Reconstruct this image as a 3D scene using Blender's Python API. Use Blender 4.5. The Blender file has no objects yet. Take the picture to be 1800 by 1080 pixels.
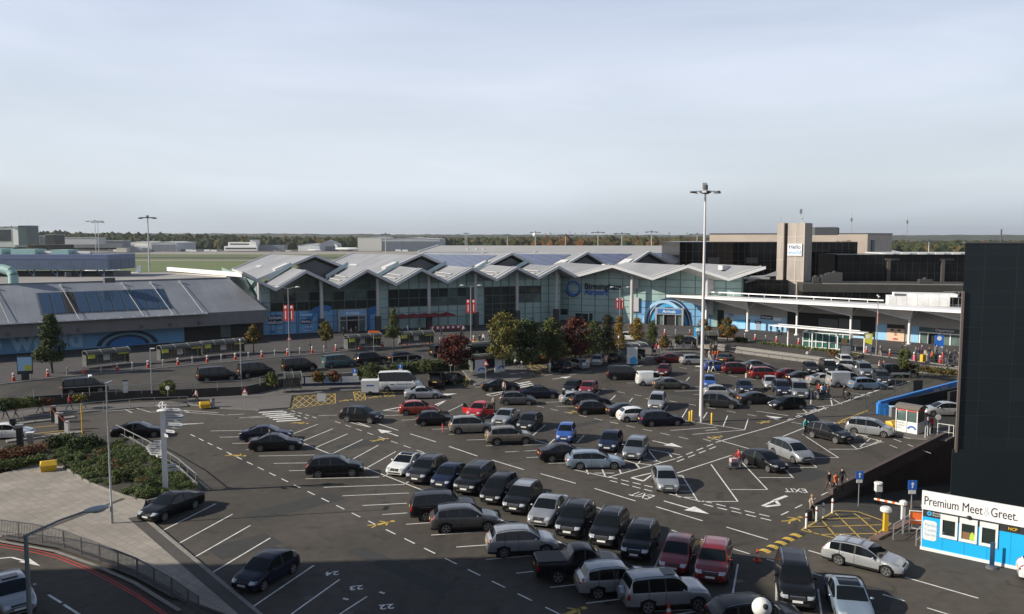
import bpy, bmesh, math, random
from mathutils import Vector, Matrix, geometry
from mathutils.bvhtree import BVHTree
random.seed(11)
SC = bpy.context.scene
COL = SC.collection
R = math.radians
# ------------------------------------------------------------------ camera model
F, H, HY = 1459.0, 19.5, 414.0
PITCH = math.atan((540 - HY) / F)
CP, SP = math.cos(PITCH), math.sin(PITCH)
def ray(px, py):
 a = (px - 900) / F; b = (540 - py) / F
 return Vector((a, CP + b * SP, -SP + b * CP))
def G(px, py, z=0.0):
 d = ray(px, py); t = (z - H) / d.z
 return Vector((d.x * t, d.y * t, z))
def PT(px, py, Y):
 d = ray(px, py); t = Y / d.y
 return Vector((d.x * t, Y, H + d.z * t))
def proj(v):
 x, y, z = v[0], v[1], v[2] - H
 f = y * CP - z * SP; u = y * SP + z * CP
 return 900 + F * x / f, 540 - F * u / f
cam = bpy.data.cameras.new('camera'); camo = bpy.data.objects.new('camera', cam)
COL.objects.link(camo); SC.camera = camo
cam.sensor_width = 36; cam.lens = 36 * F / 1800
cam.clip_start = 0.5; cam.clip_end = 60000
camo.location = (0, 0, H); camo.rotation_euler = (math.pi / 2 - PITCH, 0, 0)
# ------------------------------------------------------------------ light
SUN_EL = R(28); SHX, SHY = math.cos(R(10)), math.sin(R(10))
sd = bpy.data.lights.new('sun', 'SUN'); so = bpy.data.objects.new('sun', sd); COL.objects.link(so)
sd.energy = 5.0; sd.angle = R(0.55); sd.color = (1.0, 0.93, 0.80)
so.rotation_euler = Vector((SHX * math.cos(SUN_EL), SHY * math.cos(SUN_EL), -math.sin(SUN_EL))).to_track_quat('-Z', 'Y').to_euler()
so.location = (-40, -10, 60)
W = bpy.data.worlds.new('World'); SC.world = W; W.use_nodes = True
nt = W.node_tree; nt.nodes.clear()
def wn(t, **k):
 n = nt.nodes.new(t)
 for a, b in k.items(): setattr(n, a, b)
 return n
sky = wn('ShaderNodeTexSky', sky_type='NISHITA', sun_disc=False)
sky.sun_elevation = SUN_EL; sky.sun_rotation = math.atan2(-SHX, -SHY)
sky.altitude = 100; sky.air_density = 1.0; sky.dust_density = 2.0; sky.ozone_density = 1.5
tc = wn('ShaderNodeTexCoord')
mp = wn('ShaderNodeMapping'); mp.inputs['Scale'].default_value = (1.0, 1.6, 5.5)
mp.inputs['Rotation'].default_value = (0.0, R(14), 0.3)
nz = wn('ShaderNodeTexNoise'); nz.inputs['Scale'].default_value = 1.7; nz.inputs['Detail'].default_value = 7; nz.inputs['Roughness'].default_value = 0.52
nz.inputs['Distortion'].default_value = 0.5
mr = wn('ShaderNodeMapRange'); mr.inputs[1].default_value = 0.32; mr.inputs[2].default_value = 0.72; mr.inputs[3].default_value = 0.70; mr.inputs[4].default_value = 0.98
mx = wn('ShaderNodeMix', data_type='RGBA')
sep = wn('ShaderNodeSeparateXYZ')
mr2 = wn('ShaderNodeMapRange'); mr2.inputs[1].default_value = 0.0; mr2.inputs[2].default_value = 0.80
ramp = wn('ShaderNodeValToRGB')
ramp.color_ramp.elements[0].color = (6.8, 7.6, 8.5, 1); ramp.color_ramp.elements[1].color = (1.2, 1.8, 3.0, 1)
e = ramp.color_ramp.elements.new(0.075); e.color = (9.7, 10.6, 11.5, 1)
e = ramp.color_ramp.elements.new(0.24); e.color = (9.2, 10.1, 11.8, 1)
e = ramp.color_ramp.elements.new(0.40); e.color = (7.4, 8.4, 10.9, 1)
e = ramp.color_ramp.elements.new(0.56); e.color = (2.8, 3.6, 5.2, 1)
bg = wn('ShaderNodeBackground'); bg.inputs['Strength'].default_value = 0.066
out = wn('ShaderNodeOutputWorld')
L = nt.links.new
L(tc.outputs['Generated'], mp.inputs['Vector']); L(mp.outputs[0], nz.inputs['Vector'])
L(nz.outputs['Fac'], mr.inputs[0]); L(mr.outputs[0], mx.inputs[0])
L(tc.outputs['Generated'], sep.inputs[0]); L(sep.outputs['Z'], mr2.inputs[0]); L(mr2.outputs[0], ramp.inputs[0])
L(sky.outputs[0], mx.inputs[6]); L(ramp.outputs[0], mx.inputs[7])
L(mx.outputs[2], bg.inputs['Color']); L(bg.outputs[0], out.inputs['Surface'])
SC.view_settings.view_transform = 'Standard'; SC.view_settings.look = 'None'
SC.view_settings.exposure = 0.38; SC.view_settings.gamma = 1.0
# ------------------------------------------------------------------ materials
MATS = {}
def mat(name, rgb=(.5, .5, .5), rough=.6, metal=0.0, coat=0.0, var=0.0, vscale=1.0, bump=0.0, bscale=20.0, spec=.5, emit=None, streak=0.0):
 if name in MATS: return MATS[name]
 m = bpy.data.materials.new(name); m.use_nodes = True; MATS[name] = m
 n = m.node_tree.nodes; l = m.node_tree.links.new
 b = n['Principled BSDF']
 b.inputs['Base Color'].default_value = (*rgb, 1); b.inputs['Roughness'].default_value = rough
 b.inputs['Metallic'].default_value = metal; b.inputs['Specular IOR Level'].default_value = spec
 if coat: b.inputs['Coat Weight'].default_value = coat; b.inputs['Coat Roughness'].default_value = .06
 if emit: b.inputs['Emission Color'].default_value = (*rgb, 1); b.inputs['Emission Strength'].default_value = emit
 t = None
 if var or bump or streak:
  t = n.new('ShaderNodeTexCoord')
 if var or streak:
  nz = n.new('ShaderNodeTexNoise'); nz.inputs['Scale'].default_value = vscale; nz.inputs['Detail'].default_value = 6
  nz.inputs['Roughness'].default_value = .65
  src = t.outputs['Object']
  if streak:
   mp = n.new('ShaderNodeMapping'); mp.inputs['Scale'].default_value = (1, 1, .12); l(src, mp.inputs[0]); src = mp.outputs[0]
  l(src, nz.inputs['Vector'])
  v = max(var, streak)
  r = n.new('ShaderNodeMapRange'); r.inputs[1].default_value = .25; r.inputs[2].default_value = .75
  r.inputs[3].default_value = 1 - v; r.inputs[4].default_value = 1 + v
  l(nz.outputs['Fac'], r.inputs[0])
  vm = n.new('ShaderNodeVectorMath'); vm.operation = 'SCALE'; vm.inputs[0].default_value = rgb
  l(r.outputs[0], vm.inputs['Scale']); l(vm.outputs[0], b.inputs['Base Color'])
 if bump:
  nb = n.new('ShaderNodeTexNoise'); nb.inputs['Scale'].default_value = bscale; nb.inputs['Detail'].default_value = 4
  l(t.outputs['Object'], nb.inputs['Vector'])
  bp = n.new('ShaderNodeBump'); bp.inputs['Strength'].default_value = bump; bp.inputs['Distance'].default_value = .05
  l(nb.outputs['Fac'], bp.inputs['Height']); l(bp.outputs[0], b.inputs['Normal'])
 return m
def asphalt(name, rgb, worn, stain=True):
 m = bpy.data.materials.new(name); m.use_nodes = True; MATS[name] = m
 n = m.node_tree.nodes; l = m.node_tree.links.new; b = n['Principled BSDF']
 t = n.new('ShaderNodeTexCoord'); b.inputs['Roughness'].default_value = .88; b.inputs['Specular IOR Level'].default_value = .3
 def noise(s, d=5, dist=0, sc=None):
  z = n.new('ShaderNodeTexNoise'); z.inputs['Scale'].default_value = s; z.inputs['Detail'].default_value = d; z.inputs['Distortion'].default_value = dist
  if sc:
   mp = n.new('ShaderNodeMapping'); mp.inputs['Scale'].default_value = sc[:3]; mp.inputs['Rotation'].default_value = (0, 0, sc[3])
   l(t.outputs['Object'], mp.inputs[0]); l(mp.outputs[0], z.inputs['Vector'])
  else: l(t.outputs['Object'], z.inputs['Vector'])
  return z.outputs['Fac']
 def rng(f, a, bb, c, d):
  r = n.new('ShaderNodeMapRange'); r.inputs[1].default_value = a; r.inputs[2].default_value = bb; r.inputs[3].default_value = c; r.inputs[4].default_value = d
  l(f, r.inputs[0]); return r.outputs[0]
 def mul(a, bb):
  k = n.new('ShaderNodeMath'); k.operation = 'MULTIPLY'; l(a, k.inputs[0]); l(bb, k.inputs[1]); return k.outputs[0]
 mixn = n.new('ShaderNodeMix'); mixn.data_type = 'RGBA'
 mixn.inputs[6].default_value = (*rgb, 1); mixn.inputs[7].default_value = (*worn, 1)
 l(rng(noise(.07, 6, .6), .35, .68, 0, 1), mixn.inputs[0])
 f = rng(noise(1.3, 8), .3, .7, .86, 1.13)
 f = mul(f, rng(noise(28, 3), .3, .7, .88, 1.12))
 f = mul(f, rng(noise(.35, 4, .3, (1.0, .10, 1, R(43))), .54, .72, 1.0, .74))
 if stain:
  f = mul(f, rng(noise(.55, 3, 1.2), .60, .72, 1.0, .66))
  f = mul(f, rng(noise(2.6, 2, .5), .66, .74, 1.0, .72))
 vm = n.new('ShaderNodeVectorMath'); vm.operation = 'SCALE'; l(mixn.outputs[2], vm.inputs[0]); l(f, vm.inputs['Scale'])
 l(vm.outputs[0], b.inputs['Base Color'])
 bp = n.new('ShaderNodeBump'); bp.inputs['Strength'].default_value = .35; bp.inputs['Distance'].default_value = .02
 l(noise(45, 3), bp.inputs['Height']); l(bp.outputs[0], b.inputs['Normal'])
 return m
def pattern_mat(name, rgb, line, kind='brick', sx=1.0, sy=1.0, lw=.03, rough=.7, var=.12, rot=0.0, offset=.5, vsc=.5, bumpy=False):
 """slabs, cladding sheets or panel grids with thin joints, in object space"""
 m = bpy.data.materials.new(name); m.use_nodes = True; MATS[name] = m
 n = m.node_tree.nodes; l = m.node_tree.links.new; b = n['Principled BSDF']; b.inputs['Roughness'].default_value = rough
 t = n.new('ShaderNodeTexCoord'); mp = n.new('ShaderNodeMapping'); mp.inputs['Rotation'].default_value = (0, 0, rot)
 l(t.outputs['Object'], mp.inputs[0])
 br = n.new('ShaderNodeTexBrick'); br.offset = offset; br.inputs['Scale'].default_value = 1.0
 br.inputs['Brick Width'].default_value = sx; br.inputs['Row Height'].default_value = sy; br.inputs['Mortar Size'].default_value = lw
 br.inputs['Color1'].default_value = (*[c * (1 - var) for c in rgb], 1); br.inputs['Color2'].default_value = (*[c * (1 + var) for c in rgb], 1)
 br.inputs['Mortar'].default_value = (*line, 1); l(mp.outputs[0], br.inputs['Vector'])
 nz = n.new('ShaderNodeTexNoise'); nz.inputs['Scale'].default_value = vsc; nz.inputs['Detail'].default_value = 7; l(t.outputs['Object'], nz.inputs['Vector'])
 r = n.new('ShaderNodeMapRange'); r.inputs[1].default_value = .3; r.inputs[2].default_value = .7; r.inputs[3].default_value = .82; r.inputs[4].default_value = 1.15
 l(nz.outputs['Fac'], r.inputs[0])
 vm = n.new('ShaderNodeVectorMath'); vm.operation = 'SCALE'; l(br.outputs['Color'], vm.inputs[0]); l(r.outputs[0], vm.inputs['Scale'])
 l(vm.outputs[0], b.inputs['Base Color'])
 return m
def leafmat(name, rgb):
 if name in MATS: return MATS[name]
 m = mat(name, rgb, rough=.75, var=.45, vscale=.9, spec=.25)
 return m
# ------------------------------------------------------------------ mesh builder
class MB:
 def __init__(s): s.v = []; s.f = []; s.m = []
 def poly(s, pts, mi=0):
  i = len(s.v); s.v += [tuple(p) for p in pts]; s.f.append(tuple(range(i, i + len(pts)))); s.m.append(mi); return s
 def add(s, vs, fs, mi=0):
  i = len(s.v); s.v += [tuple(p) for p in vs]
  for f in fs: s.f.append(tuple(i + k for k in f)); s.m.append(mi)
  return s
 def box(s, c, size, rz=0.0, mi=0, M=None):
  x, y, z = size[0] / 2, size[1] / 2, size[2] / 2
  vs = [Vector((a * x, b * y, d * z)) for a in (-1, 1) for b in (-1, 1) for d in (-1, 1)]
  if M is None: M = Matrix.Rotation(rz, 3, 'Z')
  vs = [M @ v + Vector(c) for v in vs]
  return s.add(vs, [(0, 1, 3, 2), (4, 6, 7, 5), (0, 4, 5, 1), (2, 3, 7, 6), (0, 2, 6, 4), (1, 5, 7, 3)], mi)
 def beam(s, a, b, w, h, mi=0):
  a = Vector(a); b = Vector(b); d = b - a; L_ = d.length
  if L_ < 1e-6: return s
  x = d / L_; up = Vector((0, 0, 1)) if abs(x.z) < .99 else Vector((0, 1, 0))
  y = up.cross(x).normalized(); z = x.cross(y)
  M = Matrix((x, y, z)).transposed()
  return s.box((a + b) / 2, (L_, w, h), mi=mi, M=M)
 def cyl(s, a, b, r0, r1=None, n=8, mi=0, cap=True):
  a = Vector(a); b = Vector(b); r1 = r0 if r1 is None else r1
  x = (b - a).normalized(); up = Vector((0, 0, 1)) if abs(x.z) < .9 else Vector((1, 0, 0))
  u = x.cross(up).normalized(); w = x.cross(u)
  vs = []
  for p, r in ((a, r0), (b, r1)):
   for k in range(n):
    t = 2 * math.pi * k / n; vs.append(p + (u * math.cos(t) + w * math.sin(t)) * r)
  fs = [(k, (k + 1) % n, n + (k + 1) % n, n + k) for k in range(n)]
  if cap: fs += [tuple(range(n - 1, -1, -1)), tuple(range(n, 2 * n))]
  return s.add(vs, fs, mi)
 def tube(s, pts, r, n=6, mi=0):
  for a, b in zip(pts, pts[1:]): s.cyl(a, b, r, r, n, mi)
  return s
 def lathe(s, prof, n=12, at=(0, 0, 0), mi=0, axis='Z'):
  vs = []
  for r, z in prof:
   for k in range(n):
    t = 2 * math.pi * k / n; c, q = math.cos(t) * r, math.sin(t) * r
    p = (c, q, z) if axis == 'Z' else (c, z, q)
    vs.append((p[0] + at[0], p[1] + at[1], p[2] + at[2]))
  fs = []
  for j in range(len(prof) - 1):
   for k in range(n):
    a = j * n + k; b = j * n + (k + 1) % n; fs.append((a, b, b + n, a + n))
  fs.append(tuple(range(n - 1, -1, -1))); fs.append(tuple(range((len(prof) - 1) * n, len(prof) * n)))
  return s.add(vs, fs, mi)
 def ball(s, c, r, n=10, m=6, mi=0):
  rr = r if hasattr(r, '__len__') else (r, r, r)
  prof = []
  vs = []; fs = []
  for j in range(m + 1):
   a = math.pi * j / m
   for k in range(n):
    t = 2 * math.pi * k / n
    vs.append((c[0] + rr[0] * math.sin(a) * math.cos(t), c[1] + rr[1] * math.sin(a) * math.sin(t), c[2] - rr[2] * math.cos(a)))
  for j in range(m):
   for k in range(n): fs.append((j * n + k, j * n + (k + 1) % n, (j + 1) * n + (k + 1) % n, (j + 1) * n + k))
  return s.add(vs, fs, mi)
 def flat(s, pts, z=None, mi=0, holes=()):
  """triangulated horizontal polygon"""
  P = [[Vector((p[0], p[1], (p[2] if len(p) > 2 else 0) if z is None else z)) for p in q] for q in [pts, *holes]]
  tri = geometry.tessellate_polygon([[Vector((v.x, v.y, 0)) for v in q] for q in P])
  allv = [v for q in P for v in q]
  fs = []
  for t in tri:
   a, b, c = (allv[k] for k in t)
   fs.append(t if (b - a).cross(c - a).z > 0 else (t[0], t[2], t[1]))
  return s.add(allv, fs, mi)
 def prism(s, pts, z0, z1, mi=0, side=None):
  s.flat(pts, z1, mi); n = len(pts); sm = mi if side is None else side
  area = sum(pts[i][0] * pts[(i + 1) % n][1] - pts[(i + 1) % n][0] * pts[i][1] for i in range(n))
  for i in range(n):
   a, b = pts[i], pts[(i + 1) % n]
   if area < 0: a, b = b, a
   s.poly([(a[0], a[1], z0), (b[0], b[1], z0), (b[0], b[1], z1), (a[0], a[1], z1)], sm)
  return s
 def sheet(s, pts3, th, mi=0):
  """a thick plate from a planar polygon (extruded down its normal)"""
  p = [Vector(q) for q in pts3]; nn = (p[1] - p[0]).cross(p[2] - p[0]).normalized()
  if nn.z < 0: p.reverse(); nn = -nn
  q = [v - nn * th for v in p]; n = len(p)
  s.poly(p, mi); s.poly(q[::-1], mi)
  for i in range(n):
   j = (i + 1) % n; s.poly([p[i], q[i], q[j], p[j]], mi)
  return s
 def text(s, txt, o, xd, ud, size, lift=.012, bold=0.0, align='LEFT', mi=0, sx=1.0):
  vs, fs = text_geo(txt, bold, align); o = Vector(o); xd = Vector(xd).normalized(); ud = Vector(ud).normalized(); nn = xd.cross(ud) * lift
  return s.add([o + xd * (v[0] * size * sx) + ud * (v[1] * size) + nn for v in vs], fs, mi)
 def mesh(s, name, mats, smooth=None):
  me = bpy.data.meshes.new(name); me.from_pydata(s.v, [], s.f)
  for m_ in (mats if isinstance(mats, (list, tuple)) else [mats]): me.materials.append(m_)
  if any(s.m): me.polygons.foreach_set('material_index', s.m)
  if smooth is not None:
   me.polygons.foreach_set('use_smooth', [True] * len(me.polygons)); me.set_sharp_from_angle(angle=R(smooth))
  me.update(); return me
 def build(s, name, mats, parent=None, smooth=None, loc=None):
  o = bpy.data.objects.new(name, s.mesh(name, mats, smooth)); COL.objects.link(o)
  if parent: o.parent = parent
  if loc is not None: o.location = loc
  return o
_TXT = {}
def text_geo(txt, bold, align):
 k = (txt, bold, align)
 if k not in _TXT:
  cu = bpy.data.curves.new('t', 'FONT'); cu.body = txt; cu.size = 1; cu.offset = bold; cu.align_x = align; cu.resolution_u = 3
  ob = bpy.data.objects.new('t', cu); me = bpy.data.meshes.new_from_object(ob)
  _TXT[k] = ([tuple(v.co) for v in me.vertices], [tuple(p.vertices) for p in me.polygons])
  bpy.data.objects.remove(ob); bpy.data.meshes.remove(me); bpy.data.curves.remove(cu)
 return _TXT[k]
# ------------------------------------------------------------------ object helpers
def tag(o, label=None, cat=None, group=None, kind=None):
 if label: o['label'] = label
 if cat: o['category'] = cat
 if group: o['group'] = group
 if kind: o['kind'] = kind
 return o
def thing(name, label, cat, loc=(0, 0, 0), rz=0.0, group=None):
 o = bpy.data.objects.new(name, None); COL.objects.link(o); o.empty_display_size = .3
 o.location = loc; o.rotation_euler = (0, 0, rz); return tag(o, label, cat, group)
def structure(mb, name, mats, smooth=None):
 return tag(mb.build(name, mats, None, smooth), kind='structure')
def obj(name, me, parent):
 o = bpy.data.objects.new(name, me); COL.objects.link(o); o.parent = parent; return o
def copy_tree(o, parent=None):
 c = o.copy(); COL.objects.link(c)
 if parent: c.parent = parent
 for ch in list(o.children): copy_tree(ch, c)
 return c
def put(proto, used, loc, rz=0.0, label=None, group=None, cat=None):
 """first use places the prototype itself, later uses copy it"""
 o = proto if not used.get(proto.name) else copy_tree(proto)
 used[proto.name] = 1
 o.location = loc; o.rotation_euler = (0, 0, rz)
 tag(o, label, cat, group); return o
USED = {}
# ================================================================== GROUND
ZF = 1.0                                     # terminal forecourt stands a metre above the car park
U45 = Vector((.7071, .7071, 0)); N45 = Vector((.7071, -.7071, 0))
RW0 = Vector((24.2, 61.2, 0))                # near end of the ramp's retaining wall
RAMPW = 6.0
def zr(s):
 if s < -3.5: return 0.0
 if s < 0: return -.5 * (s + 3.5) / 3.5
 return max(-5.0, -.5 - 4.5 * s / 28)
def ZG(x, y):
 q = Vector((x, y, 0)) - RW0; s = q.dot(U45); t = q.dot(N45)
 return zr(s) if (-3.5 < s < 40 and 0 <= t <= RAMPW) else 0.0
def GR(px, py):
 z = 0.0
 for _ in range(12):
  p = G(px, py, z); z = .5 * z + .5 * ZG(p.x, p.y)
 return G(px, py, z)
def RP(s, t, z=0.0): v = RW0 + U45 * s + N45 * t; return Vector((v.x, v.y, z))
m_asph = asphalt('car_park_asphalt', (.054, .047, .040), (.084, .073, .061))
m_asph2 = asphalt('forecourt_asphalt', (.045, .041, .037), (.072, .065, .058))
m_asph3 = asphalt('road_asphalt', (.048, .044, .040), (.070, .064, .058))
m_grass = mat('airfield_grass', (.10, .125, .035), .9, var=.35, vscale=.012)
m_field = mat('far_fields', (.075, .085, .035), .95, var=.4, vscale=.004)
m_conc = mat('runway_concrete', (.26, .235, .20), .9, var=.12, vscale=.02)
m_kerb = mat('kerb_concrete', (.22, .205, .19), .85, var=.2, vscale=1.5)
m_pave = pattern_mat('paving_slabs', (.275, .245, .21), (.15, .133, .115), sx=.6, sy=.6, lw=.014, rot=R(40), var=.10, vsc=.25, rough=.85)
m_fpave = pattern_mat('forecourt_paving', (.062, .056, .056), (.03, .028, .028), sx=.9, sy=.9, lw=.02, rot=R(24), var=.10, vsc=.2, rough=.85)  # whole paving darkened in colour for shade that lies on its left part
m_fwalk = mat('tarmac_footway', (.115, .105, .098), .9, var=.2, vscale=.6)
m_white = mat('white_road_paint', (.68, .67, .64), .75, var=.38, vscale=2.2)
m_yel = mat('yellow_road_paint', (.50, .34, .07), .75, var=.3, vscale=3.0)
m_redl = mat('red_line_paint', (.42, .05, .045), .75, var=.2, vscale=2.0)
m_wallc = mat('retaining_wall_concrete', (.20, .185, .17), .9, var=.2, vscale=.8, bump=.1)
m_dirt = mat('dark_soil', (.035, .03, .022), .95, var=.3, vscale=2)
SITE = [(-330, 3), (260, 3), (260, 262), (-330, 262)]
mb = MB(); far = 42000
mb.flat([(-far, -400), (far, -400), (far, far), (-far, far)], 0, 0, holes=[SITE])
structure(mb, 'ground', [m_field])
RAMPHOLE = [RP(-3.5, 0), RP(40, 0), RP(40, RAMPW), RP(-3.5, RAMPW)]
mb = MB(); mb.flat(SITE, 0, 0, holes=[[tuple(p) for p in RAMPHOLE]])
structure(mb, 'car_park_ground', [m_asph])
mb = MB()
ss = [-3.5, 0, 4, 8, 14, 20, 26, 40]
for a, b in zip(ss, ss[1:]):
 mb.poly([RP(a, 0, zr(a)), RP(a, RAMPW, zr(a)), RP(b, RAMPW, zr(b)), RP(b, 0, zr(b))])
structure(mb, 'ramp_road', [m_asph3])
mb = MB()
def band(y0, y1, x0, x1, mi, z): mb.poly([(x0, y0, z), (x1, y0, z), (x1, y1, z), (x0, y1, z)], mi)
band(262.2, 1120, -1900, 1900, 0, .02)
structure(mb, 'airfield_grass', [m_grass])
mb = MB()
band(640, 662, -1500, 1500, 0, .06); band(855, 1010, -1500, 1500, 0, .06)
band(330, 352, -900, 900, 0, .06)
structure(mb, 'runway', [m_conc])
mb = MB(); band(706, 742, -1500, 1500, 0, .06); band(1010, 1100, -900, 700, 0, .07)
structure(mb, 'taxiway', [m_asph3])
# ------------------------------------------------------------------ forecourt at +1 m
EDGE = [(-60, 726), (0, 719), (80, 711), (180, 705), (300, 701), (430, 695), (505, 678), (560, 674), (640, 667), (700, 655), (770, 651),
  (850, 640), (920, 634), (1000, 624), (1080, 614), (1150, 607), (1213, 609), (1300, 621), (1380, 632), (1440, 640), (1500, 650)]
EDGE2 = [(1585, 653), (1640, 657), (1690, 661), (1800, 668)]
E1 = [G(*p) for p in EDGE]; E2 = [G(*p) for p in EDGE2]
mb = MB()
fore = [(p.x, p.y) for p in E1] + [(p.x, p.y) for p in E2] + [(250, 150), (250, 240), (-300, 240), (-300, 30)]
mb.flat(fore, ZF, 0)
structure(mb, 'forecourt_road', [m_asph2])
def wall_run(pts, z0, z1, th, mb, mi=0):
 for a, b in zip(pts, pts[1:]):
  d = (b - a); n = Vector((d.y, -d.x, 0)).normalized() * th
  mb.prism([(a.x, a.y), (b.x, b.y), (b.x + n.x, b.y + n.y), (a.x + n.x, a.y + n.y)], z0, z1, mi)
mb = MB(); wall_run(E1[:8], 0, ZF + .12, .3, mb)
tag(mb.build('retaining_wall', [mat('shade_toned_wall', (.045, .040, .038), .9, var=.3, vscale=.8)]), 'dark retaining wall below the taxi rank at the entry side', 'wall')  # darker copy of the wall finish, shade on this stretch put into its colour
mb = MB(); wall_run(E1[7:], 0, ZF + .12, .3, mb)
tag(mb.build('retaining_wall', [m_wallc]), 'long low concrete retaining wall below the forecourt road', 'wall')
mb = MB(); wall_run(E2, 0, ZF + .12, .3, mb)
tag(mb.build('retaining_wall', [m_wallc]), 'short grey retaining wall below the hedge near the departures doors', 'wall')
mb = MB()
a, b = E1[-1], E2[0]; mid = Vector((0, 5.5, 0))
mb.poly([a + Vector((.3, -5, .006)), b + Vector((0, -5, .006)), b + Vector((0, .4, ZF + .008)), a + Vector((.3, .4, ZF + .008))])
structure(mb, 'crossing_slope', [m_fwalk])
KERB = [(-80, 688), (0, 677), (107, 664), (212, 655), (350, 642), (430, 635), (550, 624), (625, 617), (700, 611), (800, 605), (900, 600), (1000, 595),
  (1100, 591), (1200, 591), (1290, 597), (1380, 606), (1450, 613), (1520, 623), (1600, 634), (1700, 648), (1820, 664)]
K = [G(p[0], p[1], ZF) for p in KERB]
fw = [(p.x, p.y) for p in K] + [(250, 150.5), (249, 239), (-299, 239), (-299, 60)]
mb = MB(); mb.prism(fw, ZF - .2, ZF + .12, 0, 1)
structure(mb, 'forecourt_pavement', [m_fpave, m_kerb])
mb = MB()
Kt = [p + Vector((0, 0, .124)) for p in K]
for a, b in zip(Kt, Kt[1:]):
 mb.poly([a, b, b + Vector((-.1, .35, 0)), a + Vector((-.1, .35, 0))])
structure(mb, 'kerb', [m_kerb])
def footway(name, px, z=.12, m=None):
 mb = MB(); mb.prism([tuple(G(*p))[:2] for p in px], -.02, z, 0, 1)
 return structure(mb, name, [m or m_fwalk, m_kerb])
footway('footway', [(330, 702), (440, 696), (503, 681), (560, 677), (655, 668), (650, 686), (600, 689), (513, 697), (509, 718), (455, 722), (390, 719), (330, 712)])
footway('footway', [(812, 652), (850, 645), (912, 638), (918, 640), (936, 661), (900, 672), (835, 679), (822, 664)])
footway('footway', [(1094, 617), (1150, 610), (1213, 612), (1240, 616), (1240, 622), (1190, 624), (1160, 629), (1098, 640), (1075, 640)])
footway('footway', [(-60, 734), (0, 727), (80, 719), (180, 713), (300, 707), (330, 712), (330, 716), (250, 717), (160, 725), (60, 738), (-60, 752)])
footway('footway', [(1493, 762), (1540, 741), (1572, 757), (1690, 757), (1690, 762), (1664, 776), (1600, 772), (1560, 765), (1525, 768)], .10)
plaza = [(-60, 846), (0, 836), (75, 817), (112, 824), (160, 853), (220, 876), (256, 884), (248, 905), (470, 1092), (420, 1092), (305, 1050), (240, 1014), (172, 986), (100, 961), (0, 944), (-60, 936)]
footway('plaza_pavement', plaza, .14, m_pave)
m_band = mat('dark_block_paving', (.062, .056, .052), .9, var=.2, vscale=2)
mb = MB()
def strip(px, w, z, mb, mi=0, side=1):
 P = [G(p[0], p[1], z) for p in px]
 for i, (a, b) in enumerate(zip(P, P[1:])):
  d = (b - a).normalized(); n = Vector((-d.y, d.x, 0)) * w * side
  mb.poly([a, b, b + n, a + n] if side > 0 else [a + n, b + n, b, a], mi)
strip([(245, 907), (456, 1082)], .75, .148, mb, 0, -1)
strip([(0, 946), (100, 963), (172, 988), (240, 1016), (305, 1052)], .55, .148, mb, 0, 1)
strip([(40, 947), (222, 877)], .42, .1475, mb, 0, 1)
structure(mb, 'dark_paving_band', [m_band])
mb = MB()
strip([(248, 905), (470, 1092)], .16, .152, mb, 0, 1)
structure(mb, 'kerb', [m_kerb])
BED = [(-40, 838), (0, 830), (75, 812), (115, 820), (162, 850), (222, 872), (258, 881), (348, 862), (312, 826), (262, 796), (215, 767), (160, 772), (100, 782), (40, 792), (-40, 798)]
mb = MB(); mb.prism([tuple(G(*p))[:2] for p in BED], 0, .22, 0)
structure(mb, 'planting_bed', [m_dirt])
mb = MB()
for px in ([(112, 824), (160, 853), (220, 876), (258, 885)], [(258, 885), (350, 863), (313, 826), (263, 795), (215, 765)]):
 P = [G(*p) for p in px]; wall_run(P, 0, .26, .14, mb, 0)
structure(mb, 'kerb', [m_kerb])
mb = MB()
for off in (0, 5):
 strip([(-20, 953 + off), (0, 957 + off), (60, 967 + off), (100, 977 + off), (150, 997 + off), (190, 1017 + off), (240, 1045 + off), (300, 1086 + off)], .09, .006, mb)
structure(mb, 'road_marking', [m_redl])
mb = MB()
strip([(-20, 946), (100, 968), (172, 993), (240, 1023), (320, 1072)], .25, .147, mb, 0, -1)
structure(mb, 'kerb', [m_kerb])
# ------------------------------------------------------------------ painted markings
LZ = .006
class Paint:
 def __init__(s): s.mb = MB()
 def seg(s, x1, y1, x2, y2, w=.10):
  a, b = GR(x1, y1), GR(x2, y2); s.seg3(a, b, w)
 def seg3(s, a, b, w=.10):
  d = (b - a).normalized(); n = Vector((-d.y, d.x, 0)).normalized() * w / 2; u = Vector((0, 0, LZ))
  m_ = (a + b) / 2
  near = (m_ - RW0).length < 14
  k = max(1, int((b - a).length / .4)) if near else 1
  for i in range(k):
   p, q = a.lerp(b, i / k), a.lerp(b, (i + 1) / k)
   if near: p.z = max(ZG(p.x, p.y), ZG((p - n).x, (p - n).y), ZG((p + n).x, (p + n).y)) + .004; q.z = max(ZG(q.x, q.y), ZG((q - n).x, (q - n).y), ZG((q + n).x, (q + n).y)) + .004
   s.mb.poly([p - n + u, q - n + u, q + n + u, p + n + u])
 def segs(s, L_, w=.10):
  for q in L_: s.seg(*q, w=w)
 def dash(s, x1, y1, x2, y2, pitch=2.2, on=1.15, w=.10):
  a, b = G(x1, y1), G(x2, y2); d = b - a; n = int(d.length / pitch); d.normalize()
  for i in range(n + 1):
   p = a + d * (i * pitch); s.seg3(p, p + d * on, w)
 def pgon(s, px): s.mb.poly([G(x, y, LZ) for x, y in px] if True else 0)
pw = Paint()
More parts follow.
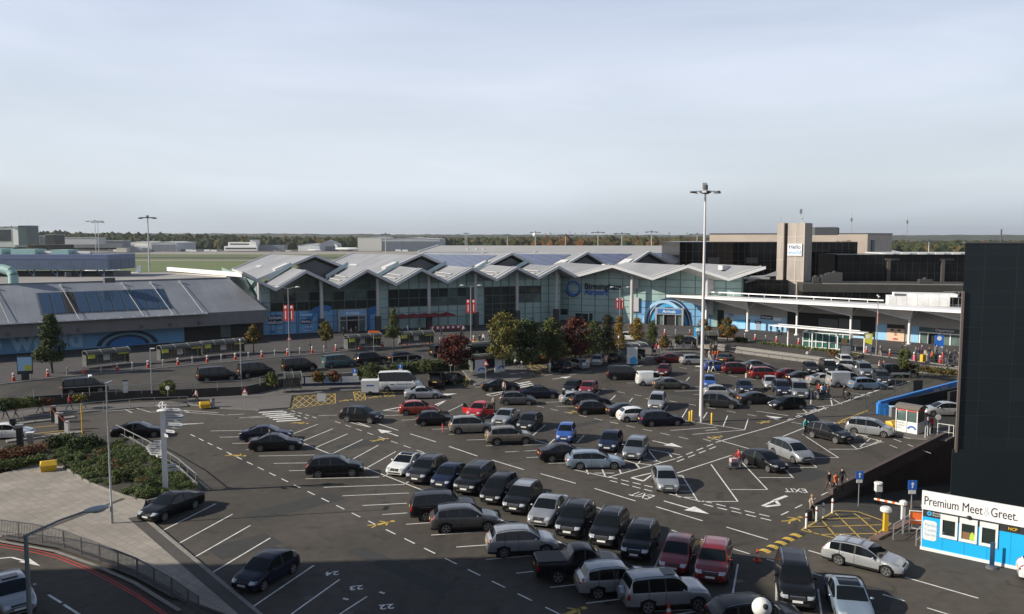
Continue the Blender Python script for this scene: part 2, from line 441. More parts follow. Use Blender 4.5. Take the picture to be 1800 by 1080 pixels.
BAYS = [(282, 935, 379, 886), (310, 958, 409, 904), (340, 981, 440, 924), (373, 1007, 475, 946), (408, 1035, 515, 968), (446, 1066, 552, 994), (498, 1090, 597, 1019), (560, 1104, 645, 1049),
  (450, 791, 527, 788), (455, 802, 560, 800), (481, 815, 541, 814), (508, 828, 541, 827), (537, 842, 667, 839), (569, 857, 711, 852), (602, 872, 719, 867), (637, 889, 715, 885),
  (672, 905, 716, 902), (714, 922, 759, 919), (758, 941, 865, 934), (802, 962, 860, 958), (854, 984, 937, 977), (907, 1008, 944, 1004), (967, 1033, 1022, 1027), (1030, 1061, 1095, 1053), (1105, 1095, 1246, 1071),
  (386, 769, 430, 768), (408, 780, 440, 779), (432, 791, 450, 790), (370, 758, 427, 757),
  (512, 764, 559, 746), (531, 776, 585, 754), (555, 787, 611, 763), (582, 799, 637, 773), (619, 808, 665, 783), (641, 825, 696, 794), (674, 838, 690, 829), (709, 852, 722, 845),
  (1150, 1001, 1162, 972), (1219, 1016, 1231, 971), (1286, 1056, 1297, 992), (1365, 1014, 1364, 1062), (1438, 1036, 1444, 1080),
  (676, 731, 731, 729), (705, 739, 730, 738), (730, 747, 745, 746), (759, 755, 787, 754), (789, 764, 856, 762), (820, 774, 857, 773), (854, 784, 900, 783), (888, 795, 961, 791),
  (787, 724, 814, 711), (847, 737, 864, 727), (883, 749, 890, 746), (935, 767, 959, 747), (965, 781, 975, 772), (1014, 779, 1027, 765), (1121, 816, 1137, 796), (1078, 803, 1085, 795),
  (920, 783, 954, 781), (925, 805, 962, 803), (964, 815, 999, 814), (900, 794, 930, 793),
  (939, 701, 994, 699), (953, 708, 996, 706), (978, 715, 1020, 714), (1072, 734, 1095, 734), (1107, 743, 1128, 742), (1144, 750, 1212, 745), (1179, 757, 1260, 751), (1217, 764, 1310, 756),
  (1070, 707, 1082, 695), (1106, 707, 1112, 700), (1167, 723, 1174, 713), (1199, 734, 1208, 719), (1236, 736, 1243, 725), (1271, 750, 1279, 731), (1309, 756, 1315, 737), (1047, 694, 1054, 688),
  (1076, 668, 1122, 667), (1102, 674, 1125, 673), (1130, 679, 1150, 678), (1161, 682, 1232, 680), (1186, 688, 1230, 687), (1219, 694, 1240, 693), (1206, 670, 1212, 663),
  (1290, 690, 1297, 678), (1283, 698, 1302, 697), (1291, 705, 1305, 704), (1316, 712, 1352, 708), (1330, 664, 1372, 662), (1268, 654, 1276, 653), (1425, 711, 1426, 690),
  (1199, 836, 1227, 882), (1250, 817, 1297, 882), (1305, 814, 1349, 861), (1227, 882, 1297, 882), (1284, 861, 1349, 861), (1334, 840, 1395, 840), (1374, 822, 1436, 822), (1415, 805, 1474, 805),
  (1457, 790, 1507, 790), (1365, 809, 1395, 841), (1416, 806, 1436, 822), (1411, 764, 1474, 805), (1477, 754, 1549, 777), (1507, 790, 1549, 777), (1486, 774, 1507, 790), (1490, 777, 1508, 764), (1512, 786, 1530, 771),
  (1497, 781, 1540, 781), (1485, 771, 1528, 770), (1530, 782, 1549, 774),
  (1190, 836, 1201, 836), (1192, 853, 1209, 853), (1190, 864, 1215, 864), (1187, 862, 1190, 873), (1192, 874, 1220, 875), (1201, 836, 1190, 839),
  (1150, 1075, 1246, 1071), (1500, 660, 1555, 655), (1533, 676, 1546, 683), (1405, 690, 1450, 697), (1483, 689, 1530, 696), (1500, 679, 1560, 672), (1570, 662, 1602, 664)]
pw.segs(BAYS)
structure(pw.mb, 'parking_bay_lines', [m_white])
pw = Paint()
pw.dash(335, 764, 990, 1083)
pw.dash(589, 741, 820, 822.5); pw.dash(820, 822.5, 1666, 1080, pitch=2.3)
pw.dash(921, 709, 1200, 770); pw.dash(1058, 684, 1400, 744, pitch=2.6); pw.dash(1194, 646, 1420, 683, pitch=3.0, on=1.5)
pw.dash(1373, 906, 1594, 797, pitch=2.1, on=1.1); pw.dash(1548, 763, 1625, 793, pitch=2.1); pw.dash(1540, 773, 1600, 797, pitch=2.1)
pw.dash(1187, 807, 1258, 779, pitch=1.9, on=1.2, w=.13); pw.dash(1190, 812, 1262, 784, pitch=1.9, on=1.2, w=.13)
pw.dash(1072, 839, 1152, 858, pitch=1.1, on=.75, w=.13); pw.dash(1072, 845, 1150, 865, pitch=1.1, on=.75, w=.13)
pw.dash(1235, 881, 1360, 910, pitch=1.1, on=.75, w=.13); pw.dash(1237, 887, 1358, 916, pitch=1.1, on=.75, w=.13)
pw.dash(512, 722, 556, 735, pitch=1.5, on=.8, w=.12); pw.dash(498, 723, 540, 736, pitch=1.5, on=.8, w=.12)
pw.dash(905, 672, 975, 688, pitch=1.4, on=.7, w=.12)
pw.dash(1385, 738, 1430, 721, pitch=1.9, on=1.2, w=.13); pw.dash(1490, 703, 1536, 688, pitch=1.9, on=1.2, w=.13)
pw.segs([(661, 744, 700, 757), (721, 763, 766, 777), (789, 785, 839, 802), (865, 809, 921, 826), (950, 833, 1012, 850), (1045, 859, 1117, 881), (1153, 891, 1235, 916), (1277, 927, 1350, 949),
   (1421, 968, 1445, 975), (1591, 1015, 1720, 1052), (1243, 768, 1340, 796), (1210, 789, 1320, 812) if False else (1236, 772, 1250, 776), (1330, 723, 1386, 731)], w=.12)
pw.segs([(534, 780, 732, 858), (732, 858, 1270, 1062), (934, 772, 1070, 812), (1200, 739, 1310, 756), (1005, 825, 1072, 840), (1070, 839, 1190, 806), (1258, 778, 1350, 752), (1350, 752, 1545, 686), (1545, 686, 1600, 670),
   (1190, 832, 1285, 801), (1350, 778, 1415, 752), (1005, 825, 1108, 825), (1170, 867, 1232, 882), (1350, 754, 1380, 762) if False else (1240, 757, 1262, 755),
   (1030, 824, 1034, 834), (1058, 824, 1064, 838), (1088, 824, 1092, 833), (1045, 832, 1080, 832), (1120, 806, 1165, 813), (1122, 815, 1150, 818), (1140, 792, 1156, 812), (1174, 795, 1181, 804), (1135, 789, 1195, 800),
   (1097, 809, 1121, 816), (1118, 816, 1124, 823),
   (1460, 700, 1463, 714), (1463, 714, 1500, 702), (1460, 700, 1480, 711), (1388, 720, 1462, 713), (1408, 718, 1420, 726), (1428, 716, 1440, 724), (1447, 715, 1452, 720), (1416, 727, 1463, 714), (1400, 728, 1416, 727)], w=.12)
pw.segs([(420, 735, 520, 727), (330, 745, 355, 744), (170, 724, 235, 720), (220, 720, 232, 726), (240, 718, 265, 725), (265, 725, 310, 722), (320, 721, 335, 726), (325, 725, 395, 730), (398, 730, 430, 728), (300, 720, 384, 726),
   (440, 735, 520, 730), (1000, 660, 1040, 653), (1100, 640, 1160, 629), (835, 681, 905, 674), (940, 663, 1010, 652), (905, 693, 935, 689), (560, 731, 592, 730), (450, 722, 530, 712)], w=.10)
for k in range(6):
 x0, y0 = 455 + 6.2 * k, 725.5 + 3.1 * k
 pw.seg(x0, y0, x0 + 43, y0 - 2.6, w=.42)
for k in range(4):
 pw.seg(905 + 3 * k, 676 + 3 * k, 932 + 3 * k, 671 + 3 * k, w=.4)
def arrow(tx, ty, hx, hy, w=.16, hl=1.7, hw=.62):
 a, b = G(tx, ty), G(hx, hy); d = (b - a).normalized(); n = Vector((-d.y, d.x, 0)); e = b - d * hl; u = Vector((0, 0, LZ + .001))
 pw.seg3(a, e, w); pw.mb.poly([e - n * hw + u, b + u, e + n * hw + u])
for q in [(762, 696, 804, 692), (971, 667, 1005, 662), (1110, 645, 1132, 642), (1147, 775, 1200, 787), (1167, 881, 1247, 904), (700, 767, 664, 755), (1222, 645, 1240, 643), (320, 748, 292, 746), (1366, 735, 1345, 731)]: arrow(*q)
pw.seg(291, 747, 358, 744, w=.12); pw.seg(320, 746.5, 358, 744, w=.3)
pw.seg(1340, 890, 1362, 880, w=.22); pw.seg(1362, 880, 1383, 872, w=.3); pw.seg(1345, 891, 1370, 888, w=.3); pw.seg(1370, 888, 1363, 880, w=.25)
for tri in ([(1110, 840), (1131, 846), (1153, 830)], [(612, 742), (623, 741), (653, 752)], [(673, 722), (704, 716), (700, 723)], [(757, 715), (785, 704), (768, 714)], [(855, 694), (905, 685), (865, 697)]):
 for i in range(3): pw.seg(*tri[i], *tri[(i + 1) % 3], w=.14 if i else .26)
def ground_text(t, px, py, size, dirx, sx=1.0, bold=.02, tall=1.0, m=None):
 o = G(px, py); xd = Vector(dirx).normalized(); ud = Vector((-xd.y, xd.x, 0)); vs, fs = text_geo(t, bold, 'CENTER')
 pw.mb.add([o + xd * (v[0] * size * sx) + ud * (v[1] * size * tall) + Vector((0, 0, LZ)) for v in vs], fs)
PD, QD = Vector((.33, .94, 0)), Vector((.99, .14, 0))
ground_text('EXIT', 1136, 868, .85, (-.75, .66, 0), 1.0, .0, 2.0)
ground_text('EXIT', 1396, 859, .85, (-.98, .12, 0), 1.0, .0, 1.7)
ground_text('EXIT', 1297, 796, .62, (-.7, -.72, 0), 1.0, .0, 1.7)
ground_text('EXIT', 1350, 779, .62, (-.7, -.72, 0), 1.0, .0, 1.7)
ground_text('22', 679, 1063, .8, (-.97, -.2, 0)); ground_text('23', 626, 1030, .8, (-.97, -.2, 0)); ground_text('24', 584, 1005, .8, (-.97, -.2, 0))
for px, py in ((671, 1042), (607, 1053)): pw.seg(px - 4, py - 1, px + 5, py + 1.5, w=.16)
structure(pw.mb, 'road_marking', [m_white])
pw = Paint()
pw.segs([(85, 1046, 108, 1060), (112, 1063, 140, 1081), (-10, 983, 20, 980), (20, 980, 42, 986)], w=.14);
a = G(40, 985)
for tri in ([(33, 988), (52, 982), (71, 995)],): pw.mb.poly([G(x, y, LZ) for x, y in tri][::-1])
structure(pw.mb, 'road_marking', [m_white])
pw = Paint()
def lattice(c, nx, ny, w=.09):
 P = [G(*q) for q in c]
 f = lambda u, v: P[0].lerp(P[1], u).lerp(P[3].lerp(P[2], u), v)
 for i in range(4): pw.seg3(P[i], P[(i + 1) % 4], w)
 for k in range(-ny, nx):
  pts = []
  for sgn in (1, -1):
   us = []
   for st in range(41):
    v = st / 40; u = (k + v * ny) / nx
    if sgn < 0: u = 1 - u
    if 0 <= u <= 1: us.append(f(u, v))
   if len(us) > 2: pw.seg3(us[0], us[-1], w)
lattice([(513, 697), (589, 692), (590, 709), (511, 719)], 6, 2)
lattice([(621, 689), (640, 687), (643, 703), (625, 705)], 2, 2); lattice([(672, 687), (690, 686), (694, 697), (677, 698)], 2, 2)
lattice([(915, 642), (945, 640), (985, 653), (925, 664)], 4, 1); lattice([(808, 662), (820, 661), (832, 676), (818, 680)], 2, 2)
for px, py in ((675, 920), (670, 773), (418, 801), (530, 744), (1260, 769), (1010, 724), (609, 704), (660, 698), (1397, 913), (1225, 956), (1480, 742), (1146, 700), (1345, 742), (1010, 1075), (1215, 956)):
 o = G(px, py); s_ = (1, .75, 0) if px > 600 else (1, -.2, 0); d = Vector(s_).normalized(); n = Vector((-d.y, d.x, 0))
 for (a0, a1, b0, b1, w) in ((-.5, 0, .35, 0, .3), (-.5, 0, -1.1, .3, .14), (-.5, 0, -1.1, -.3, .14), (.25, .05, -.05, .55, .12), (.25, -.05, -.1, -.5, .12), (.5, 0, .8, 0, .3)):
  pw.seg3(o + d * a0 + n * a1, o + d * b0 + n * b1, w)
BX = [(1409, 932), (1469, 898), (1508, 900), (1566, 921), (1527, 949), (1470, 947)]
for i in range(6): pw.seg(*BX[i], *BX[(i + 1) % 6], w=.12)
pw.segs([(1412, 927, 1549, 923), (1447, 912, 1530, 912), (1420, 931, 1430, 938), (1443, 913, 1471, 945), (1468, 902, 1516, 950), (1501, 903, 1546, 940), (1440, 940, 1543, 938)], w=.10)
pw.segs([(130, 755, 40, 765), (145, 757, 60, 766), (100, 748, 55, 752), (110, 738, 40, 746), (1478, 740, 1525, 722), (508, 719, 512, 698), (512, 697, 640, 685)], w=.16)
structure(pw.mb, 'yellow_road_marking', [m_yel])
mh = [mat('hump_yellow', (.55, .36, .06), .7, var=.2, vscale=4), mat('hump_black', (.03, .03, .03), .8)]
h0, h1 = G(1341, 971), G(1408, 937); t_ = thing('speed_hump', 'black and yellow rubber speed hump beside the exit junction', 'speed hump', h0)
d = (h1 - h0); n = Vector((d.y, -d.x, 0)).normalized()
for mi, nm in ((0, 'yellow_block'), (1, 'black_block')):
 for k in range(mi, 10, 2):
  mb = MB(); a, b = d * (k / 10), d * ((k + 1) / 10)
  for u0, z0, u1, z1 in ((-.35, .005, -.12, .06), (-.12, .06, .12, .06), (.12, .06, .35, .005)):
   mb.poly([a + n * u0 + Vector((0, 0, z0)), a + n * u1 + Vector((0, 0, z1)), b + n * u1 + Vector((0, 0, z1)), b + n * u0 + Vector((0, 0, z0))][::-1])
  mb.build(nm, mh[mi], t_)
rngp = random.Random(3); mb = MB(); mb2 = MB()
for px, py, l, w, a in ((520, 890, 7, 2.2, 43), (430, 960, 4, 2.5, 43), (700, 1000, 9, 1.2, -45), (860, 860, 6, 1.6, 43), (1080, 905, 12, .9, -45), (1480, 1040, 5, 3, -30), (640, 780, 5, 2, 43), (1010, 750, 8, 1.1, 43), (1420, 835, 4, 2.2, 43), (340, 850, 6, 1.4, -45), (1240, 700, 9, 1.5, -40), (780, 900, 3, 2, 8)):
 c = G(px, py); u = Vector((math.cos(R(a)), math.sin(R(a)), 0)); n = Vector((-u.y, u.x, 0))
 mb.poly([c - u * l / 2 - n * w / 2 + Vector((0, 0, .0025)), c + u * l / 2 - n * w / 2 + Vector((0, 0, .0025)), c + u * l / 2 + n * w / 2 + Vector((0, 0, .0025)), c - u * l / 2 + n * w / 2 + Vector((0, 0, .0025))])
structure(mb, 'asphalt_patch', [mat('newer_asphalt_patch', (.034, .033, .032), .9, var=.25, vscale=1.5)])
for px, py in ((480, 905), (655, 985), (760, 860), (905, 885), (1130, 960), (1290, 905), (1495, 940), (380, 800), (585, 760), (1330, 860)):
 c = G(px, py); mb2.flat([(c.x + .32 * math.cos(t / 12 * 6.2832), c.y + .32 * math.sin(t / 12 * 6.2832)) for t in range(12)], .0035)
structure(mb2, 'road_ironwork', [mat('rusty_iron_cover', (.045, .036, .03), .6, metal=.3, var=.3, vscale=9)])
mb = MB()
for q in BAYS[:100]:
 if rngp.random() < .45: continue
 c = G((q[0] + q[2]) / 2 + rngp.uniform(-6, 12), (q[1] + q[3]) / 2 + rngp.uniform(-5, 7)); r = rngp.uniform(.18, .5); k = rngp.uniform(.5, 1); a0 = rngp.uniform(0, 3)
 mb.flat([(c.x + r * f * math.cos(t / 11 * 6.2832), c.y + r * f * k * math.sin(t / 11 * 6.2832 + a0 * .1)) for t in range(11) for f in (rngp.uniform(.65, 1.15),)], .0045)
structure(mb, 'oil_stain', [mat('oil_stained_asphalt', (.030, .027, .024), .55, var=.35, vscale=5)])
# ================================================================== BUILDINGS
Z3 = Vector((0, 0, 1))
m_roof = pattern_mat('standing_seam_roof', (.255, .255, .265), (.20, .20, .21), sx=60, sy=.6, lw=.02, rot=R(24.2), rough=.5, var=.03, vsc=.12)
m_fascia = mat('white_fascia', (.52, .52, .53), .5, var=.08, vscale=.4)
m_soff = mat('roof_soffit', (.40, .39, .38), .7, var=.1, vscale=.5)
m_teal = mat('teal_spandrel_glass', (.31, .44, .42), .22, var=.2, vscale=.22, spec=.5)
m_teal2 = mat('pale_spandrel_glass', (.33, .44, .42), .25, var=.12, vscale=.3)
m_vis = mat('dark_vision_glass', (.022, .032, .031), .06, spec=.5)
m_vis2 = mat('reflection_toned_glass', (.085, .125, .12), .12, spec=.7, var=.7, vscale=.3)  # pale mottled base colour paints in reflections
m_mull = mat('facade_mullion', (.10, .13, .13), .5)
m_col = mat('pale_steel_column', (.46, .45, .45), .5, var=.05, vscale=1)
m_gab = mat('grey_gable_cladding', (.085, .088, .098), .6, var=.1, vscale=.5)
m_poster = mat('blue_poster', (.17, .38, .62), .5, var=.12, vscale=.25)
m_posterd = mat('deep_blue_poster', (.03, .16, .42), .5, var=.1, vscale=.4)
m_navy = mat('navy_sign', (.015, .025, .075), .5)
m_cyan = mat('cyan_panel', (.05, .36, .66), .5)
m_pale = mat('pale_blue_panel', (.36, .56, .75), .5, var=.08, vscale=.4)
m_ltxt = mat('white_lettering', (.80, .80, .80), .6)
m_dtxt = mat('dark_lettering', (.012, .022, .05), .5)
m_btxt = mat('blue_lettering', (.025, .12, .45), .5)
m_steel = mat('galvanised_steel', (.36, .36, .36), .45, metal=.5, var=.12, vscale=2)
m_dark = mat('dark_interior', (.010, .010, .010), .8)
m_red = mat('dark_red_awning', (.19, .025, .03), .7, var=.2, vscale=1)
m_pv = pattern_mat('solar_panel_cells', (.030, .038, .085), (.20, .21, .26), sx=1.7, sy=1.05, lw=.05, rot=R(24.2), rough=.25, var=.1)
m_glz = mat('pale_glass_screen', (.42, .52, .52), .15, var=.1, vscale=1)
m_conc2 = mat('weathered_concrete', (.30, .25, .21), .9, var=.2, vscale=.35, bump=.1, bscale=6)
terminal = thing('terminal_building', 'glass fronted terminal with zigzag folded grey roof and white fascias', 'building', (0, 170, ZF))
SPLIT = {'panel_joint', 'window', 'glass_screen', 'roof_light', 'fascia', 'skylight', 'solar_panel', 'gable_wall', 'spandrel_wall', 'poster_wall', 'roof_steelwork', 'tail_mark', 'bracket', 'sloping_roof', 'concrete_rib', 'louvre_panel', 'shelf_louvre', 'wall', 'roof_soffit', 'side_wall', 'soffit_panel', 'roof', 'shaft', 'fringe', 'eyes', 'glass_panel'}
def islands(mb):
 par = {}
 def find(x):
  while par[x] != x: par[x] = par[par[x]]; x = par[x]
  return x
 key = [tuple(round(c, 2) for c in v) for v in mb.v]
 for k in key: par[k] = k
 for f in mb.f:
  for q in f[1:]: par[find(key[q])] = find(key[f[0]])
 out = {}
 for f, m in zip(mb.f, mb.m): out.setdefault(find(key[f[0]]), []).append((f, m))
 res = []
 for fs in out.values():
  b = MB(); idx = {}
  for f, m in fs:
   for q in f:
    if q not in idx: idx[q] = len(b.v); b.v.append(mb.v[q])
   b.f.append(tuple(idx[q] for q in f)); b.m.append(m)
  res.append(b)
 return res
def part(mb, name, mats, par=None, smooth=None, label=None):
 if name in SPLIT:
  bs_ = islands(mb)
  if 1 < len(bs_) <= 60:
   return [part1(b, name, mats, par, smooth, label) for b in bs_][0]
 return part1(mb, name, mats, par, smooth, label)
def part1(mb, name, mats, par=None, smooth=None, label=None):
 """meshes are built in world space; keep that while parenting to an offset root"""
 o = mb.build(name, mats, None, smooth); p = par or terminal; o.parent = p
 M = Matrix.Identity(4); q = p
 while q is not None: M = Matrix.LocRotScale(q.location, q.rotation_euler, None) @ M if q.parent is None else q.matrix_parent_inverse @ M; q = q.parent
 root = p
 while root.parent: root = root.parent
 o.matrix_parent_inverse = Matrix.LocRotScale(root.location, root.rotation_euler, None).inverted() if p is root else Matrix.Identity(4)
 if label: o['label'] = label
 return o
class Face:
 """a vertical wall plane: origin on the plan, direction to the right, normal to the viewer"""
 def __init__(s, o, u): s.o = Vector((o[0], o[1], 0)); s.u = Vector((u[0], u[1], 0)).normalized(); s.n = Vector((s.u.y, -s.u.x, 0))
 def p(s, a, z, d=0.0): v = s.o + s.u * a + s.n * d; return Vector((v.x, v.y, z))
 def at(s, px, d=0.0):
  k = (px - 900) / F; o = s.o + s.n * d
  c = 11.5 * SP
  return (k * (o.y * CP + c) - o.x) / (s.u.x - k * s.u.y * CP)
 def zat(s, px, py, d=0.0):
  a = s.at(px, d); v = s.p(a, 0, d); return PT(px, py, v.y).z
 def quad(s, mb, a0, z0, a1, z1, d=0.0, mi=0): mb.poly([s.p(a0, z0, d), s.p(a1, z0, d), s.p(a1, z1, d), s.p(a0, z1, d)], mi)
 def slab(s, mb, a0, z0, a1, z1, d0, d1, mi=0):
  c = s.p((a0 + a1) / 2, (z0 + z1) / 2, (d0 + d1) / 2); M = Matrix((s.u, s.n, Z3)).transposed()
  mb.box(c, (abs(a1 - a0), abs(d1 - d0), abs(z1 - z0)), mi=mi, M=M)
 def txt(s, mb, t, a, z, size, d=.03, **k): mb.text(t, s.p(a, z, d), s.u, Z3, size, lift=0, **k)
 def arc(s, mb, a, z, r0, r1, t0, t1, d, mi=0, n=28, ey=1.0, ca=0.0):
  for i in range(n):
   x, y = t0 + (t1 - t0) * i / n, t0 + (t1 - t0) * (i + 1) / n
   f = lambda r, t: s.p(a + r * math.cos(t), z + r * ey * math.sin(t), d)
   mb.poly([f(r0, x), f(r1, x), f(r1, y), f(r0, y)], mi)
UL, UR = Vector((.912, .410, 0)), Vector((.912, -.410, 0)); BL = Vector((-.410, .912, 0))
FL = Face((-46, 152.5), UL)                      # left wing
S_END = FL.at(985); corner = FL.p(S_END, 0); FR = Face((corner.x, corner.y), UR)
EAV = 4.5
zig = [(427, 481), (485, 507), (539, 476), (596, 501), (646, 474), (696, 497), (741, 472), (786, 495), (830, 475), (872, 490), (908, 469), (946, 490), (981, 467), (1011, 485)]
ZL = [(FL.at(px, EAV), FL.zat(px, py, EAV)) for px, py in zig]
ZL = [(a, (13.1 if i % 2 == 0 else 9.9 + .055 * max(a, 0) / 3)) for i, (a, z) in enumerate(ZL)]
V6 = FL.p(ZL[-1][0], 0, EAV)
FE = Face((V6.x, V6.y), UR)                       # right wing eave line
zigr = [(1011, 485), (1077, 467), (1147, 489), (1209, 467), (1281, 490), (1345, 469)]
ZRt = [(FE.at(px), FE.zat(px, py)) for px, py in zigr]
ZRt[0] = (0.0, ZL[-1][1])
def zinterp(Z, s):
 if s <= Z[0][0]: return Z[0][1]
 for (a, z), (b, y) in zip(Z, Z[1:]):
  if a <= s <= b: return z + (y - z) * (s - a) / (b - a)
 return Z[-1][1]
mb = MB(); mf = MB(); ms = MB()
def plate(F_, Z, back, d0):
 for (a, z), (b, y) in zip(Z, Z[1:]):
  p, q = F_.p(a, z, d0), F_.p(b, y, d0)
  r, t = q + BL * back, p + BL * back
  if (q - p).length < .3: continue
  mb.sheet([p, q, r, t], .12)
  o3 = Vector((0, 0, .16)); ms.sheet([p - o3, q - o3, r - o3, t - o3], .3)
  lo = Vector((0, 0, -.45)); fw = F_.n * .35
  mf.add([p + fw * 0 + Z3 * .12, q + Z3 * .12, q + lo, p + lo, p + fw + Z3 * .12, q + fw + Z3 * .12, q + fw + lo, p + fw + lo], [(4, 5, 1, 0), (7, 3, 2, 6), (4, 7, 6, 5), (0, 1, 2, 3), (0, 3, 7, 4), (1, 5, 6, 2)])
  if y > z:
   e = BL * 1.3 + Z3 * .1; mf.beam(p + e, q + e, .28, .16)
plate(FL, ZL, 17, EAV); plate(FE, ZRt, 23, 0)
part(mb, 'roof', [m_roof]); part(mf, 'fascia', [m_fascia]); part(ms, 'roof_soffit', [m_soff])
FG = Face(tuple((FL.p(0, 0, EAV) + BL * 15)[:2]), UL)
apx = [FG.at(px) for px in (555, 742, 900, 1032, 1140)]; apx.append(apx[-1] + 20.0)
hl = 11.4; ZGa = 15.4; zv = 10.7
valleys = [apx[0] - hl] + [(a + b) / 2 for a, b in zip(apx, apx[1:])] + [apx[-1] + 10]
mb = MB(); mf = MB(); mg = MB(); mpv = MB(); mk = MB()
for i, a in enumerate(apx):
 for v, left in ((valleys[i], 1), (valleys[i + 1], 0)):
  L_ = 62
  p, q = FG.p(v, zv), FG.p(a, ZGa)
  r, t = q + BL * L_ - Z3 * 1.0, p + BL * L_ - Z3 * 1.0
  mb.sheet([p, q, r, t] if left else [q, p, t, r], .2)
  for (x, y) in ((p, q), (t, r)):
   mf.beam(x + Z3 * .1, y + Z3 * .1, .5, .5)
  wv, wa = p - FG.n * .7, q - FG.n * .7 - Z3 * .9
  mg.poly([Vector((wv.x, wv.y, 9)), Vector((wa.x, wa.y, 9)), wa, wv - Z3 * .9] if left else [Vector((wa.x, wa.y, 9)), Vector((wv.x, wv.y, 9)), wv - Z3 * .9, wa])
  if left:
   lift = Z3 * .14
   f = lambda x, y: p.lerp(q, x).lerp(t.lerp(r, x), y) + lift
   if i >= 2:
    mpv.sheet([f(.10, .12), f(.90, .10), f(.90, .93), f(.10, .93)], .06)
   mk.sheet([f(.32, .015) + Z3 * .5, f(.55, .015) + Z3 * .5, f(.55, .075) + Z3 * .5, f(.32, .075) + Z3 * .5], .6)
   if i < 2: mk.sheet([f(.40, .5), f(.46, .5), f(.46, .62), f(.40, .62)], .1)
part(mb, 'roof', [m_roof]); part(mf, 'fascia', [m_fascia]); part(mg, 'gable_wall', [m_gab]); part(mpv, 'solar_panel', [m_pv]); part(mk, 'skylight', [m_fascia])
mb = MB()
for i in range(1, len(ZL) - 2, 2):
 a0, a1 = ZL[i][0], ZL[i + 1][0]
 c0, c1 = FL.p(a0 + .6, ZL[i][1] + .5, EAV) + BL * 14.5, FL.p(a1 - .2, ZL[i + 1][1] + .2, EAV) + BL * 14.5
 mb.sheet([c0, c1, c1 + Z3 * .9, c0 + Z3 * .9], .08)
part(mb, 'glass_screen', [m_glz])
mb = MB()
for i in range(3, len(ZL) - 2, 2):
 p, q = FL.p(ZL[i][0], ZL[i][1], EAV), FL.p(ZL[i + 1][0], ZL[i + 1][1], EAV)
 for u in (.22, .42):
  x = p.lerp(q, u) + Z3 * .18; mb.beam(x + BL * 3.5, x + BL * 13, .35, .12)
for a in (ZRt[1][0] + 3, ZRt[3][0] + 12):
 p = FE.p(a, zinterp(ZRt, a) + .5) + BL * 8; mb.box(p, (1.8, 1.4, .9), R(24))
part(mb, 'roof_light', [m_fascia])
bpx = [452, 565, 664, 754, 836, 909, 978]
bs = [FL.at(px, 0) for px in bpx] + [S_END]
walls = {k: MB() for k in ('t', 'p', 'v', 'r', 'b')}; mm = MB()
LV = [ZF, 3.1, 5.4, 7.1, 8.9, 30]
def kindof(b, k, lv):
 if lv < 2 and b in (0, 1): return 'b'
 if b == 0: return 't' if k == 0 else ('r' if lv == 4 or (lv == 3 and k in (1, 3)) else 'v')
 if b == 1: return 'r' if lv == 4 or (lv == 3 and k in (0, 2, 3)) else 'v'
 if b == 2: return ('t' if k == 0 else 'v') if lv in (3,) else ('v' if lv == 2 and k else ('p' if lv == 1 else 't'))
 if b == 3: return 'v' if (lv == 3 and k in (0, 1)) or (lv == 3 and k == 3) else ('r' if lv == 3 or lv == 2 else ('p' if lv == 1 else 't'))
 if b == 4: return 't' if lv == 4 or k == 0 else 'v'
 if b == 5: return 'v' if lv == 3 and k < 3 else ('r' if lv == 2 and k < 3 else 't')
 return 't'
for b in range(7):
 n = 5 if b < 6 else 1
 cuts = [bs[b] + (bs[b + 1] - bs[b]) * k / n for k in range(n + 1)]
 for k in range(n):
  a0, a1 = cuts[k], cuts[k + 1]
  subs = sorted({a0, a1, *[z[0] for z in ZL if a0 < z[0] < a1]})
  for lv in range(5):
   for x0, x1 in zip(subs, subs[1:]):
    t0, t1 = zinterp(ZL, x0) - .5, zinterp(ZL, x1) - .5
    z0, z1 = LV[lv], LV[lv + 1]
    zt0, zt1 = min(z1, t0), min(z1, t1)
    walls[kindof(b, k, lv)].poly([FL.p(x0, z0), FL.p(x1, z0), FL.p(x1, zt1), FL.p(x0, zt0)])
  FL.slab(mm, a0 - .05, ZF, a0 + .05, zinterp(ZL, a0) - .5, .004, .11)
for z in LV[1:-1]: FL.slab(mm, bs[0], z - .05, S_END, z + .05, .003, .09)
FL.slab(mm, bs[0], 4.2, S_END, 4.27, .003, .08); FL.slab(mm, bs[0], 10.2, S_END, 10.27, .003, .08)
part(walls['t'], 'spandrel_wall', [m_teal]); part(walls['p'], 'spandrel_wall', [m_teal2]); part(walls['v'], 'window', [m_vis]); part(walls['r'], 'window', [m_vis2]); part(walls['b'], 'poster_wall', [m_poster])
FRW = Face(tuple((FE.p(0, 0, -EAV))[:2]), UR)
aR0 = FRW.at(976); aR1 = FRW.at(1306)
walls = MB(); mv = MB()
cuts = [aR0];
while cuts[-1] < aR1 - .5: cuts.append(min(aR1, cuts[-1] + 3.05))
shift = lambda a: a + EAV * (2 * .410 * .912) / 1.0 * .6      # plates run back along BL, so roof heights slide along the wall
for x0, x1 in zip(cuts, cuts[1:]):
 subs = sorted({x0, x1, *[z[0] - 2.2 for z in ZRt if x0 < z[0] - 2.2 < x1]})
 for y0, y1 in zip(subs, subs[1:]):
  walls.poly([FRW.p(y0, ZF), FRW.p(y1, ZF), FRW.p(y1, zinterp(ZRt, y1 + 2.2) - .5), FRW.p(y0, zinterp(ZRt, y0 + 2.2) - .5)])
 FRW.slab(mm, x0 - .05, ZF, x0 + .05, zinterp(ZRt, x0 + 2.2) - .5, .004, .10)
for z in (3.1, 4.5, 5.9, 7.4, 8.9, 10.4): FRW.slab(mm, aR0, z - .04, aR1, z + .04, .003, .085)
part(walls, 'spandrel_wall', [m_teal])
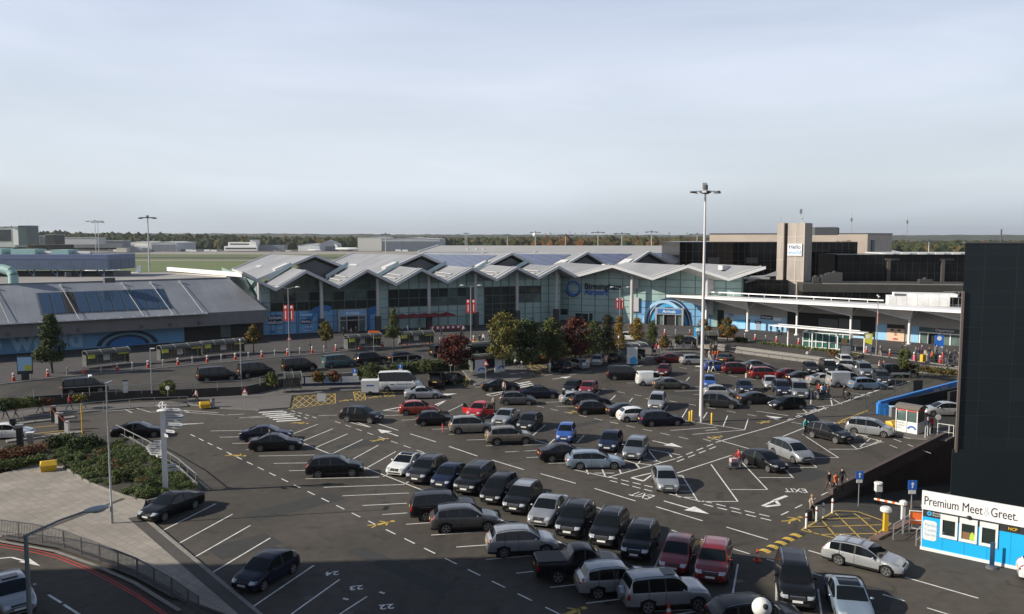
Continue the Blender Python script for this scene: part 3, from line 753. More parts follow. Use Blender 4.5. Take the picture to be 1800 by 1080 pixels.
for px0, px1, y0, y1 in ((960, 975, 545, 575), (984, 998, 543, 553), (1012, 1034, 551, 566), (1036, 1042, 551, 568)):
 FRW.slab(mv, FRW.at(px0), max(ZF, FRW.zat(px0, y1)), FRW.at(px1), FRW.zat(px0, y0), .0, .05)
part(mv, 'window', [m_vis]); part(mm, 'mullion', [m_mull])
mb = MB(); e0 = FL.p(bs[0], 0); e1 = e0 + BL * 70
mb.poly([(e1.x, e1.y, ZF), (e0.x, e0.y, ZF), (e0.x, e0.y, 11.2), (e1.x, e1.y, 11.2)])
r0 = FRW.p(aR1, 0); r1 = r0 + BL * 30 + UR * 6
mb.poly([(r0.x, r0.y, ZF), (r1.x, r1.y, ZF), (r1.x, r1.y, 11.4), (r0.x, r0.y, 11.4)])
part(mb, 'side_wall', [m_teal])
for px in (456, 565, 664, 754, 836, 909, 978):
 a = FL.at(px, 2.2); mb = MB(); p = FL.p(a, 0, 2.2)
 mb.cyl((p.x, p.y, ZF + 3.0), (p.x, p.y, zinterp(ZL, a) - .4), .34, .34, 10); mb.box((p.x, p.y, ZF + 1.5), (1.0, 1.0, 3.0), R(24), 1)
 part(mb, 'column', [m_col, mat('dark_stone_plinth', (.06, .055, .055), .8, var=.3, vscale=2)])
for px in (1111, 1243):
 a = FRW.at(px, 2.0); mb = MB(); p = FRW.p(a, 0, 2.0)
 mb.cyl((p.x, p.y, ZF), (p.x, p.y, zinterp(ZRt, a + 2) - .4), .34, .34, 10)
 part(mb, 'column', [m_col])
 mb = MB(); FRW.slab(mb, a - 1.0, 8.4, a + .9, 10.6, .2, .4); FRW.slab(mb, a - 1.0, 3.6, a + 1.0, 6.6, .2, .4); part(mb, 'louvre_panel', [m_col])
def sign(F_, px0, y0, px1, y1, m, d=.12, txt=None, size=None, tm=None, name='poster', th=.05):
 a0, a1 = F_.at(px0, d), F_.at(px1, d); z1, z0 = F_.zat(px0, y0, d), F_.zat(px0, y1, d)
 mb = MB(); F_.slab(mb, a0, z0, a1, z1, d - th, d); o = part(mb, name, [m])
 if txt:
  lines = txt if isinstance(txt, list) else [txt]; h = (z1 - z0) / len(lines); mt = MB()
  for i, t in enumerate(lines):
   sz = size or h * .95; F_.txt(mt, t, (a0 + a1) / 2, z1 - h * (i + .5) - sz * .28, sz, d + .012, bold=.015, align='CENTER')
  part(mt, 'lettering', [tm or m_ltxt], o)
 return o
sign(FL, 471, 555, 494, 572, m_navy, txt=['Salaam', 'alaikum'], size=.85)
sign(FL, 482, 577, 495, 583, m_pale, txt='Aloha', tm=m_dtxt); sign(FL, 473, 582, 482, 586, m_posterd)
sign(FL, 525, 551, 549, 557, m_cyan, txt='Namaste', size=.6); sign(FL, 528, 562, 545, 570, m_navy, txt='Aloha', size=.7); sign(FL, 532, 574, 548, 583, m_pale, txt='Hola', tm=m_btxt, size=.8)
for px in (484, 508, 524, 558, 646):
 mb = MB(); a = FL.at(px); FL.slab(mb, a - .06, ZF, a + .06, 5.3, .02, .14); part(mb, 'panel_joint', [m_posterd])
sign(FL, 558, 547, 563, 588, m_posterd); sign(FL, 644, 543, 650, 585, m_posterd)
sign(FL, 456, 556, 462, 589, mat('pinkish_poster', (.30, .22, .24), .6), name='poster')
def portal(F_, px0, y0, px1, txt, cat_m, ytop):
 d = 1.0; a0, a1 = F_.at(px0, d), F_.at(px1, d); zt = F_.zat(px0, ytop, d); w = a1 - a0; fr = MB(); gl = MB(); dk = MB()
 F_.slab(fr, a0, zt - 1.35, a1, zt, .02, d); F_.slab(fr, a0, ZF, a0 + .35, zt - 1.35, .02, d); F_.slab(fr, a1 - .35, ZF, a1, zt - 1.35, .02, d)
 for k in (.30, .72): F_.slab(fr, a0 + w * k - .08, ZF, a0 + w * k + .08, zt - 1.35, .5, .9)
 F_.slab(fr, a0 + .35, ZF + 2.2, a1 - .35, ZF + 2.35, .5, .88)
 o = part(fr, 'entrance_porch', [mat('grey_porch_frame', (.33, .34, .35), .5)])
 for k0, k1 in ((.05, .30), (.72, .95)): F_.quad(gl, a0 + w * k0, ZF, a0 + w * k1, zt - 1.35, .6)
 part(gl, 'glass_panel', [m_vis2], o)
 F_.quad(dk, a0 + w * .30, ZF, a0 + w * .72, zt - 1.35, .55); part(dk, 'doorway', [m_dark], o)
 hd = MB(); F_.slab(hd, a0 + .5, zt - 1.15, a1 - .5, zt - .2, d, d + .06); part(hd, 'sign_board', [cat_m], o)
 tx = MB(); F_.txt(tx, txt, (a0 + a1) / 2, zt - .98, .85, d + .075, bold=.01, align='CENTER'); part(tx, 'lettering', [m_ltxt], o)
portal(FL, 594, 0, 644, 'Arrivals', m_poster, 545)
mb = MB(); FL.arc(mb, FL.at(568), 3.0, 2.2, 3.3, R(60), R(170), .07); FL.arc(mb, FL.at(664), 1.2, 3.2, 4.6, R(95), R(180), .07); part(mb, 'poster_swoosh', [m_posterd])
aC = FRW.at(1177); hw = (FRW.at(1217) - FRW.at(1136)) / 2; zt = FRW.zat(1177, 524)
mb = MB(); a0, a1 = FRW.at(1118), FRW.at(1262)
zb = FRW.zat(1118, 524); FRW.quad(mb, a0, ZF, aR1 - 6, zb - .6, .016); part(mb, 'poster_wall', [m_poster])
eh = (zt - ZF) / hw
for (r0_, r1_, d, m) in ((hw * .80, hw, .10, m_navy), (hw * .68, hw * .80, .10, m_cyan), (hw * .52, hw * .68, .10, m_navy), (0, hw * .52, .10, m_cyan), (hw * .90, hw * .93, .115, m_pale)):
 mb = MB(); FRW.arc(mb, aC, ZF, r0_, r1_, R(0), R(180), d, ey=eh); part(mb, 'arch_band', [m])
mb = MB(); FRW.arc(mb, aC - hw * .25, ZF, hw * .82, hw * .93, R(20), R(180), .125, ey=eh * .98); part(mb, 'arch_band', [m_pale])
portal(FRW, 1152, 0, 1202, 'Arrivals', m_posterd, 541)
mb = MB(); sg = FRW.at(1212, 1.2)
aL = FRW.at(1008, .25); zL = FRW.zat(1008, 507, .25)
mb = MB(); FRW.arc(mb, aL, zL, 1.18, 1.62, 0, 2 * math.pi, .30, n=40); part(mb, 'ring_logo', [m_btxt])
mb = MB(); FRW.arc(mb, aL + .1, zL + .12, 1.22, 1.40, 0, 2 * math.pi, .315, n=40); part(mb, 'ring_logo', [mat('logo_blue', (.05, .26, .62), .5)])
mb = MB(); FRW.arc(mb, aL - .1, zL - .15, 1.52, 1.74, R(190), R(350), .32, n=24); part(mb, 'ring_logo', [m_navy])
mb = MB(); FRW.txt(mb, 'Birmingham', FRW.at(1027, .3), FRW.zat(1027, 508, .3), 1.72, .3, bold=.03); part(mb, 'lettering', [m_dtxt])
mb = MB(); FRW.txt(mb, 'Airport', FRW.at(1027, .3), FRW.zat(1027, 518, .3), 1.72, .3, bold=.03); part(mb, 'lettering', [m_btxt])
for px in (707, 727, 747, 764, 785):
 a = FL.at(px, 4); z = 4.0; mb = MB(); w = 1.5
 P = [FL.p(a - w, z - .3, 2.6), FL.p(a + w, z - .3, 2.6), FL.p(a + w, z - .3, 5.2), FL.p(a - w, z - .3, 5.2)]; top = FL.p(a, z + .45, 3.9)
 for i in range(4): mb.poly([P[i], P[(i + 1) % 4], P[(i + 1) % 4] + Z3 * .18, P[i] + Z3 * .18]); mb.poly([P[i] + Z3 * .18, P[(i + 1) % 4] + Z3 * .18, top])
 t = thing('cafe_parasol', 'dark red square cafe parasol against the terminal glass', 'parasol', tuple(FL.p(a, ZF + .12, 3.9)), 0, 'cafe parasols')
 part(mb, 'canopy', [m_red], t)
 mb = MB(); q = FL.p(a, 0, 3.9); mb.cyl((q.x, q.y, ZF + .12), (q.x, q.y, z + .4), .05, .05, 6); part(mb, 'pole', [m_steel], t)
for px in range(760, 806, 9):
 a = FL.at(px, 6); mb = MB(); FL.slab(mb, a - .55, ZF + .25, a + .55, ZF + 1.05, 6, 6.06);
 t = thing('cafe_barrier', 'low red cloth cafe barrier with a round pale emblem', 'barrier', tuple(FL.p(a, ZF + .12, 6)), 0, 'cafe barriers')
 part(mb, 'cloth_panel', [mat('red_cloth', (.34, .05, .04), .8)], t)
 mb = MB(); FL.arc(mb, a, ZF + .65, 0, .26, 0, 2 * math.pi, 6.075, n=14); part(mb, 'emblem', [m_ltxt], t)
 mb = MB()
 for sx in (-.55, .55): q = FL.p(a + sx, 0, 6.03); mb.cyl((q.x, q.y, ZF + .12), (q.x, q.y, ZF + 1.1), .03, .03, 6)
 part(mb, 'frame', [m_steel], t)
# ------------------------------------------------------------------ low building on the left with the sloping metal roof
low = thing('low_terminal_wing', 'low building with sloping grey metal roof, window band and blue mural below', 'building', (-80, 140, ZF))
ul = Vector((.819, .574, 0)); FB = Face((-45.5, 149.0), ul)
a_l = -75.0; mb = MB()
m_clad = pattern_mat('grey_roof_cladding', (.24, .25, .275), (.18, .185, .20), sx=1.5, sy=40, lw=.025, rot=-math.atan2(.574, .819) , rough=.5, var=.04, offset=0, vsc=.2)
m_clad2 = mat('grey_fascia_cladding', (.15, .145, .145), .7, var=.15, vscale=.4, streak=.18)
FB_D = 3.0
zf0, zf1, zt = 4.1, 6.35, 11.6; back = -7.5
mb.poly([FB.p(a_l, zf1, FB_D), FB.p(.3, zf1, FB_D), FB.p(-3.2, zt, back), FB.p(a_l, zt, back)])
part(mb, 'sloping_roof', [m_clad], low)
mb = MB(); mb.poly([FB.p(.3, zf1, FB_D), FB.p(6, zf1, -12), FB.p(3, zt, -20), FB.p(-3.2, zt, back)]); part(mb, 'sloping_roof', [m_clad], low)
mb = MB(); FB.slab(mb, a_l, zf0, .3, zf1, FB_D - .25, FB_D); part(mb, 'fascia', [m_clad2], low)
mb = MB(); mb.poly([FB.p(a_l, zf0 + .01, FB_D), FB.p(a_l, zf0 + .01, 0), FB.p(.3, zf0 + .01, 0), FB.p(.3, zf0 + .01, FB_D)]); part(mb, 'soffit', [m_soff], low)
mb = MB(); FB.quad(mb, a_l, ZF, .3, zf0, 0); part(mb, 'wall', [mat('dark_brown_wall', (.028, .024, .024), .8, var=.2, vscale=.8)], low)
mb = MB(); aM = FB.at(322); FB.quad(mb, a_l, ZF + .3, aM, zf0 - .1, .03); part(mb, 'mural', [mat('blue_mural', (.11, .26, .42), .5, var=.2, vscale=.15)], low)
mb = MB(); a0 = FB.at(386); FB.quad(mb, a0, ZF + .6, FB.at(404), zf0 - .2, .03); part(mb, 'window', [m_vis2], low)
mb = MB(); FB.txt(mb, 'hello world', FB.at(144), ZF + .75, 4.4, .06, bold=.03, align='RIGHT', sx=.95); part(mb, 'lettering', [mat('pale_mural_letter', (.26, .42, .56), .6)], low)
aC = FB.at(222); k_ = FB.at(275) - aC
for (r0_, r1_, d, m) in ((k_ * .86, k_ * 1.02, .05, m_navy), (k_ * .74, k_ * .86, .05, mat('mural_teal', (.14, .30, .36), .6)), (k_ * .0, k_ * .60, .05, m_posterd), (k_ * .60, k_ * .74, .05, m_navy)):
 mb = MB(); FB.arc(mb, aC, ZF + .2, r0_, r1_, R(8), R(172), d, ey=(zf0 - ZF - .4) / (k_ * 1.02)); part(mb, 'mural_band', [m], low)
mb = MB()
sl = lambda a, t, lift=.05: FB.p(a, zf1 + (zt - zf1) * t, FB_D + (back - FB_D) * t) + Vector((0, 0, lift))
w0, w1 = FB.at(69, -2), FB.at(293, -2)
N = 11
for i in range(N):
 x0, x1 = w0 + (w1 - w0) * i / N + .12, w0 + (w1 - w0) * (i + 1) / N - .12
 mb = MB(); mb.sheet([sl(x0, .17, .12), sl(x1, .17, .12), sl(x1, .72, .12), sl(x0, .72, .12)], .08)
 part(mb, 'window', [mat('blue_roof_glass', (.035, .065, .115), .12, spec=.7) if i != 2 else m_dark], low)
mb = MB(); mb.sheet([sl(w0 - .15, .15), sl(w1 + .15, .15), sl(w1 + .15, .74), sl(w0 - .15, .74)], .06); part(mb, 'window_frame', [mat('roof_window_frame', (.10, .11, .12), .5)], low)
for px in (15, 139, 252, 304, 357):
 a = FB.at(px, FB_D + .9); mb = MB(); mb.beam(FB.p(a, zf1 + .1, FB_D + .8), sl(a - 1.2, .86, .25), .06, .06); mb.box(sl(a - 1.2, .9, .2), (.35, .35, .5), 0); part(mb, 'tie_rod', [m_fascia], low)
mb = MB(); x0, x1 = a_l, FB.at(362, FB_D)
FB.slab(mb, x0, zf1 - .12, x1, zf1 + .03, FB_D + 1.0, FB_D + 1.1); FB.slab(mb, x0, zf1 - .12, x1, zf1 + .03, FB_D + .01, FB_D + .1)
k = x1
while k > x0: FB.slab(mb, k - .12, zf1 - .1, k, zf1 + .02, FB_D + .1, FB_D + 1.0); k -= 1.9
part(mb, 'sun_shelf', [m_fascia], low)
mb = MB(); k = x1
while k - 2 > x0: FB.slab(mb, k - 1.85, zf1 - .09, k - .13, zf1 - .05, FB_D + .11, FB_D + .99); k -= 1.9
part(mb, 'shelf_louvre', [m_gab], low)
for px in (12, 135, 247, 298, 349):
 a = FB.at(px, FB_D); mb = MB(); FB.slab(mb, a - .2, zf0 + .35, a + .2, zf0 + .85, FB_D, FB_D + .3); part(mb, 'floodlight', [m_gab], low)
mb = MB(); pts = [FB.p(a_l, 0, back)[:2], FB.p(-3.2, 0, back)[:2], FB.p(3, 0, -20)[:2], FB.p(-2, 0, -42)[:2], FB.p(a_l, 0, -42)[:2]]
mb.prism(pts, ZF, zt, 0); part(mb, 'flat_roof', [mat('pale_roof_membrane', (.26, .245, .235), .85, var=.28, vscale=.12)], low)
mb = MB(); FB.slab(mb, a_l, zt, -3.4, zt + .18, back - .3, back); part(mb, 'parapet', [m_clad2], low)
for px, py, sz in ((192, 497, (1.6, 1.6, .8)), (120, 487, (1.0, 1.0, .9))):
 p = G(px, py, zt); mb = MB(); mb.box((p.x, p.y, zt + sz[2] / 2), sz, R(35)); part(mb, 'roof_vent', [m_gab], low)
wt = thing('roof_gutter_wall', 'bright white boxed gutter wall running from the flat roof to the zigzag roof', 'wall', tuple(PT(300, 470, 172)))
mb = MB(); mb.beam(PT(297, 473, 176), PT(429, 483.5, 151.5), .9, .75); part(mb, 'gutter', [mat('bright_white_metal', (.78, .77, .75), .5)], wt)
mb = MB(); mb.beam(PT(306, 481, 175), PT(400, 488, 156), .4, 1.2); part(mb, 'wall', [mat('cream_render', (.50, .46, .42), .8, var=.1, vscale=.5)], wt)
plant = thing('rooftop_plant_room', 'long ribbed blue metal plant enclosure on stilts above the flat roof', 'plant room', (-105, 160, zt))
m_bclad = pattern_mat('blue_ribbed_cladding', (.065, .098, .165), (.045, .068, .12), sx=.55, sy=50, lw=.05, rot=-R(8), rough=.55, var=.04, offset=0)
Fp = Face(tuple(PT(190, 470, 158)[:2]), (.99, -.02))
ap = -60
mb = MB(); zb, zt2 = Fp.zat(150, 475), Fp.zat(150, 448)
mb.prism([Fp.p(ap, 0)[:2], Fp.p(0, 0)[:2], Fp.p(0, 0, -11)[:2], Fp.p(ap, 0, -11)[:2]], zb, zt2 - .9); part(mb, 'enclosure', [m_bclad], plant)
mb = MB(); Fp.slab(mb, ap, zt2 - .9, .02, zt2, -11, .04); part(mb, 'parapet', [mat('blue_capping', (.085, .115, .22), .5)], plant)
mb = MB(); Fp.slab(mb, ap, zt, -.5, zt + .75, -10, -3); part(mb, 'base_plinth', [m_gab], plant)
for k in range(12):
 a = -1.0 - k * 4.5; mb = MB(); mb.beam(Fp.p(a, zt, -.4), Fp.p(a, zb, -.4), .25, .25); mb.beam(Fp.p(a, zt + .1, -.4), Fp.p(a - 1.4, zb, -.4), .15, .15); part(mb, 'stilt', [mat('blue_steel', (.06, .10, .16), .6)], plant)
m_mint = mat('mint_ductwork', (.30, .46, .43), .5, var=.1, vscale=1)
for px0, px1, y0 in ((30, 72, 438), (100, 130, 439), (-20, 14, 437)):
 mb = MB(); p0, p1 = PT(px0, 448, 163), PT(px1, 448, 163); h = PT(px0, y0, 163).z - p0.z
 mb.box(((p0.x + p1.x) / 2, 163, p0.z + h / 2 - .2), (p1.x - p0.x, 4, h + .4), 0)
 part(mb, 'air_handling_unit', [m_mint], plant)
mb = MB(); mb.cyl(PT(14, 445, 163), PT(160, 446, 163), .45, .45, 10); part(mb, 'duct', [m_col], plant)
duct = thing('roof_duct', 'fat mint green duct elbow standing on the flat roof edge', 'duct', tuple(G(24, 500, zt)))
mb = MB(); a = G(24, 500, zt); mb.tube([a, a + Z3 * 1.5, a + Vector((-.5, .2, 2.1)), a + Vector((-2.0, .5, 2.5)), a + Vector((-6, 1, 2.6))], .75, 10); part(mb, 'pipe', [m_mint], duct, 50)
# ------------------------------------------------------------------ long pier roof behind the terminal
pier = thing('pier_building', 'long low pier with shallow pale metal roof behind the zigzag terminal', 'building', (50, 270, 0))
Fq = Face(tuple(PT(735, 443, 262)[:2]), (.99, -.04))
z0_, z1_ = Fq.zat(735, 443), PT(760, 432, 285).z
La = 150; mb = MB()
mb.sheet([Fq.p(0, z0_), Fq.p(La, z0_), Fq.p(La, z1_, -26), Fq.p(3, z1_, -26)], .3); mb.sheet([Fq.p(3, z1_, -26), Fq.p(La, z1_, -26), Fq.p(La, z0_, -52), Fq.p(0, z0_, -52)], .3)
part(mb, 'roof', [mat('pale_pier_roof', (.36, .35, .335), .6, var=.06, vscale=.1)], pier)
mb = MB(); Fq.slab(mb, 0, z0_ - .9, La, z0_ + .05, 0, .3); mb.beam(Fq.p(0, z0_, .1), Fq.p(3, z1_, -26), .5, .5); part(mb, 'fascia', [m_fascia], pier)
mb = MB(); Fq.slab(mb, 3, 0, La, z0_ - .9, -50, -2); part(mb, 'wall', [m_fascia], pier)
mb = MB(); Fq.slab(mb, 3, z0_ - 4.2, 60, z0_ - 1.7, -2, -1.9); part(mb, 'window', [m_vis2], pier)
for px in (822, 838, 850):
 p = PT(px, 437, 270); mb = MB(); mb.cyl((p.x, p.y, z0_), p, .35, .35, 8); part(mb, 'roof_vent', [m_fascia], pier)
# ------------------------------------------------------------------ black glass office block, concrete tower, beige block
m_blk = mat('black_glass', (.004, .004, .0045), .06, spec=.22)
m_blk2 = mat('black_glass_panel', (.008, .0075, .0075), .2, spec=.2, var=.5, vscale=.15)
m_bgrid = mat('black_mullion', (.035, .034, .034), .4)
blk = thing('black_office_block', 'wide black glass office block with stepped roofs behind the white canopy', 'building', (70, 190, ZF))
def glassbox(F_, a0, a1, z0, z1, dep, dx=1.55, dz=2.1, m=m_blk, par=None):
 mb = MB(); F_.slab(mb, a0, z0, a1, z1, -dep, 0); part(mb, 'glass_wall', [m], par or blk)
 g = MB(); k = a0
 while k <= a1 + .01: F_.slab(g, k - .03, z0, k + .03, z1, .003, .05); k += dx
 z = z0
 while z <= z1 + .01: F_.slab(g, a0, z - .03, a1, z + .03, .003, .045); z += dz
 part(g, 'mullion', [m_bgrid], par or blk)
F1 = Face(tuple(PT(1195, 425, 196)[:2]), (.99, .03))
zt1 = F1.zat(1195, 425.5)
glassbox(F1, 0, F1.at(1505), ZF, zt1, 20)
for px in (1243, 1310):
 a = F1.at(px); mb = MB(); F1.slab(mb, a, F1.zat(px, 463), a + 2.8, F1.zat(px, 453), .06, .12); part(mb, 'vent_panel', [m_bgrid], blk)
F2 = Face(tuple(PT(1436, 447, 178)[:2]), (.99, -.06))
zt2_ = F2.zat(1560, 448); glassbox(F2, 4.5, 62, ZF, zt2_, 14, m=m_blk2)
mb = MB(); F2.slab(mb, F2.at(1548), zt2_ + .1, 62, zt2_ + .4, -10, .8); part(mb, 'roof_edge', [m_fascia], blk)
for px in (1558, 1586, 1616, 1646, 1675):
 a = F2.at(px); mb = MB(); F2.slab(mb, a - .9, zt2_ + .1, a + .9, zt2_ + .45, .8, 1.0); part(mb, 'roof_rail', [mat('bright_white_metal'), ], blk)
for px in (1560, 1655):
 a = F2.at(px); mb = MB(); F2.slab(mb, a - .35, ZF, a + .35, zt2_ - 1.2, .0, .35); F2.slab(mb, a - .8, zt2_ - 1.2, a + 2.2, zt2_ - .8, .0, .3); part(mb, 'concrete_pier', [mat('dim_concrete', (.10, .085, .075), .8)], blk)
F3 = Face(tuple(PT(1411, 500, 164)[:2]), (.985, -.17))
zt3 = F3.zat(1500, 500); glassbox(F3, 0, 60, ZF, zt3 - 1.6, 13, m=m_blk2)
mb = MB(); F3.slab(mb, 0, zt3 - 1.6, 60, zt3, -13, .25); part(mb, 'roof_band', [mat('dark_olive_cladding', (.045, .043, .036), .7, var=.2, vscale=.5)], blk)
mb = MB(); F3.slab(mb, 4, zt3, 60, zt3 + .12, -1.2, .1); part(mb, 'roof_edge', [mat('worn_grey_edge', (.22, .21, .19), .8, var=.3, vscale=1)], blk)
for px, py, sz in ((1433, 495, (1.2, 1.2, 1.1)), (1452, 492, (2.2, 2.2, 1.5)), (1466, 488, (2.6, 2.2, 2.0)), (1625, 505, (2.4, 1.4, .8))):
 a = F3.at(px, -4); c = F3.p(a, zt3 + sz[2] / 2 + .1, -4); mb = MB(); mb.box(c, sz, R(-10)); mb.cyl(c + Z3 * sz[2] / 2, c + Z3 * (sz[2] / 2 + .3), .4, .4, 10); part(mb, 'roof_plant', [mat('plant_grey', (.05, .05, .05), .6)], blk)
F4 = Face(tuple(PT(1306, 500, 172)[:2]), (.985, -.17))
glassbox(F4, 0, 9, ZF, F4.zat(1306, 492), 8, m=m_blk2)
mb = MB();
for i in range(3): mb.beam(PT(1310 + i * 4, 497 - i * 5, 170), PT(1366, 478 + i * 3, 168), .3, .3)
mb.box(PT(1330, 489, 168), (5, 2, .35), R(-15)); part(mb, 'roof_steelwork', [m_steel], blk)
tower = thing('concrete_tower', 'square ribbed brown concrete tower with a white sign on its sunny face', 'tower', tuple(PT(1411, 590, 170)))
a35 = R(33); c0 = PT(1411, 520, 170); ztw = PT(1411, 392, 170).z
FTl = Face((c0.x - .839 * 5.4, c0.y + .545 * 5.4), (.839, -.545));
m_twr = pattern_mat('ribbed_concrete', (.36, .29, .235), (.42, .35, .29), sx=2.6, sy=4.0, lw=.06, rot=0, rough=.9, var=.06, offset=0, vsc=.6)
m_twr = mat('ribbed_concrete_face', (.405, .355, .31), .9, streak=.22, vscale=1.6, bump=.15, bscale=8)
def tw(a0, a1, d0, d1, z0=ZF, z1=ztw, m=m_twr, n='shaft'):
 mb = MB(); FTl.slab(mb, a0, z0, a1, z1, d0, d1); part(mb, n, [m], tower)
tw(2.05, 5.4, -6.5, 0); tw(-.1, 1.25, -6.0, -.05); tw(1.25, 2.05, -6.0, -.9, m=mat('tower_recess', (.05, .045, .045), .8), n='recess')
mb = MB()
for z in (ZF + 4.6, ZF + 9.2, ZF + 13.4, ztw - 2.9):
 FTl.slab(mb, 2.04, z - .07, 5.41, z + .07, -.002, .05); FTl.slab(mb, -.11, z - .07, 1.26, z + .07, -.06, .0)
FTl.slab(mb, 3.65, ZF, 3.8, ztw, -.002, .045); FTl.slab(mb, 5.28, ZF, 5.44, ztw, -.002, .04)
part(mb, 'concrete_rib', [mat('pale_rib', (.56, .48, .42), .9)], tower)
for k in range(9):
 mb = MB(); FTl.slab(mb, 5.4, ZF, 5.46, ztw, -.4 - k * .7, -.2 - k * .7); part(mb, 'side_rib', [m_twr], tower)
zs1, zs0 = PT(1395, 429, 170).z, PT(1395, 450, 170).z
mb = MB(); FTl.slab(mb, 2.15, zs0, 5.0, zs1, .06, .22); sb = part(mb, 'sign_board', [mat('sign_white', (.80, .80, .80), .5)], tower)
mb = MB(); FTl.txt(mb, 'Hello', 3.57, zs0 + 1.42, 1.18, .235, bold=.012, align='CENTER', sx=.94); part(mb, 'lettering', [mat('sign_navy_text', (.03, .04, .16), .5)], sb)
mb = MB(); FTl.txt(mb, 'world', 3.57, zs0 + .32, 1.18, .235, bold=.012, align='CENTER', sx=.94); part(mb, 'lettering', [mat('sign_sky_text', (.18, .42, .72), .5)], sb)
mb = MB(); p = FTl.p(4.4, 0, -1.5); mb.cyl((p.x, p.y, ztw), (p.x, p.y, ztw + 3.0), .07, .03, 6); mb.cyl((p.x, p.y, ztw + .8), (p.x, p.y, ztw + 1.1), .3, .3, 8); part(mb, 'aerial', [m_fascia], tower)
mb = MB(); p = FTl.p(.2, 0, -1.5); mb.cyl((p.x, p.y, ztw), (p.x, p.y, ztw + 1.3), .04, .03, 5); part(mb, 'aerial', [m_steel], tower)
beige = thing('beige_plant_block', 'beige rendered block with stained walls rising behind the black offices', 'building', tuple(PT(1524, 500, 214)))
m_bei = mat('beige_render', (.50, .42, .35), .85, var=.12, vscale=.25); zbt = PT(1524, 411.5, 214).z
cB = PT(1524, 450, 214); FBg = Face((cB.x - .93 * 40, cB.y + .36 * 40), (.93, -.36))
mb = MB(); q = cB + Vector((.62, .78, 0)) * 24; pts = [FBg.p(0, 0)[:2], cB[:2], q[:2], (q.x - 37, q.y + 14)]
mb.prism(pts, ZF, zbt, 0); part(mb, 'wall', [m_bei], beige)
mb = MB(); mb.prism([(p[0] + (.15 if i in (1, 2) else -.15), p[1] - .15) for i, p in enumerate(pts)], zbt + .003, zbt + .2, 0); part(mb, 'roof_edge', [m_gab], beige)
for a, z, r in ((32.8, zbt - 2.4, .85), (34.2, zbt - 2.3, .7), (35.4, zbt - 2.2, .8), (36, zbt - 4.4, .35), (35, zbt - 3.6, .25)):
 mb = MB(); FBg.arc(mb, a, z, 0, r, 0, 2 * math.pi, .02, n=9, ey=.8); part(mb, 'damp_stain', [mat('damp_stain', (.22, .17, .13), .9)], beige)
Fbs = Face(tuple(cB[:2]), (.62, .78)); mb = MB(); Fbs.slab(mb, 3.2, ZF, 5.6, zbt - 1.6, .02, .3); part(mb, 'service_door', [mat('grey_blue_duct', (.10, .105, .13), .6)], beige)
dbx = thing('rooftop_box', 'dark grey plant box on the roof beside the concrete tower', 'plant room', tuple(PT(1452, 413, 190)))
mb = MB(); p = PT(1450, 406, 190); mb.box((p.x, p.y, p.z - .1), (5.0, 4, 1.8), R(-10)); part(mb, 'casing', [m_gab], dbx)
mb = MB(); mb.box((p.x + 1.2, p.y - 2.0, p.z - .1), (2.4, .14, 1.5), R(-10)); part(mb, 'louvre', [m_dark], dbx)
for px, y0, y1, Y in ((1497, 374, 412, 220), (1595, 380, 412, 226), (1408, 366, 384, 170)):
 t = thing('roof_mast', {1497: 'thin lattice aerial mast rising behind the beige block', 1595: 'short thin aerial near the corner of the beige block', 1408: 'thin white aerial tip above the concrete tower'}[px], 'aerial', tuple(PT(px, y1, Y)))
 mb = MB(); mb.cyl(PT(px, y1 + 3, Y), PT(px, y0, Y), .07, .03, 5); part(mb, 'pole', [m_steel], t)
 mb = MB(); mb.box(PT(px, (y0 * 2 + y1) / 3, Y), (.5, .05, .9)); part(mb, 'antenna', [m_steel], t)
# ------------------------------------------------------------------ white canopy in front of departures
can = thing('entrance_canopy', 'long white canopy on branching steel columns along the departures front', 'canopy', (52, 152, ZF))
FC = Face((38.6, 164.6), (.753, -.658))             # column line
m_cw = mat('white_canopy_steel', (.80, .79, .78), .45, var=.05, vscale=.5)
m_csof = mat('canopy_soffit', (.74, .72, .69), .6, var=.15, vscale=.6)
ZC = 7.6; fe = 3.6
c_a = lambda px: FC.at(px, 0)
aL0 = FC.at(1180, fe); aE = 62.0
mb = MB(); mb.sheet([FC.p(aL0 - 1, ZC, fe), FC.p(aE, ZC, fe), FC.p(aE, ZC - .2, -3.6), FC.p(aL0 + 6, ZC - .2, -3.6)], .16); part(mb, 'canopy_roof', [m_cw], can)
mb = MB(); mb.beam(FC.p(aL0 - 1, ZC - .2, fe), FC.p(aE, ZC - .2, fe), .4, .42); part(mb, 'edge_beam', [m_cw], can)
mb = MB(); mb.beam(FC.p(aL0 + 3, ZC + .55, -2.5), FC.p(c_a(1545), ZC + .55, -2.5), .2, .2)
k = aL0 + 4
while k < c_a(1545): mb.beam(FC.p(k, ZC, -2.5), FC.p(k, ZC + .5, -2.5), .1, .1); k += 3.2
part(mb, 'roof_rail', [m_cw], can)
cpx = [1242, 1315, 1402, 1497, 1600, 1714]
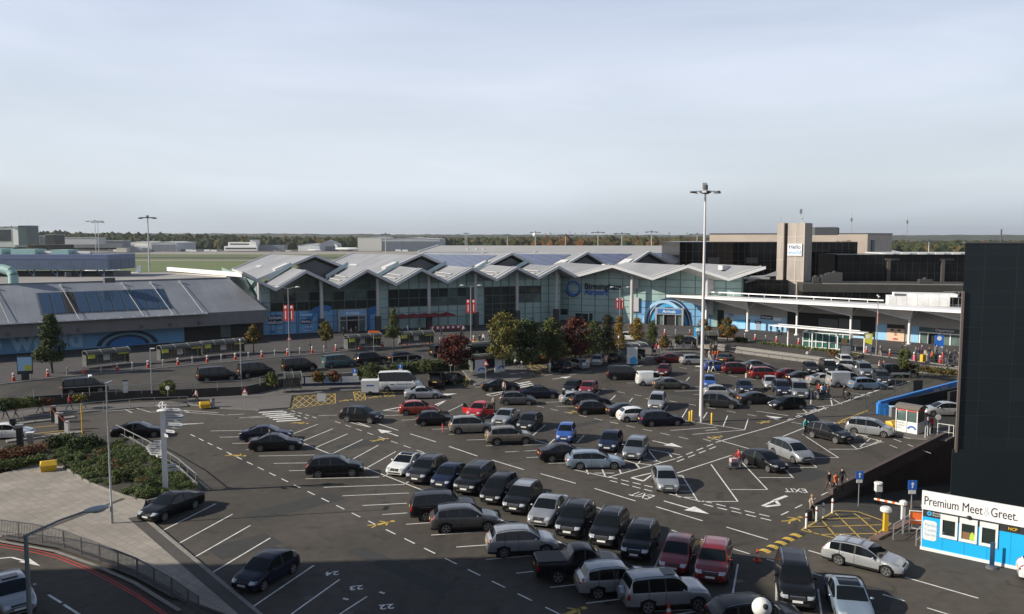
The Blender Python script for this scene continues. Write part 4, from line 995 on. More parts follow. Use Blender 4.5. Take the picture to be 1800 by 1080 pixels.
for i, px in enumerate(cpx):
 a = c_a(px); p = FC.p(a, 0); zc = 5.3
 mb = MB(); mb.cyl((p.x, p.y, ZF + .1), (p.x, p.y, zc), .2, .2, 10); mb.cyl((p.x, p.y, ZF + .1), (p.x, p.y, ZF + .3), .42, .42, 10)
 part(mb, 'column', [m_cw], can)
 mb = MB()
 an = c_a(cpx[i + 1]) - a if i + 1 < len(cpx) else 11
 ap_ = a - c_a(cpx[i - 1]) if i else 9
 mb.beam((p.x, p.y, zc), FC.p(a + 1.4, ZC - .4, fe), .22, .22); mb.beam((p.x, p.y, zc), FC.p(a - ap_ * .72, ZC - .4, fe), .16, .16); mb.beam((p.x, p.y, zc), FC.p(a + .6, ZC - .4, -3.2), .18, .18)
 part(mb, 'branch_strut', [m_cw], can)
 mb = MB()
 mb.sheet([FC.p(a - .1, zc + .1), FC.p(a - ap_ * .70, ZC - .35, fe - .2), FC.p(a + 1.2, ZC - .35, fe - .2)], .05)
 mb.sheet([FC.p(a - .1, zc + .1), FC.p(a - ap_ * .70, ZC - .35, fe - .2), FC.p(a - ap_ * .6, ZC - .35, -3.3), FC.p(a, ZC - .7, -3.3)], .05)
 part(mb, 'soffit_panel', [m_csof], can)
dep = thing('departures_front', 'shop fronts and blue posters under the white canopy by the departures doors', 'building', tuple(FC.p(30, ZF, -3.5)))
mb = MB(); FC.slab(mb, FC.at(1262, -3), ZF, aE, ZC - .4, -9, -3.2); part(mb, 'wall', [mat('pale_panel_wall', (.36, .35, .33), .7, var=.1, vscale=.3)], dep)
def dq(px0, y0, px1, y1, m, d=-3.15, n='poster', txt=None, tm=None, sz=None):
 a0, a1 = FC.at(px0, d), FC.at(px1, d); z1, z0 = FC.zat(px0, y0, d), max(ZF + .02, FC.zat(px0, y1, d)); mb = MB(); FC.slab(mb, a0, z0, a1, z1, d - .05, d); o = part(mb, n, [m], dep)
 if txt: mt = MB(); FC.txt(mt, txt, (a0 + a1) / 2, (z0 + z1) / 2 - (sz or .5) * .3, sz or .5, d + .012, bold=.012, align='CENTER'); part(mt, 'lettering', [tm or m_ltxt], o)
m_pb = mat('sunlit_blue_poster', (.26, .50, .72), .5, var=.12, vscale=.3)  # lighter copy of the blue poster, sunlight put into its colour
dq(1274, 552, 1384, 600, m_pb); dq(1280, 552, 1290, 556, m_navy, -3.10, txt='Shalom', sz=.4); dq(1338, 554, 1359, 561, m_navy, -3.10, txt='Bonjour', sz=.6); dq(1296, 562, 1312, 567, m_cyan, -3.10)
dq(1328, 564, 1339, 569, m_navy, -3.10, txt='Ciao', sz=.45); dq(1318, 557, 1330, 561, m_pale, -3.10); dq(1361, 559, 1374, 564, mat('white_panel', (.75, .76, .78), .5), -3.10); dq(1330, 569, 1338, 583, mat('grey_panel', (.25, .30, .36), .5), -3.10, 'service_door')
dq(1312, 561, 1319, 584, m_navy, -3.08, 'advert_panel')
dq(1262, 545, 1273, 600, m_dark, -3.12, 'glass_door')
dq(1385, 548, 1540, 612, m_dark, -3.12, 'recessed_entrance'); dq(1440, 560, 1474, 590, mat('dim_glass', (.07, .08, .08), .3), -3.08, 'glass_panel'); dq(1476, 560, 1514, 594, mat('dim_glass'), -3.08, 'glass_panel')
dq(1396, 586, 1430, 599, m_posterd, -3.06, 'shop_window'); dq(1500, 590, 1538, 600, m_pale, -3.06, 'shop_window')
dq(1541, 570, 1561, 603, m_pb); dq(1604, 573, 1617, 612, m_pb)
dq(1618, 575, 1745, 622, m_vis2, -3.12, 'glass_wall'); dq(1646, 577, 1680, 584, m_gab, -3.0, 'sign_board', 'Departures', m_ltxt, .62)
dq(1618, 583, 1745, 585, m_cw, -3.02, 'door_frame')
for px in (1618, 1633, 1652, 1672): dq(px, 585, px + 2, 622, m_cw, -3.03, 'door_frame')
dq(1634, 586, 1651, 622, m_dark, -3.07, 'doorway')
skin = mat('poster_skin', (.62, .43, .31), .6, var=.12, vscale=.6); hair = mat('poster_hair', (.02, .016, .015), .7)
d = -3.02; a0, a1 = FC.at(1561, d), FC.at(1592, d); z0, z1 = FC.zat(1561, 602, d), FC.zat(1561, 570, d); w, h = a1 - a0, z1 - z0
mb = MB(); FC.slab(mb, a0, z0, a1, z1, d - .06, d); po = part(mb, 'portrait_poster', [skin], dep)
mb = MB()
FC.slab(mb, a0, z1 - h * .17, a1, z1 + .02, d, d + .012)
for k in range(9): FC.arc(mb, a0 + w * (k + .5) / 9, z1 - h * .16, 0, w * .07, 0, 2 * math.pi, d + .016, n=10)
part(mb, 'fringe', [hair], po)
mb = MB()
for sx in (.30, .70):
 FC.arc(mb, a0 + w * sx, z0 + h * .70, 0, w * .11, 0, 2 * math.pi, d + .018, n=14, ey=.5); FC.slab(mb, a0 + w * (sx - .12), z0 + h * .81, a0 + w * (sx + .12), z0 + h * .835, d + .01, d + .02)
part(mb, 'eyes', [hair], po)
mb = MB(); FC.arc(mb, a0 + w * .5, z0 + h * .22, 0, w * .17, 0, 2 * math.pi, d + .018, n=16, ey=.42); part(mb, 'mouth', [mat('poster_lip', (.40, .11, .10), .6)], po)
mb = MB(); FC.arc(mb, a0 + w * .5, z0 + h * .46, 0, w * .12, R(180), R(360), d + .018, n=14, ey=.6); FC.arc(mb, a0 + w * .5, z0 + h * .46, 0, w * .06, 0, R(180), d + .018, n=10, ey=3.0); part(mb, 'nose', [mat('poster_shadow', (.33, .18, .12), .6)], po)
cab = thing('rooftop_cabin', 'bright white panelled plant cabin standing on the canopy roof', 'cabin', tuple(FC.p(40, ZC, -9)))
FCb = Face(tuple(PT(1562, 530, 146)[:2]), (.955, -.30)); L1 = FCb.at(1670)
zc0, zc1 = FCb.zat(1562, 546), FCb.zat(1562, 521)
m_cab = pattern_mat('white_cabin_panels', (.76, .75, .74), (.45, .45, .46), sx=1.7, sy=40, lw=.04, rot=R(17), rough=.5, var=.02, offset=0)
mb = MB(); FCb.slab(mb, 0, zc0, L1, zc1, -4, 0); part(mb, 'wall', [m_cab], cab)
mb = MB(); FCb.slab(mb, 1.0, zc1, L1 + 1.2, zc1 + .55, -3.8, -.3); part(mb, 'roof_box', [m_cab], cab)
mb = MB(); FCb.slab(mb, .9, zc1 + .1, 2.8, zc1 + .45, -.3, -.24); part(mb, 'vent', [m_gab], cab)
mb = MB()
for k in range(4):
 a = L1 + .5 + k * .9; mb.beam(FCb.p(a, zc0, -.5), FCb.p(a, zc1 + 1.0, -.5), .07, .07)
for z in (zc0 + 1.2, zc1, zc1 + .95): mb.beam(FCb.p(L1 - 1, z, -.5), FCb.p(L1 + 3.4, z, -.5), .07, .07)
part(mb, 'access_frame', [m_steel], cab)
# ------------------------------------------------------------------ dark panelled block at the right edge
drk = thing('dark_panelled_block', 'tall windowless block of dark slate grey panels beside the ramp', 'building', (31, 58, 0))
cD = PT(1684, 700, 57.5); FD = Face((cD.x, cD.y), (.995, -.10)); ztd = FD.zat(1689, 428)
m_slate = mat('slate_panel', (.013, .019, .023), .45, var=.2, vscale=.12, streak=.22, spec=.3)
bk = FD.p(0, 0) + U45 * 34 * 1.0; pts = [FD.p(0, 0)[:2], FD.p(24, 0)[:2], (FD.p(24, 0).x + 20, FD.p(24, 0).y + 24), bk[:2]]
mb = MB(); mb.prism(pts, -6, ztd, 0); part(mb, 'wall', [m_slate], drk)
mb = MB()
a = 1.35
while a < 24: FD.slab(mb, a - .022, -2, a + .022, ztd, .0105, .0125); a += 2.12
ys = [447, 472, 512, 540, 576, 601, 640, 664, 704, 730, 770, 795, 824, 850]
for y in ys: z = FD.zat(1689, y); FD.slab(mb, 0, z - .016, 24, z + .016, .012, .022)
part(mb, 'panel_joint', [mat('slate_joint', (.026, .034, .038), .5)], drk)
mb = MB(); rp = random.Random(2); zs_ = [ztd] + [FD.zat(1689, y) for y in ys] + [-2]
for i, (z1, z0) in enumerate(zip(zs_, zs_[1:])):
 a = -.77
 while a < 24: t_ = rp.uniform(.002, .010); FD.slab(mb, max(0, a) + .02, z0 + .02, min(24, a + 2.12) - .02, z1 - .02, 0, t_, rp.choice((0, 0, 1, 2))); a += 2.12
part(mb, 'cladding', [m_slate, mat('slate_panel_pale', (.0142, .0205, .0248), .43, streak=.2, vscale=.3, spec=.31), mat('slate_panel_dark', (.0122, .0178, .0215), .47, streak=.2, vscale=.2, spec=.29)], drk)
mb = MB(); FD.slab(mb, -.09, FD.zat(1684, 795), .07, FD.zat(1684, 512), .015, .13); part(mb, 'corner_trim', [mat('bronze_trim', (.16, .13, .11), .5)], drk)
mb = MB(); FD.slab(mb, -.25, -3, 24, FD.zat(1684, 790), .02, .1); part(mb, 'base_course', [m_slate], drk)
mb = MB(); FD.slab(mb, -.02, ztd, 24, ztd + .1, -.4, .05); part(mb, 'coping', [m_gab], drk)
for px, h in ((1746, 1.0), (1795, 1.1)):
 a = FD.at(px, -3); p = FD.p(a, ztd, -3); mb = MB(); mb.cyl(p, p + Z3 * h, .05, .05, 6); part(mb, 'lightning_rod', [m_gab], drk)
mb = MB()
for a, b in zip(ss, ss[1:]):
 mb.poly([RP(a, 0, zr(a)), RP(b, 0, zr(b)), RP(b, 0, .0), RP(a, 0, .0)])
 mb.poly([RP(a, RAMPW, zr(a)), RP(a, RAMPW, 0.0), RP(b, RAMPW, 0.0), RP(b, RAMPW, zr(b))])
mb.poly([RP(40, 0, -6), RP(40, RAMPW, -6), RP(40, RAMPW, 0), RP(40, 0, 0)])
tag(mb.build('ramp_wall', [mat('dark_brick_wall', (.045, .030, .027), .9, var=.3, vscale=.8)]), 'dark brick retaining wall dropping beside the exit ramp', 'wall')
mb = MB()
for s0, s1 in ((0, 40),):
 mb.prism([RP(s0, -.35)[:2], RP(s1, -.35)[:2], RP(s1, .03)[:2], RP(s0, .03)[:2]], -.6, .45)
tag(mb.build('wall_coping', [mat('brown_coping', (.085, .062, .055), .85, var=.2, vscale=1)]), kind='structure')
ms_ = thing('multi_storey_car_park', 'concrete multi storey car park wing outside the view whose shadow covers the near bays', 'building', (-52, 25, 0))
for k in range(9):
 mb = MB(); z = k * 2.95; mb.box((-54.7, 22.6, z + 1.0), (43.4, 35.2, 2.0), R(4.2)); mb.box((-54.7, 22.6, z + 2.475), (41, 32, .95), R(4.2))
 part(mb, 'deck', [m_conc2], ms_)
for k in range(7):
 mb = MB(); z = k * 2.75 - .6; mb.box((6, -31.4, z + .6), (76, 60, 1.2)); mb.box((6, -31.4, z + 1.975), (72, 56, 1.55)); part(mb, 'deck', [m_conc2], ms_)
# ================================================================== VEHICLES
m_glass = mat('car_window_glass', (.006, .008, .009), .05, spec=.38)
m_tyre = mat('tyre_rubber', (.012, .012, .012), .85)
m_rim = mat('alloy_rim', (.34, .34, .35), .35, metal=.7)
m_rimd = mat('rim_gap', (.012, .012, .013), .7)
m_trim = mat('black_plastic_trim', (.016, .016, .017), .6)
m_head = mat('headlamp_lens', (.52, .54, .56), .08, metal=.35, spec=.9)
m_tail = mat('tail_lamp_lens', (.26, .008, .008), .15)
m_plw = mat('white_number_plate', (.66, .66, .63), .5); m_ply = mat('yellow_number_plate', (.60, .44, .06), .5)
m_chr = mat('chrome_trim', (.5, .5, .5), .2, metal=.9)
PAINT = {}
def paint(n):
 P = {'black': (.0075, .0075, .009), 'navy': (.008, .010, .026), 'dgrey': (.030, .031, .035), 'grey': (.095, .095, .098), 'silver': (.33, .34, .355), 'lsilver': (.43, .44, .45),
   'white': (.72, .72, .71), 'red': (.18, .006, .009), 'bred': (.44, .012, .012), 'orange_red': (.30, .035, .018), 'maroon': (.085, .008, .012), 'blue': (.030, .085, .32), 'dblue': (.010, .016, .042),
   'gold': (.24, .205, .155), 'lgold': (.30, .285, .255), 'lblue': (.27, .34, .42), 'pblue': (.20, .28, .40), 'teal': (.025, .075, .095), 'bgrey': (.17, .185, .21), 'olive': (.09, .085, .08)}
 if n not in PAINT:
  met = .45 if n in ('silver', 'lsilver', 'grey', 'lgold', 'gold', 'lblue', 'pblue', 'bgrey', 'dgrey', 'olive') else .0
  PAINT[n] = mat('car_paint_' + {'dgrey': 'dark_grey', 'lsilver': 'light_silver', 'bred': 'bright_red', 'dblue': 'dark_blue', 'lgold': 'pale_gold', 'lblue': 'pale_blue', 'pblue': 'powder_blue', 'bgrey': 'blue_grey'}.get(n, n), P[n], .34, metal=met, coat=.3 if n in ('black', 'navy', 'dblue', 'maroon', 'dgrey') else .8, var=.10, vscale=1.2, spec=.2 if n in ('black', 'navy', 'dblue', 'maroon', 'dgrey') else .5)
 return PAINT[n]
KINDS = {
 'hatch': dict(L=4.15, W=1.76, R=.31, zb=.20, wb=2.55, fo=.83, xc=1.02, xw=1.80, xr=3.52, xe=3.98, belt=.93, bp=[2.52], prof=[(0, .60), (.06, .66), (.2, .75), (.55, .85), (1.02, .94), (1.4, 1.20), (1.80, 1.40), (2.3, 1.48), (2.9, 1.47), (3.52, 1.37), (3.98, .98), (4.1, .90), (4.15, .72)]),
 'city': dict(L=3.6, W=1.62, R=.28, zb=.20, wb=2.38, fo=.68, xc=.80, xw=1.50, xr=3.10, xe=3.45, belt=.95, bp=[2.2], prof=[(0, .62), (.06, .70), (.2, .80), (.5, .92), (.80, 1.0), (1.15, 1.26), (1.50, 1.44), (1.95, 1.52), (2.6, 1.51), (3.10, 1.42), (3.45, 1.0), (3.55, .92), (3.6, .72)]),
 'saloon': dict(L=4.72, W=1.82, R=.325, zb=.19, wb=2.77, fo=.88, xc=1.25, xw=2.10, xr=3.25, xe=4.02, belt=.92, bp=[2.72], prof=[(0, .58), (.07, .64), (.25, .73), (.65, .84), (1.25, .93), (1.7, 1.19), (2.10, 1.37), (2.5, 1.44), (2.9, 1.43), (3.25, 1.36), (3.65, 1.20), (4.02, 1.04), (4.45, 1.0), (4.64, .94), (4.72, .72)]),
 'estate': dict(L=4.78, W=1.83, R=.33, zb=.20, wb=2.77, fo=.90, xc=1.22, xw=2.05, xr=4.20, xe=4.60, belt=.94, bp=[2.75, 3.62], rails=1, prof=[(0, .60), (.07, .66), (.25, .76), (.65, .87), (1.22, .96), (1.65, 1.22), (2.05, 1.40), (2.5, 1.48), (3.3, 1.48), (4.20, 1.40), (4.60, 1.0), (4.73, .92), (4.78, .72)]),
 'suv': dict(L=4.58, W=1.86, R=.36, zb=.27, wb=2.68, fo=.88, xc=1.12, xw=1.86, xr=4.02, xe=4.36, belt=1.08, bp=[2.62, 3.48], rails=1, clad=1, prof=[(0, .74), (.06, .84), (.2, .93), (.6, 1.04), (1.12, 1.11), (1.5, 1.38), (1.86, 1.58), (2.3, 1.67), (3.2, 1.66), (4.02, 1.57), (4.36, 1.13), (4.52, 1.04), (4.58, .78)]),
 'boxsuv': dict(L=4.80, W=1.93, R=.385, zb=.31, wb=2.80, fo=.86, xc=1.28, xw=1.82, xr=4.44, xe=4.66, belt=1.14, bp=[2.66, 3.58], rails=1, clad=1, prof=[(0, .84), (.05, .96), (.15, 1.05), (.6, 1.13), (1.28, 1.18), (1.55, 1.50), (1.82, 1.74), (2.2, 1.82), (3.4, 1.83), (4.44, 1.78), (4.66, 1.20), (4.74, 1.1), (4.80, .84)]),
 'mpv': dict(L=4.42, W=1.80, R=.32, zb=.21, wb=2.70, fo=.85, xc=.86, xw=1.74, xr=3.98, xe=4.26, belt=1.01, bp=[2.50, 3.40], prof=[(0, .64), (.06, .72), (.2, .83), (.5, .95), (.86, 1.05), (1.3, 1.35), (1.74, 1.55), (2.2, 1.64), (3.2, 1.64), (3.98, 1.55), (4.26, 1.06), (4.37, .96), (4.42, .74)]),
 'taxi': dict(L=4.85, W=1.92, R=.34, zb=.23, wb=2.98, fo=.90, xc=.92, xw=1.70, xr=4.62, xe=4.76, belt=1.12, bp=[2.35, 3.55], prof=[(0, .70), (.06, .80), (.2, .92), (.5, 1.05), (.92, 1.17), (1.3, 1.55), (1.70, 1.80), (2.1, 1.88), (3.4, 1.90), (4.62, 1.86), (4.76, 1.16), (4.80, 1.0), (4.85, .78)]),
 'van': dict(L=4.75, W=1.90, R=.34, zb=.24, wb=2.95, fo=.88, xc=.95, xw=1.68, xr=4.60, xe=4.70, belt=1.14, bp=[2.25], panel=1, prof=[(0, .74), (.06, .84), (.2, .94), (.5, 1.06), (.95, 1.17), (1.3, 1.58), (1.68, 1.84), (2.1, 1.93), (3.4, 1.95), (4.60, 1.92), (4.70, 1.2), (4.73, 1.0), (4.75, .78)]),
 'small_van': dict(L=4.15, W=1.72, R=.30, zb=.21, wb=2.69, fo=.78, xc=.88, xw=1.55, xr=4.02, xe=4.10, belt=1.06, bp=[2.15], panel=1, prof=[(0, .64), (.06, .72), (.2, .84), (.5, .96), (.88, 1.06), (1.2, 1.40), (1.55, 1.66), (1.95, 1.78), (3.0, 1.80), (4.02, 1.77), (4.10, 1.1), (4.13, .95), (4.15, .74)]),
 'minibus': dict(L=5.75, W=2.02, R=.35, zb=.28, wb=3.6, fo=.92, xc=.92, xw=1.62, xr=5.56, xe=5.68, belt=1.28, bp=[2.1, 3.3, 4.5], prof=[(0, .80), (.06, .92), (.2, 1.05), (.5, 1.18), (.92, 1.30), (1.25, 1.80), (1.62, 2.25), (2.0, 2.42), (3.6, 2.46), (5.56, 2.40), (5.68, 1.4), (5.71, 1.0), (5.75, .8)]),
 'pickup': dict(L=5.20, W=1.88, R=.385, zb=.36, wb=3.08, fo=.90, xc=1.30, xw=1.92, xr=3.02, xe=3.42, belt=1.12, bp=[2.40], clad=1, prof=[(0, .84), (.06, .94), (.2, 1.02), (.6, 1.10), (1.30, 1.16), (1.6, 1.45), (1.92, 1.70), (2.3, 1.79), (2.7, 1.79), (3.02, 1.74), (3.42, 1.24), (3.5, 1.22), (5.06, 1.22), (5.16, 1.16), (5.20, .8)]),
}
KINDS['clad_estate'] = dict(KINDS['estate'], clad=1, R=.35)
def lerp_prof(p, x):
 if x <= p[0][0]: return p[0][1]
 for (a, z), (b, y) in zip(p, p[1:]):
  if x <= b: return z + (y - z) * (x - a) / (b - a)
 return p[-1][1]
def build_car(kind, clad=None, rails=None, name='parked_car'):
 k = dict(KINDS[kind]); L_, W_, R_, zb = k['L'], k['W'] / 2, k['R'], k['zb']
 xf, xb = k['fo'], k['fo'] + k['wb']; Ra = R_ + .06
 clad = k.get('clad') if clad is None else clad
 P = k['prof']; belt0 = k['belt']; panel = k.get('panel')
 sm = lambda x: (lerp_prof(P, x - .05) + 2 * lerp_prof(P, x) + lerp_prof(P, x + .05)) / 4 if .1 < x < L_ - .1 else lerp_prof(P, x)
 xs = set([0, .03, .10, .2, .32, L_ - .03, L_ - .09, L_ - .18, L_ - .3, L_])
 x = .45
 while x < L_ - .3: xs.add(round(x, 3)); x += .2
 for c in (xf, xb):
  for t in range(0, 181, 20): xs.add(round(c - Ra * math.cos(R(t)), 3))
 for v in (k['xc'], k['xw'], k['xr'], k['xe']): xs.add(v)
 pil = []
 for b in k['bp']: xs.add(b - .05); xs.add(b + .05); pil.append((b - .05, b + .05))
 seams = [k['xc'] + .02] + [b for b in k['bp'][:2]] + ([xb - .02] if kind != 'pickup' else [])
 for b in seams: xs.add(b - .012); xs.add(b + .012)
 xs = sorted(v for v in xs if 0 <= v <= L_)
 ys = [xs[0]]
 for v in xs[1:]:
  if v - ys[-1] > .008: ys.append(v)
 xs = ys
 def section(x):
  zt = sm(x)
  t = min(x / .75, 1); wf = .74 + .26 * math.sqrt(max(0, 1 - (1 - t) ** 2))
  t = min((L_ - x) / .55, 1); wr = .84 + .16 * math.sqrt(max(0, 1 - (1 - t) ** 2))
  w = W_ * min(wf, wr)
  belt = min(belt0 + .04 * (x / L_ - .5), zt - .07)
  cab = zt - belt > .12
  ze = zt - (.055 if cab else .03); h = max(0, ze - belt)
  tum = .30 if not panel and kind not in ('taxi', 'minibus') else .16
  y4 = w * .955; y5 = y4 - (.03 + h * tum if cab else .05 * W_)
  bot = zb
  if x < .25: bot = zb + .05 * (1 - x / .25)
  for c in (xf, xb):
   d = abs(x - c)
   if d < Ra: bot = max(bot, R_ + math.sqrt(Ra * Ra - d * d) - .02)
  pts = [(w * .93, bot), (w * .985, max(zb + .16, bot + .012)), (w, max(.55 * belt + .1, bot + .03)), (w * .99, max(belt - .10, bot + .05)), (y4, max(belt, bot + .06)),
    (y5, max(ze, bot + .07)), (y5 - .07, max(ze + .028, bot + .08)), (y5 * .52, zt - .012 + .004), (0, zt)]
  return pts
 def lean(x, z):
  f = max(0, 1 - x / .55); r = max(0, 1 - (L_ - x) / .4)
  return x + f * max(0, z - .55) * .32 - f * .0 + f * max(0, .36 - z) * .3 - r * max(0, .42 - z) * .3
 V = []; idx = {}
 for i, x in enumerate(xs):
  for s in (1, -1):
   for j, (y, z) in enumerate(section(x)):
    if j == 8 and s == -1: idx[i, j, s] = idx[i, j, 1]; continue
    idx[i, j, s] = len(V); V.append((xf + k['wb'] / 2 - lean(x, z), y * s, z))     # forward is +X
 groups = {g: [] for g in ('paint', 'trim', 'ws', 'rw', 'sl', 'sr')}
 def inb(a, b, lo, hi): return a >= lo - 1e-4 and b <= hi + 1e-4
 for i in range(len(xs) - 1):
  a, b = xs[i], xs[i + 1]
  pilr = any(inb(a, b, p0, p1) for p0, p1 in pil)
  seam = b - a < .03 and any(abs((a + b) / 2 - s_) < .01 for s_ in seams)
  rear_end = k['xe'] - .10
  for s in (1, -1):
   for j in range(8):
    q = [idx[i, j, s], idx[i + 1, j, s], idx[i + 1, j + 1, s], idx[i, j + 1, s]]
    if s == -1: q.reverse()
    g = 'paint'
    sg = 'sl' if s == 1 else 'sr'
    if j == 4 and inb(a, b, k['xc'] + .12, (k['bp'][0] if panel else rear_end)):
     hmid = section((a + b) / 2); hh = hmid[5][1] - hmid[4][1]
     if hh > .05: g = 'trim' if pilr else sg
     if (a + b) / 2 > k['xr'] - .22 and not panel and kind not in ('minibus', 'taxi'): g = 'paint' if hh < .12 or (a + b) / 2 > k['xr'] + .12 else g
    elif j in (6, 7) and inb(a, b, k['xc'] + .03, k['xw']): g = 'ws'
    elif j in (6, 7) and inb(a, b, k['xr'], k['xe'] - .02): g = 'rw'
    elif j in (0,) and clad: g = 'trim'
    elif j == 1 and clad and any(abs((a + b) / 2 - c) < Ra + .03 for c in (xf, xb)): g = 'trim'
    elif j in (0,): g = 'trim' if (b < .35 or a > L_ - .35) else 'paint'
    if seam and j in (1, 2, 3): g = 'trim'
    if len(set(q)) >= 3: groups[g].append(tuple(dict.fromkeys(q)))
 for i, rev in ((0, 0), (len(xs) - 1, 1)):
  loop = [idx[i, j, 1] for j in range(9)] + [idx[i, j, -1] for j in range(7, -1, -1)]
  groups['paint'].append(tuple(loop[::-1] if not rev else loop))
 cx = lambda x: xf + k['wb'] / 2 - x
 t = thing(name, None, 'car')
 bb = MB(); bb.add(V, groups['paint'], 0); bb.f += [tuple(f) for f in groups['trim']]; bb.m += [1] * len(groups['trim'])
 bb.box((cx(L_ / 2), 0, zb + .22), (L_ - .25, W_ * 2 - .52, .40), mi=1)
 if kind == 'pickup': bb.box((cx(4.28), 0, 1.235), (1.5, W_ * 2 - .28, .03), mi=1)
 body = bb.build('body', [paint('black'), m_trim], t, 38)
 bvh = BVHTree.FromPolygons([Vector(v) for v in V], [f for g in groups.values() for f in g])
 for g, n in (('ws', 'windscreen'), ('rw', 'rear_window'), ('sl', 'side_window'), ('sr', 'side_window')):
  if groups[g]:
   used = sorted({v for f in groups[g] for v in f}); mp = {v: n_ for n_, v in enumerate(used)}
   wb_ = MB(); wb_.add([V[v] for v in used], [tuple(mp[v] for v in f) for f in groups[g]]); wb_.build(n, [m_glass], t, 38)
 def patch(n, front, y0, y1, z0, z1, m, lift=.008, ny=5, nz=3, par=None, taper=0.0, th=0):
  pts = {}; ok = True; d = Vector((-1 if front else 1, 0, 0)); x0 = 5 if front else -5
  for a in range(ny + 1):
   for b in range(nz + 1):
    f = a / ny; y = y0 + (y1 - y0) * f; zz0 = z0 + taper * f; z = zz0 + (z1 - zz0) * b / nz
    hit = bvh.ray_cast(Vector((x0, y, z)), d)
    if hit[0] is None: continue
    pts[a, b] = hit[0] - d * lift
  p = MB()
  for a in range(ny):
   for b in range(nz):
    c = [(a, b), (a + 1, b), (a + 1, b + 1), (a, b + 1)]
    if all(q in pts for q in c):
     q = [pts[q] for q in c]
     if ((q[1] - q[0]).cross(q[2] - q[1]).x > 0) != front: q.reverse()
     p.poly(q)
  if p.f: return p.build(n, [m], par or t, 40)
 big = kind in ('suv', 'boxsuv', 'pickup'); hi = kind in ('taxi', 'van', 'minibus', 'small_van')
 zl0, zl1 = (.70, .88) if big else ((.68, .92) if hi else (.57, .73))
 for s in (1, -1):
  patch('headlight', 1, s * W_ * .50, s * W_ * .90, zl0, zl1, m_head, ny=6, taper=.05)
  if kind in ('hatch', 'city', 'mpv', 'suv', 'small_van', 'estate', 'clad_estate'): patch('tail_light', 0, s * W_ * .68, s * W_ * .93, belt0 - .20, belt0 + (.10 if kind != 'estate' else .06), m_tail, .010)
  elif kind in ('saloon',): patch('tail_light', 0, s * W_ * .50, s * W_ * .92, .72, .92, m_tail, .010)
  else: patch('tail_light', 0, s * W_ * .82, s * W_ * .95, belt0 - .35, belt0 + .05, m_tail, .010)
 patch('grille', 1, -W_ * .42, W_ * .42, zl0 - .05, zl1 - .04, m_trim, .006)
 patch('lower_grille', 1, -W_ * .60, W_ * .60, zb + .10, zb + .22, m_trim, .006)
 patch('number_plate', 1, -.26, .26, zb + .235, zb + .345, m_plw, .018, 2, 1)
 zp = belt0 - .28 if kind not in ('saloon',) else .66
 patch('number_plate', 0, -.26, .26, zp, zp + .11, m_ply, .018, 2, 1)
 if kind in ('boxsuv', 'suv'):
  g = patch('chrome_bar', 1, -W_ * .40, W_ * .40, zl1 - .055, zl1 - .03, m_chr, .014, 4, 1)
 for s in (1, -1):
  mb_ = MB(); mb_.ball((cx(k['xc'] + .42), s * (W_ + .07), belt0 + .06), (.07, .11, .07), 8, 5); mb_.beam((cx(k['xc'] + .42), s * (W_ - .10), belt0 + .01), (cx(k['xc'] + .42), s * (W_ + .05), belt0 + .04), .05, .04); mb_.build('door_mirror', [paint('black')], t, 60)
  dx = [k['bp'][0] - .18] + ([k['bp'][1] - .2] if len(k['bp']) > 1 else [k['bp'][0] + .78])
  if not panel and kind != 'minibus':
   for d in dx:
    mb_ = MB(); mb_.box((cx(d), s * (W_ * .995 + .003), belt0 - .10), (.17, .025, .03)); mb_.build('door_handle', [paint('black')], t)
 if (k.get('rails') if rails is None else rails):
  for s in (1, -1):
   pts = []
   for i in range(7):
    x = k['xw'] + .12 + (k['xr'] - k['xw'] - .2) * i / 6; sec = section(x); pts.append((cx(x), s * (sec[6][0] - .02), sec[6][1] + .05 - (.04 if i in (0, 6) else 0)))
   mb_ = MB(); mb_.tube(pts, .02, 5); mb_.build('roof_rail', [m_chr], t, 60)
 n = 18; tw_ = .205
 for c in (xf, xb):
  for s in (1, -1):
   yc = s * (W_ - .115)
   wm = MB(); wm.lathe([(R_ * .70, -tw_ / 2), (R_ * .93, -tw_ / 2), (R_, -tw_ * .32), (R_, tw_ * .32), (R_ * .93, tw_ / 2), (R_ * .70, tw_ / 2)], n, (cx(c), yc, R_), axis='Y')
   wo = wm.build('wheel', [m_tyre], t, 50)
   rm = MB(); yo = yc + s * (tw_ / 2 + .004)
   for q in range(n):
    a0, a1 = 2 * math.pi * q / n, 2 * math.pi * (q + 1) / n
    f = lambda r, a, dy=0: (cx(c) + r * math.cos(a), yo + s * dy, R_ + r * math.sin(a))
    rm.poly([f(R_ * .60, a0), f(R_ * .70, a0, .004), f(R_ * .70, a1, .004), f(R_ * .60, a1)] if s < 0 else [f(R_ * .60, a1), f(R_ * .70, a1, .004), f(R_ * .70, a0, .004), f(R_ * .60, a0)])
   for q in range(5):
    a = 2 * math.pi * q / 5 + .3
    for da in (-.13, .13):
     pa, pb = (cx(c) + R_ * .1 * math.cos(a), yo, R_ + R_ * .1 * math.sin(a)), (cx(c) + R_ * .64 * math.cos(a + da), yo, R_ + R_ * .64 * math.sin(a + da))
     rm.beam(pa, pb, .012, R_ * .13)
   rm.cyl((cx(c), yo - s * .02, R_), (cx(c), yo + s * .012, R_), R_ * .17, n=10)
   ro = rm.build('rim', [m_rim], wo, 60)
   if True:
    dm = MB(); dm.cyl((cx(c), yc, R_), (cx(c), yc + s * (tw_ / 2 - .01), R_), R_ * .705, n=n); dm.build('brake_disc', [m_rimd], wo)
 t['half'] = k['L'] / 2;
 return t
PROTO = {}
def proto(kind):
 if kind not in PROTO:
  PROTO[kind] = [build_car(kind), 0]
 return PROTO[kind]
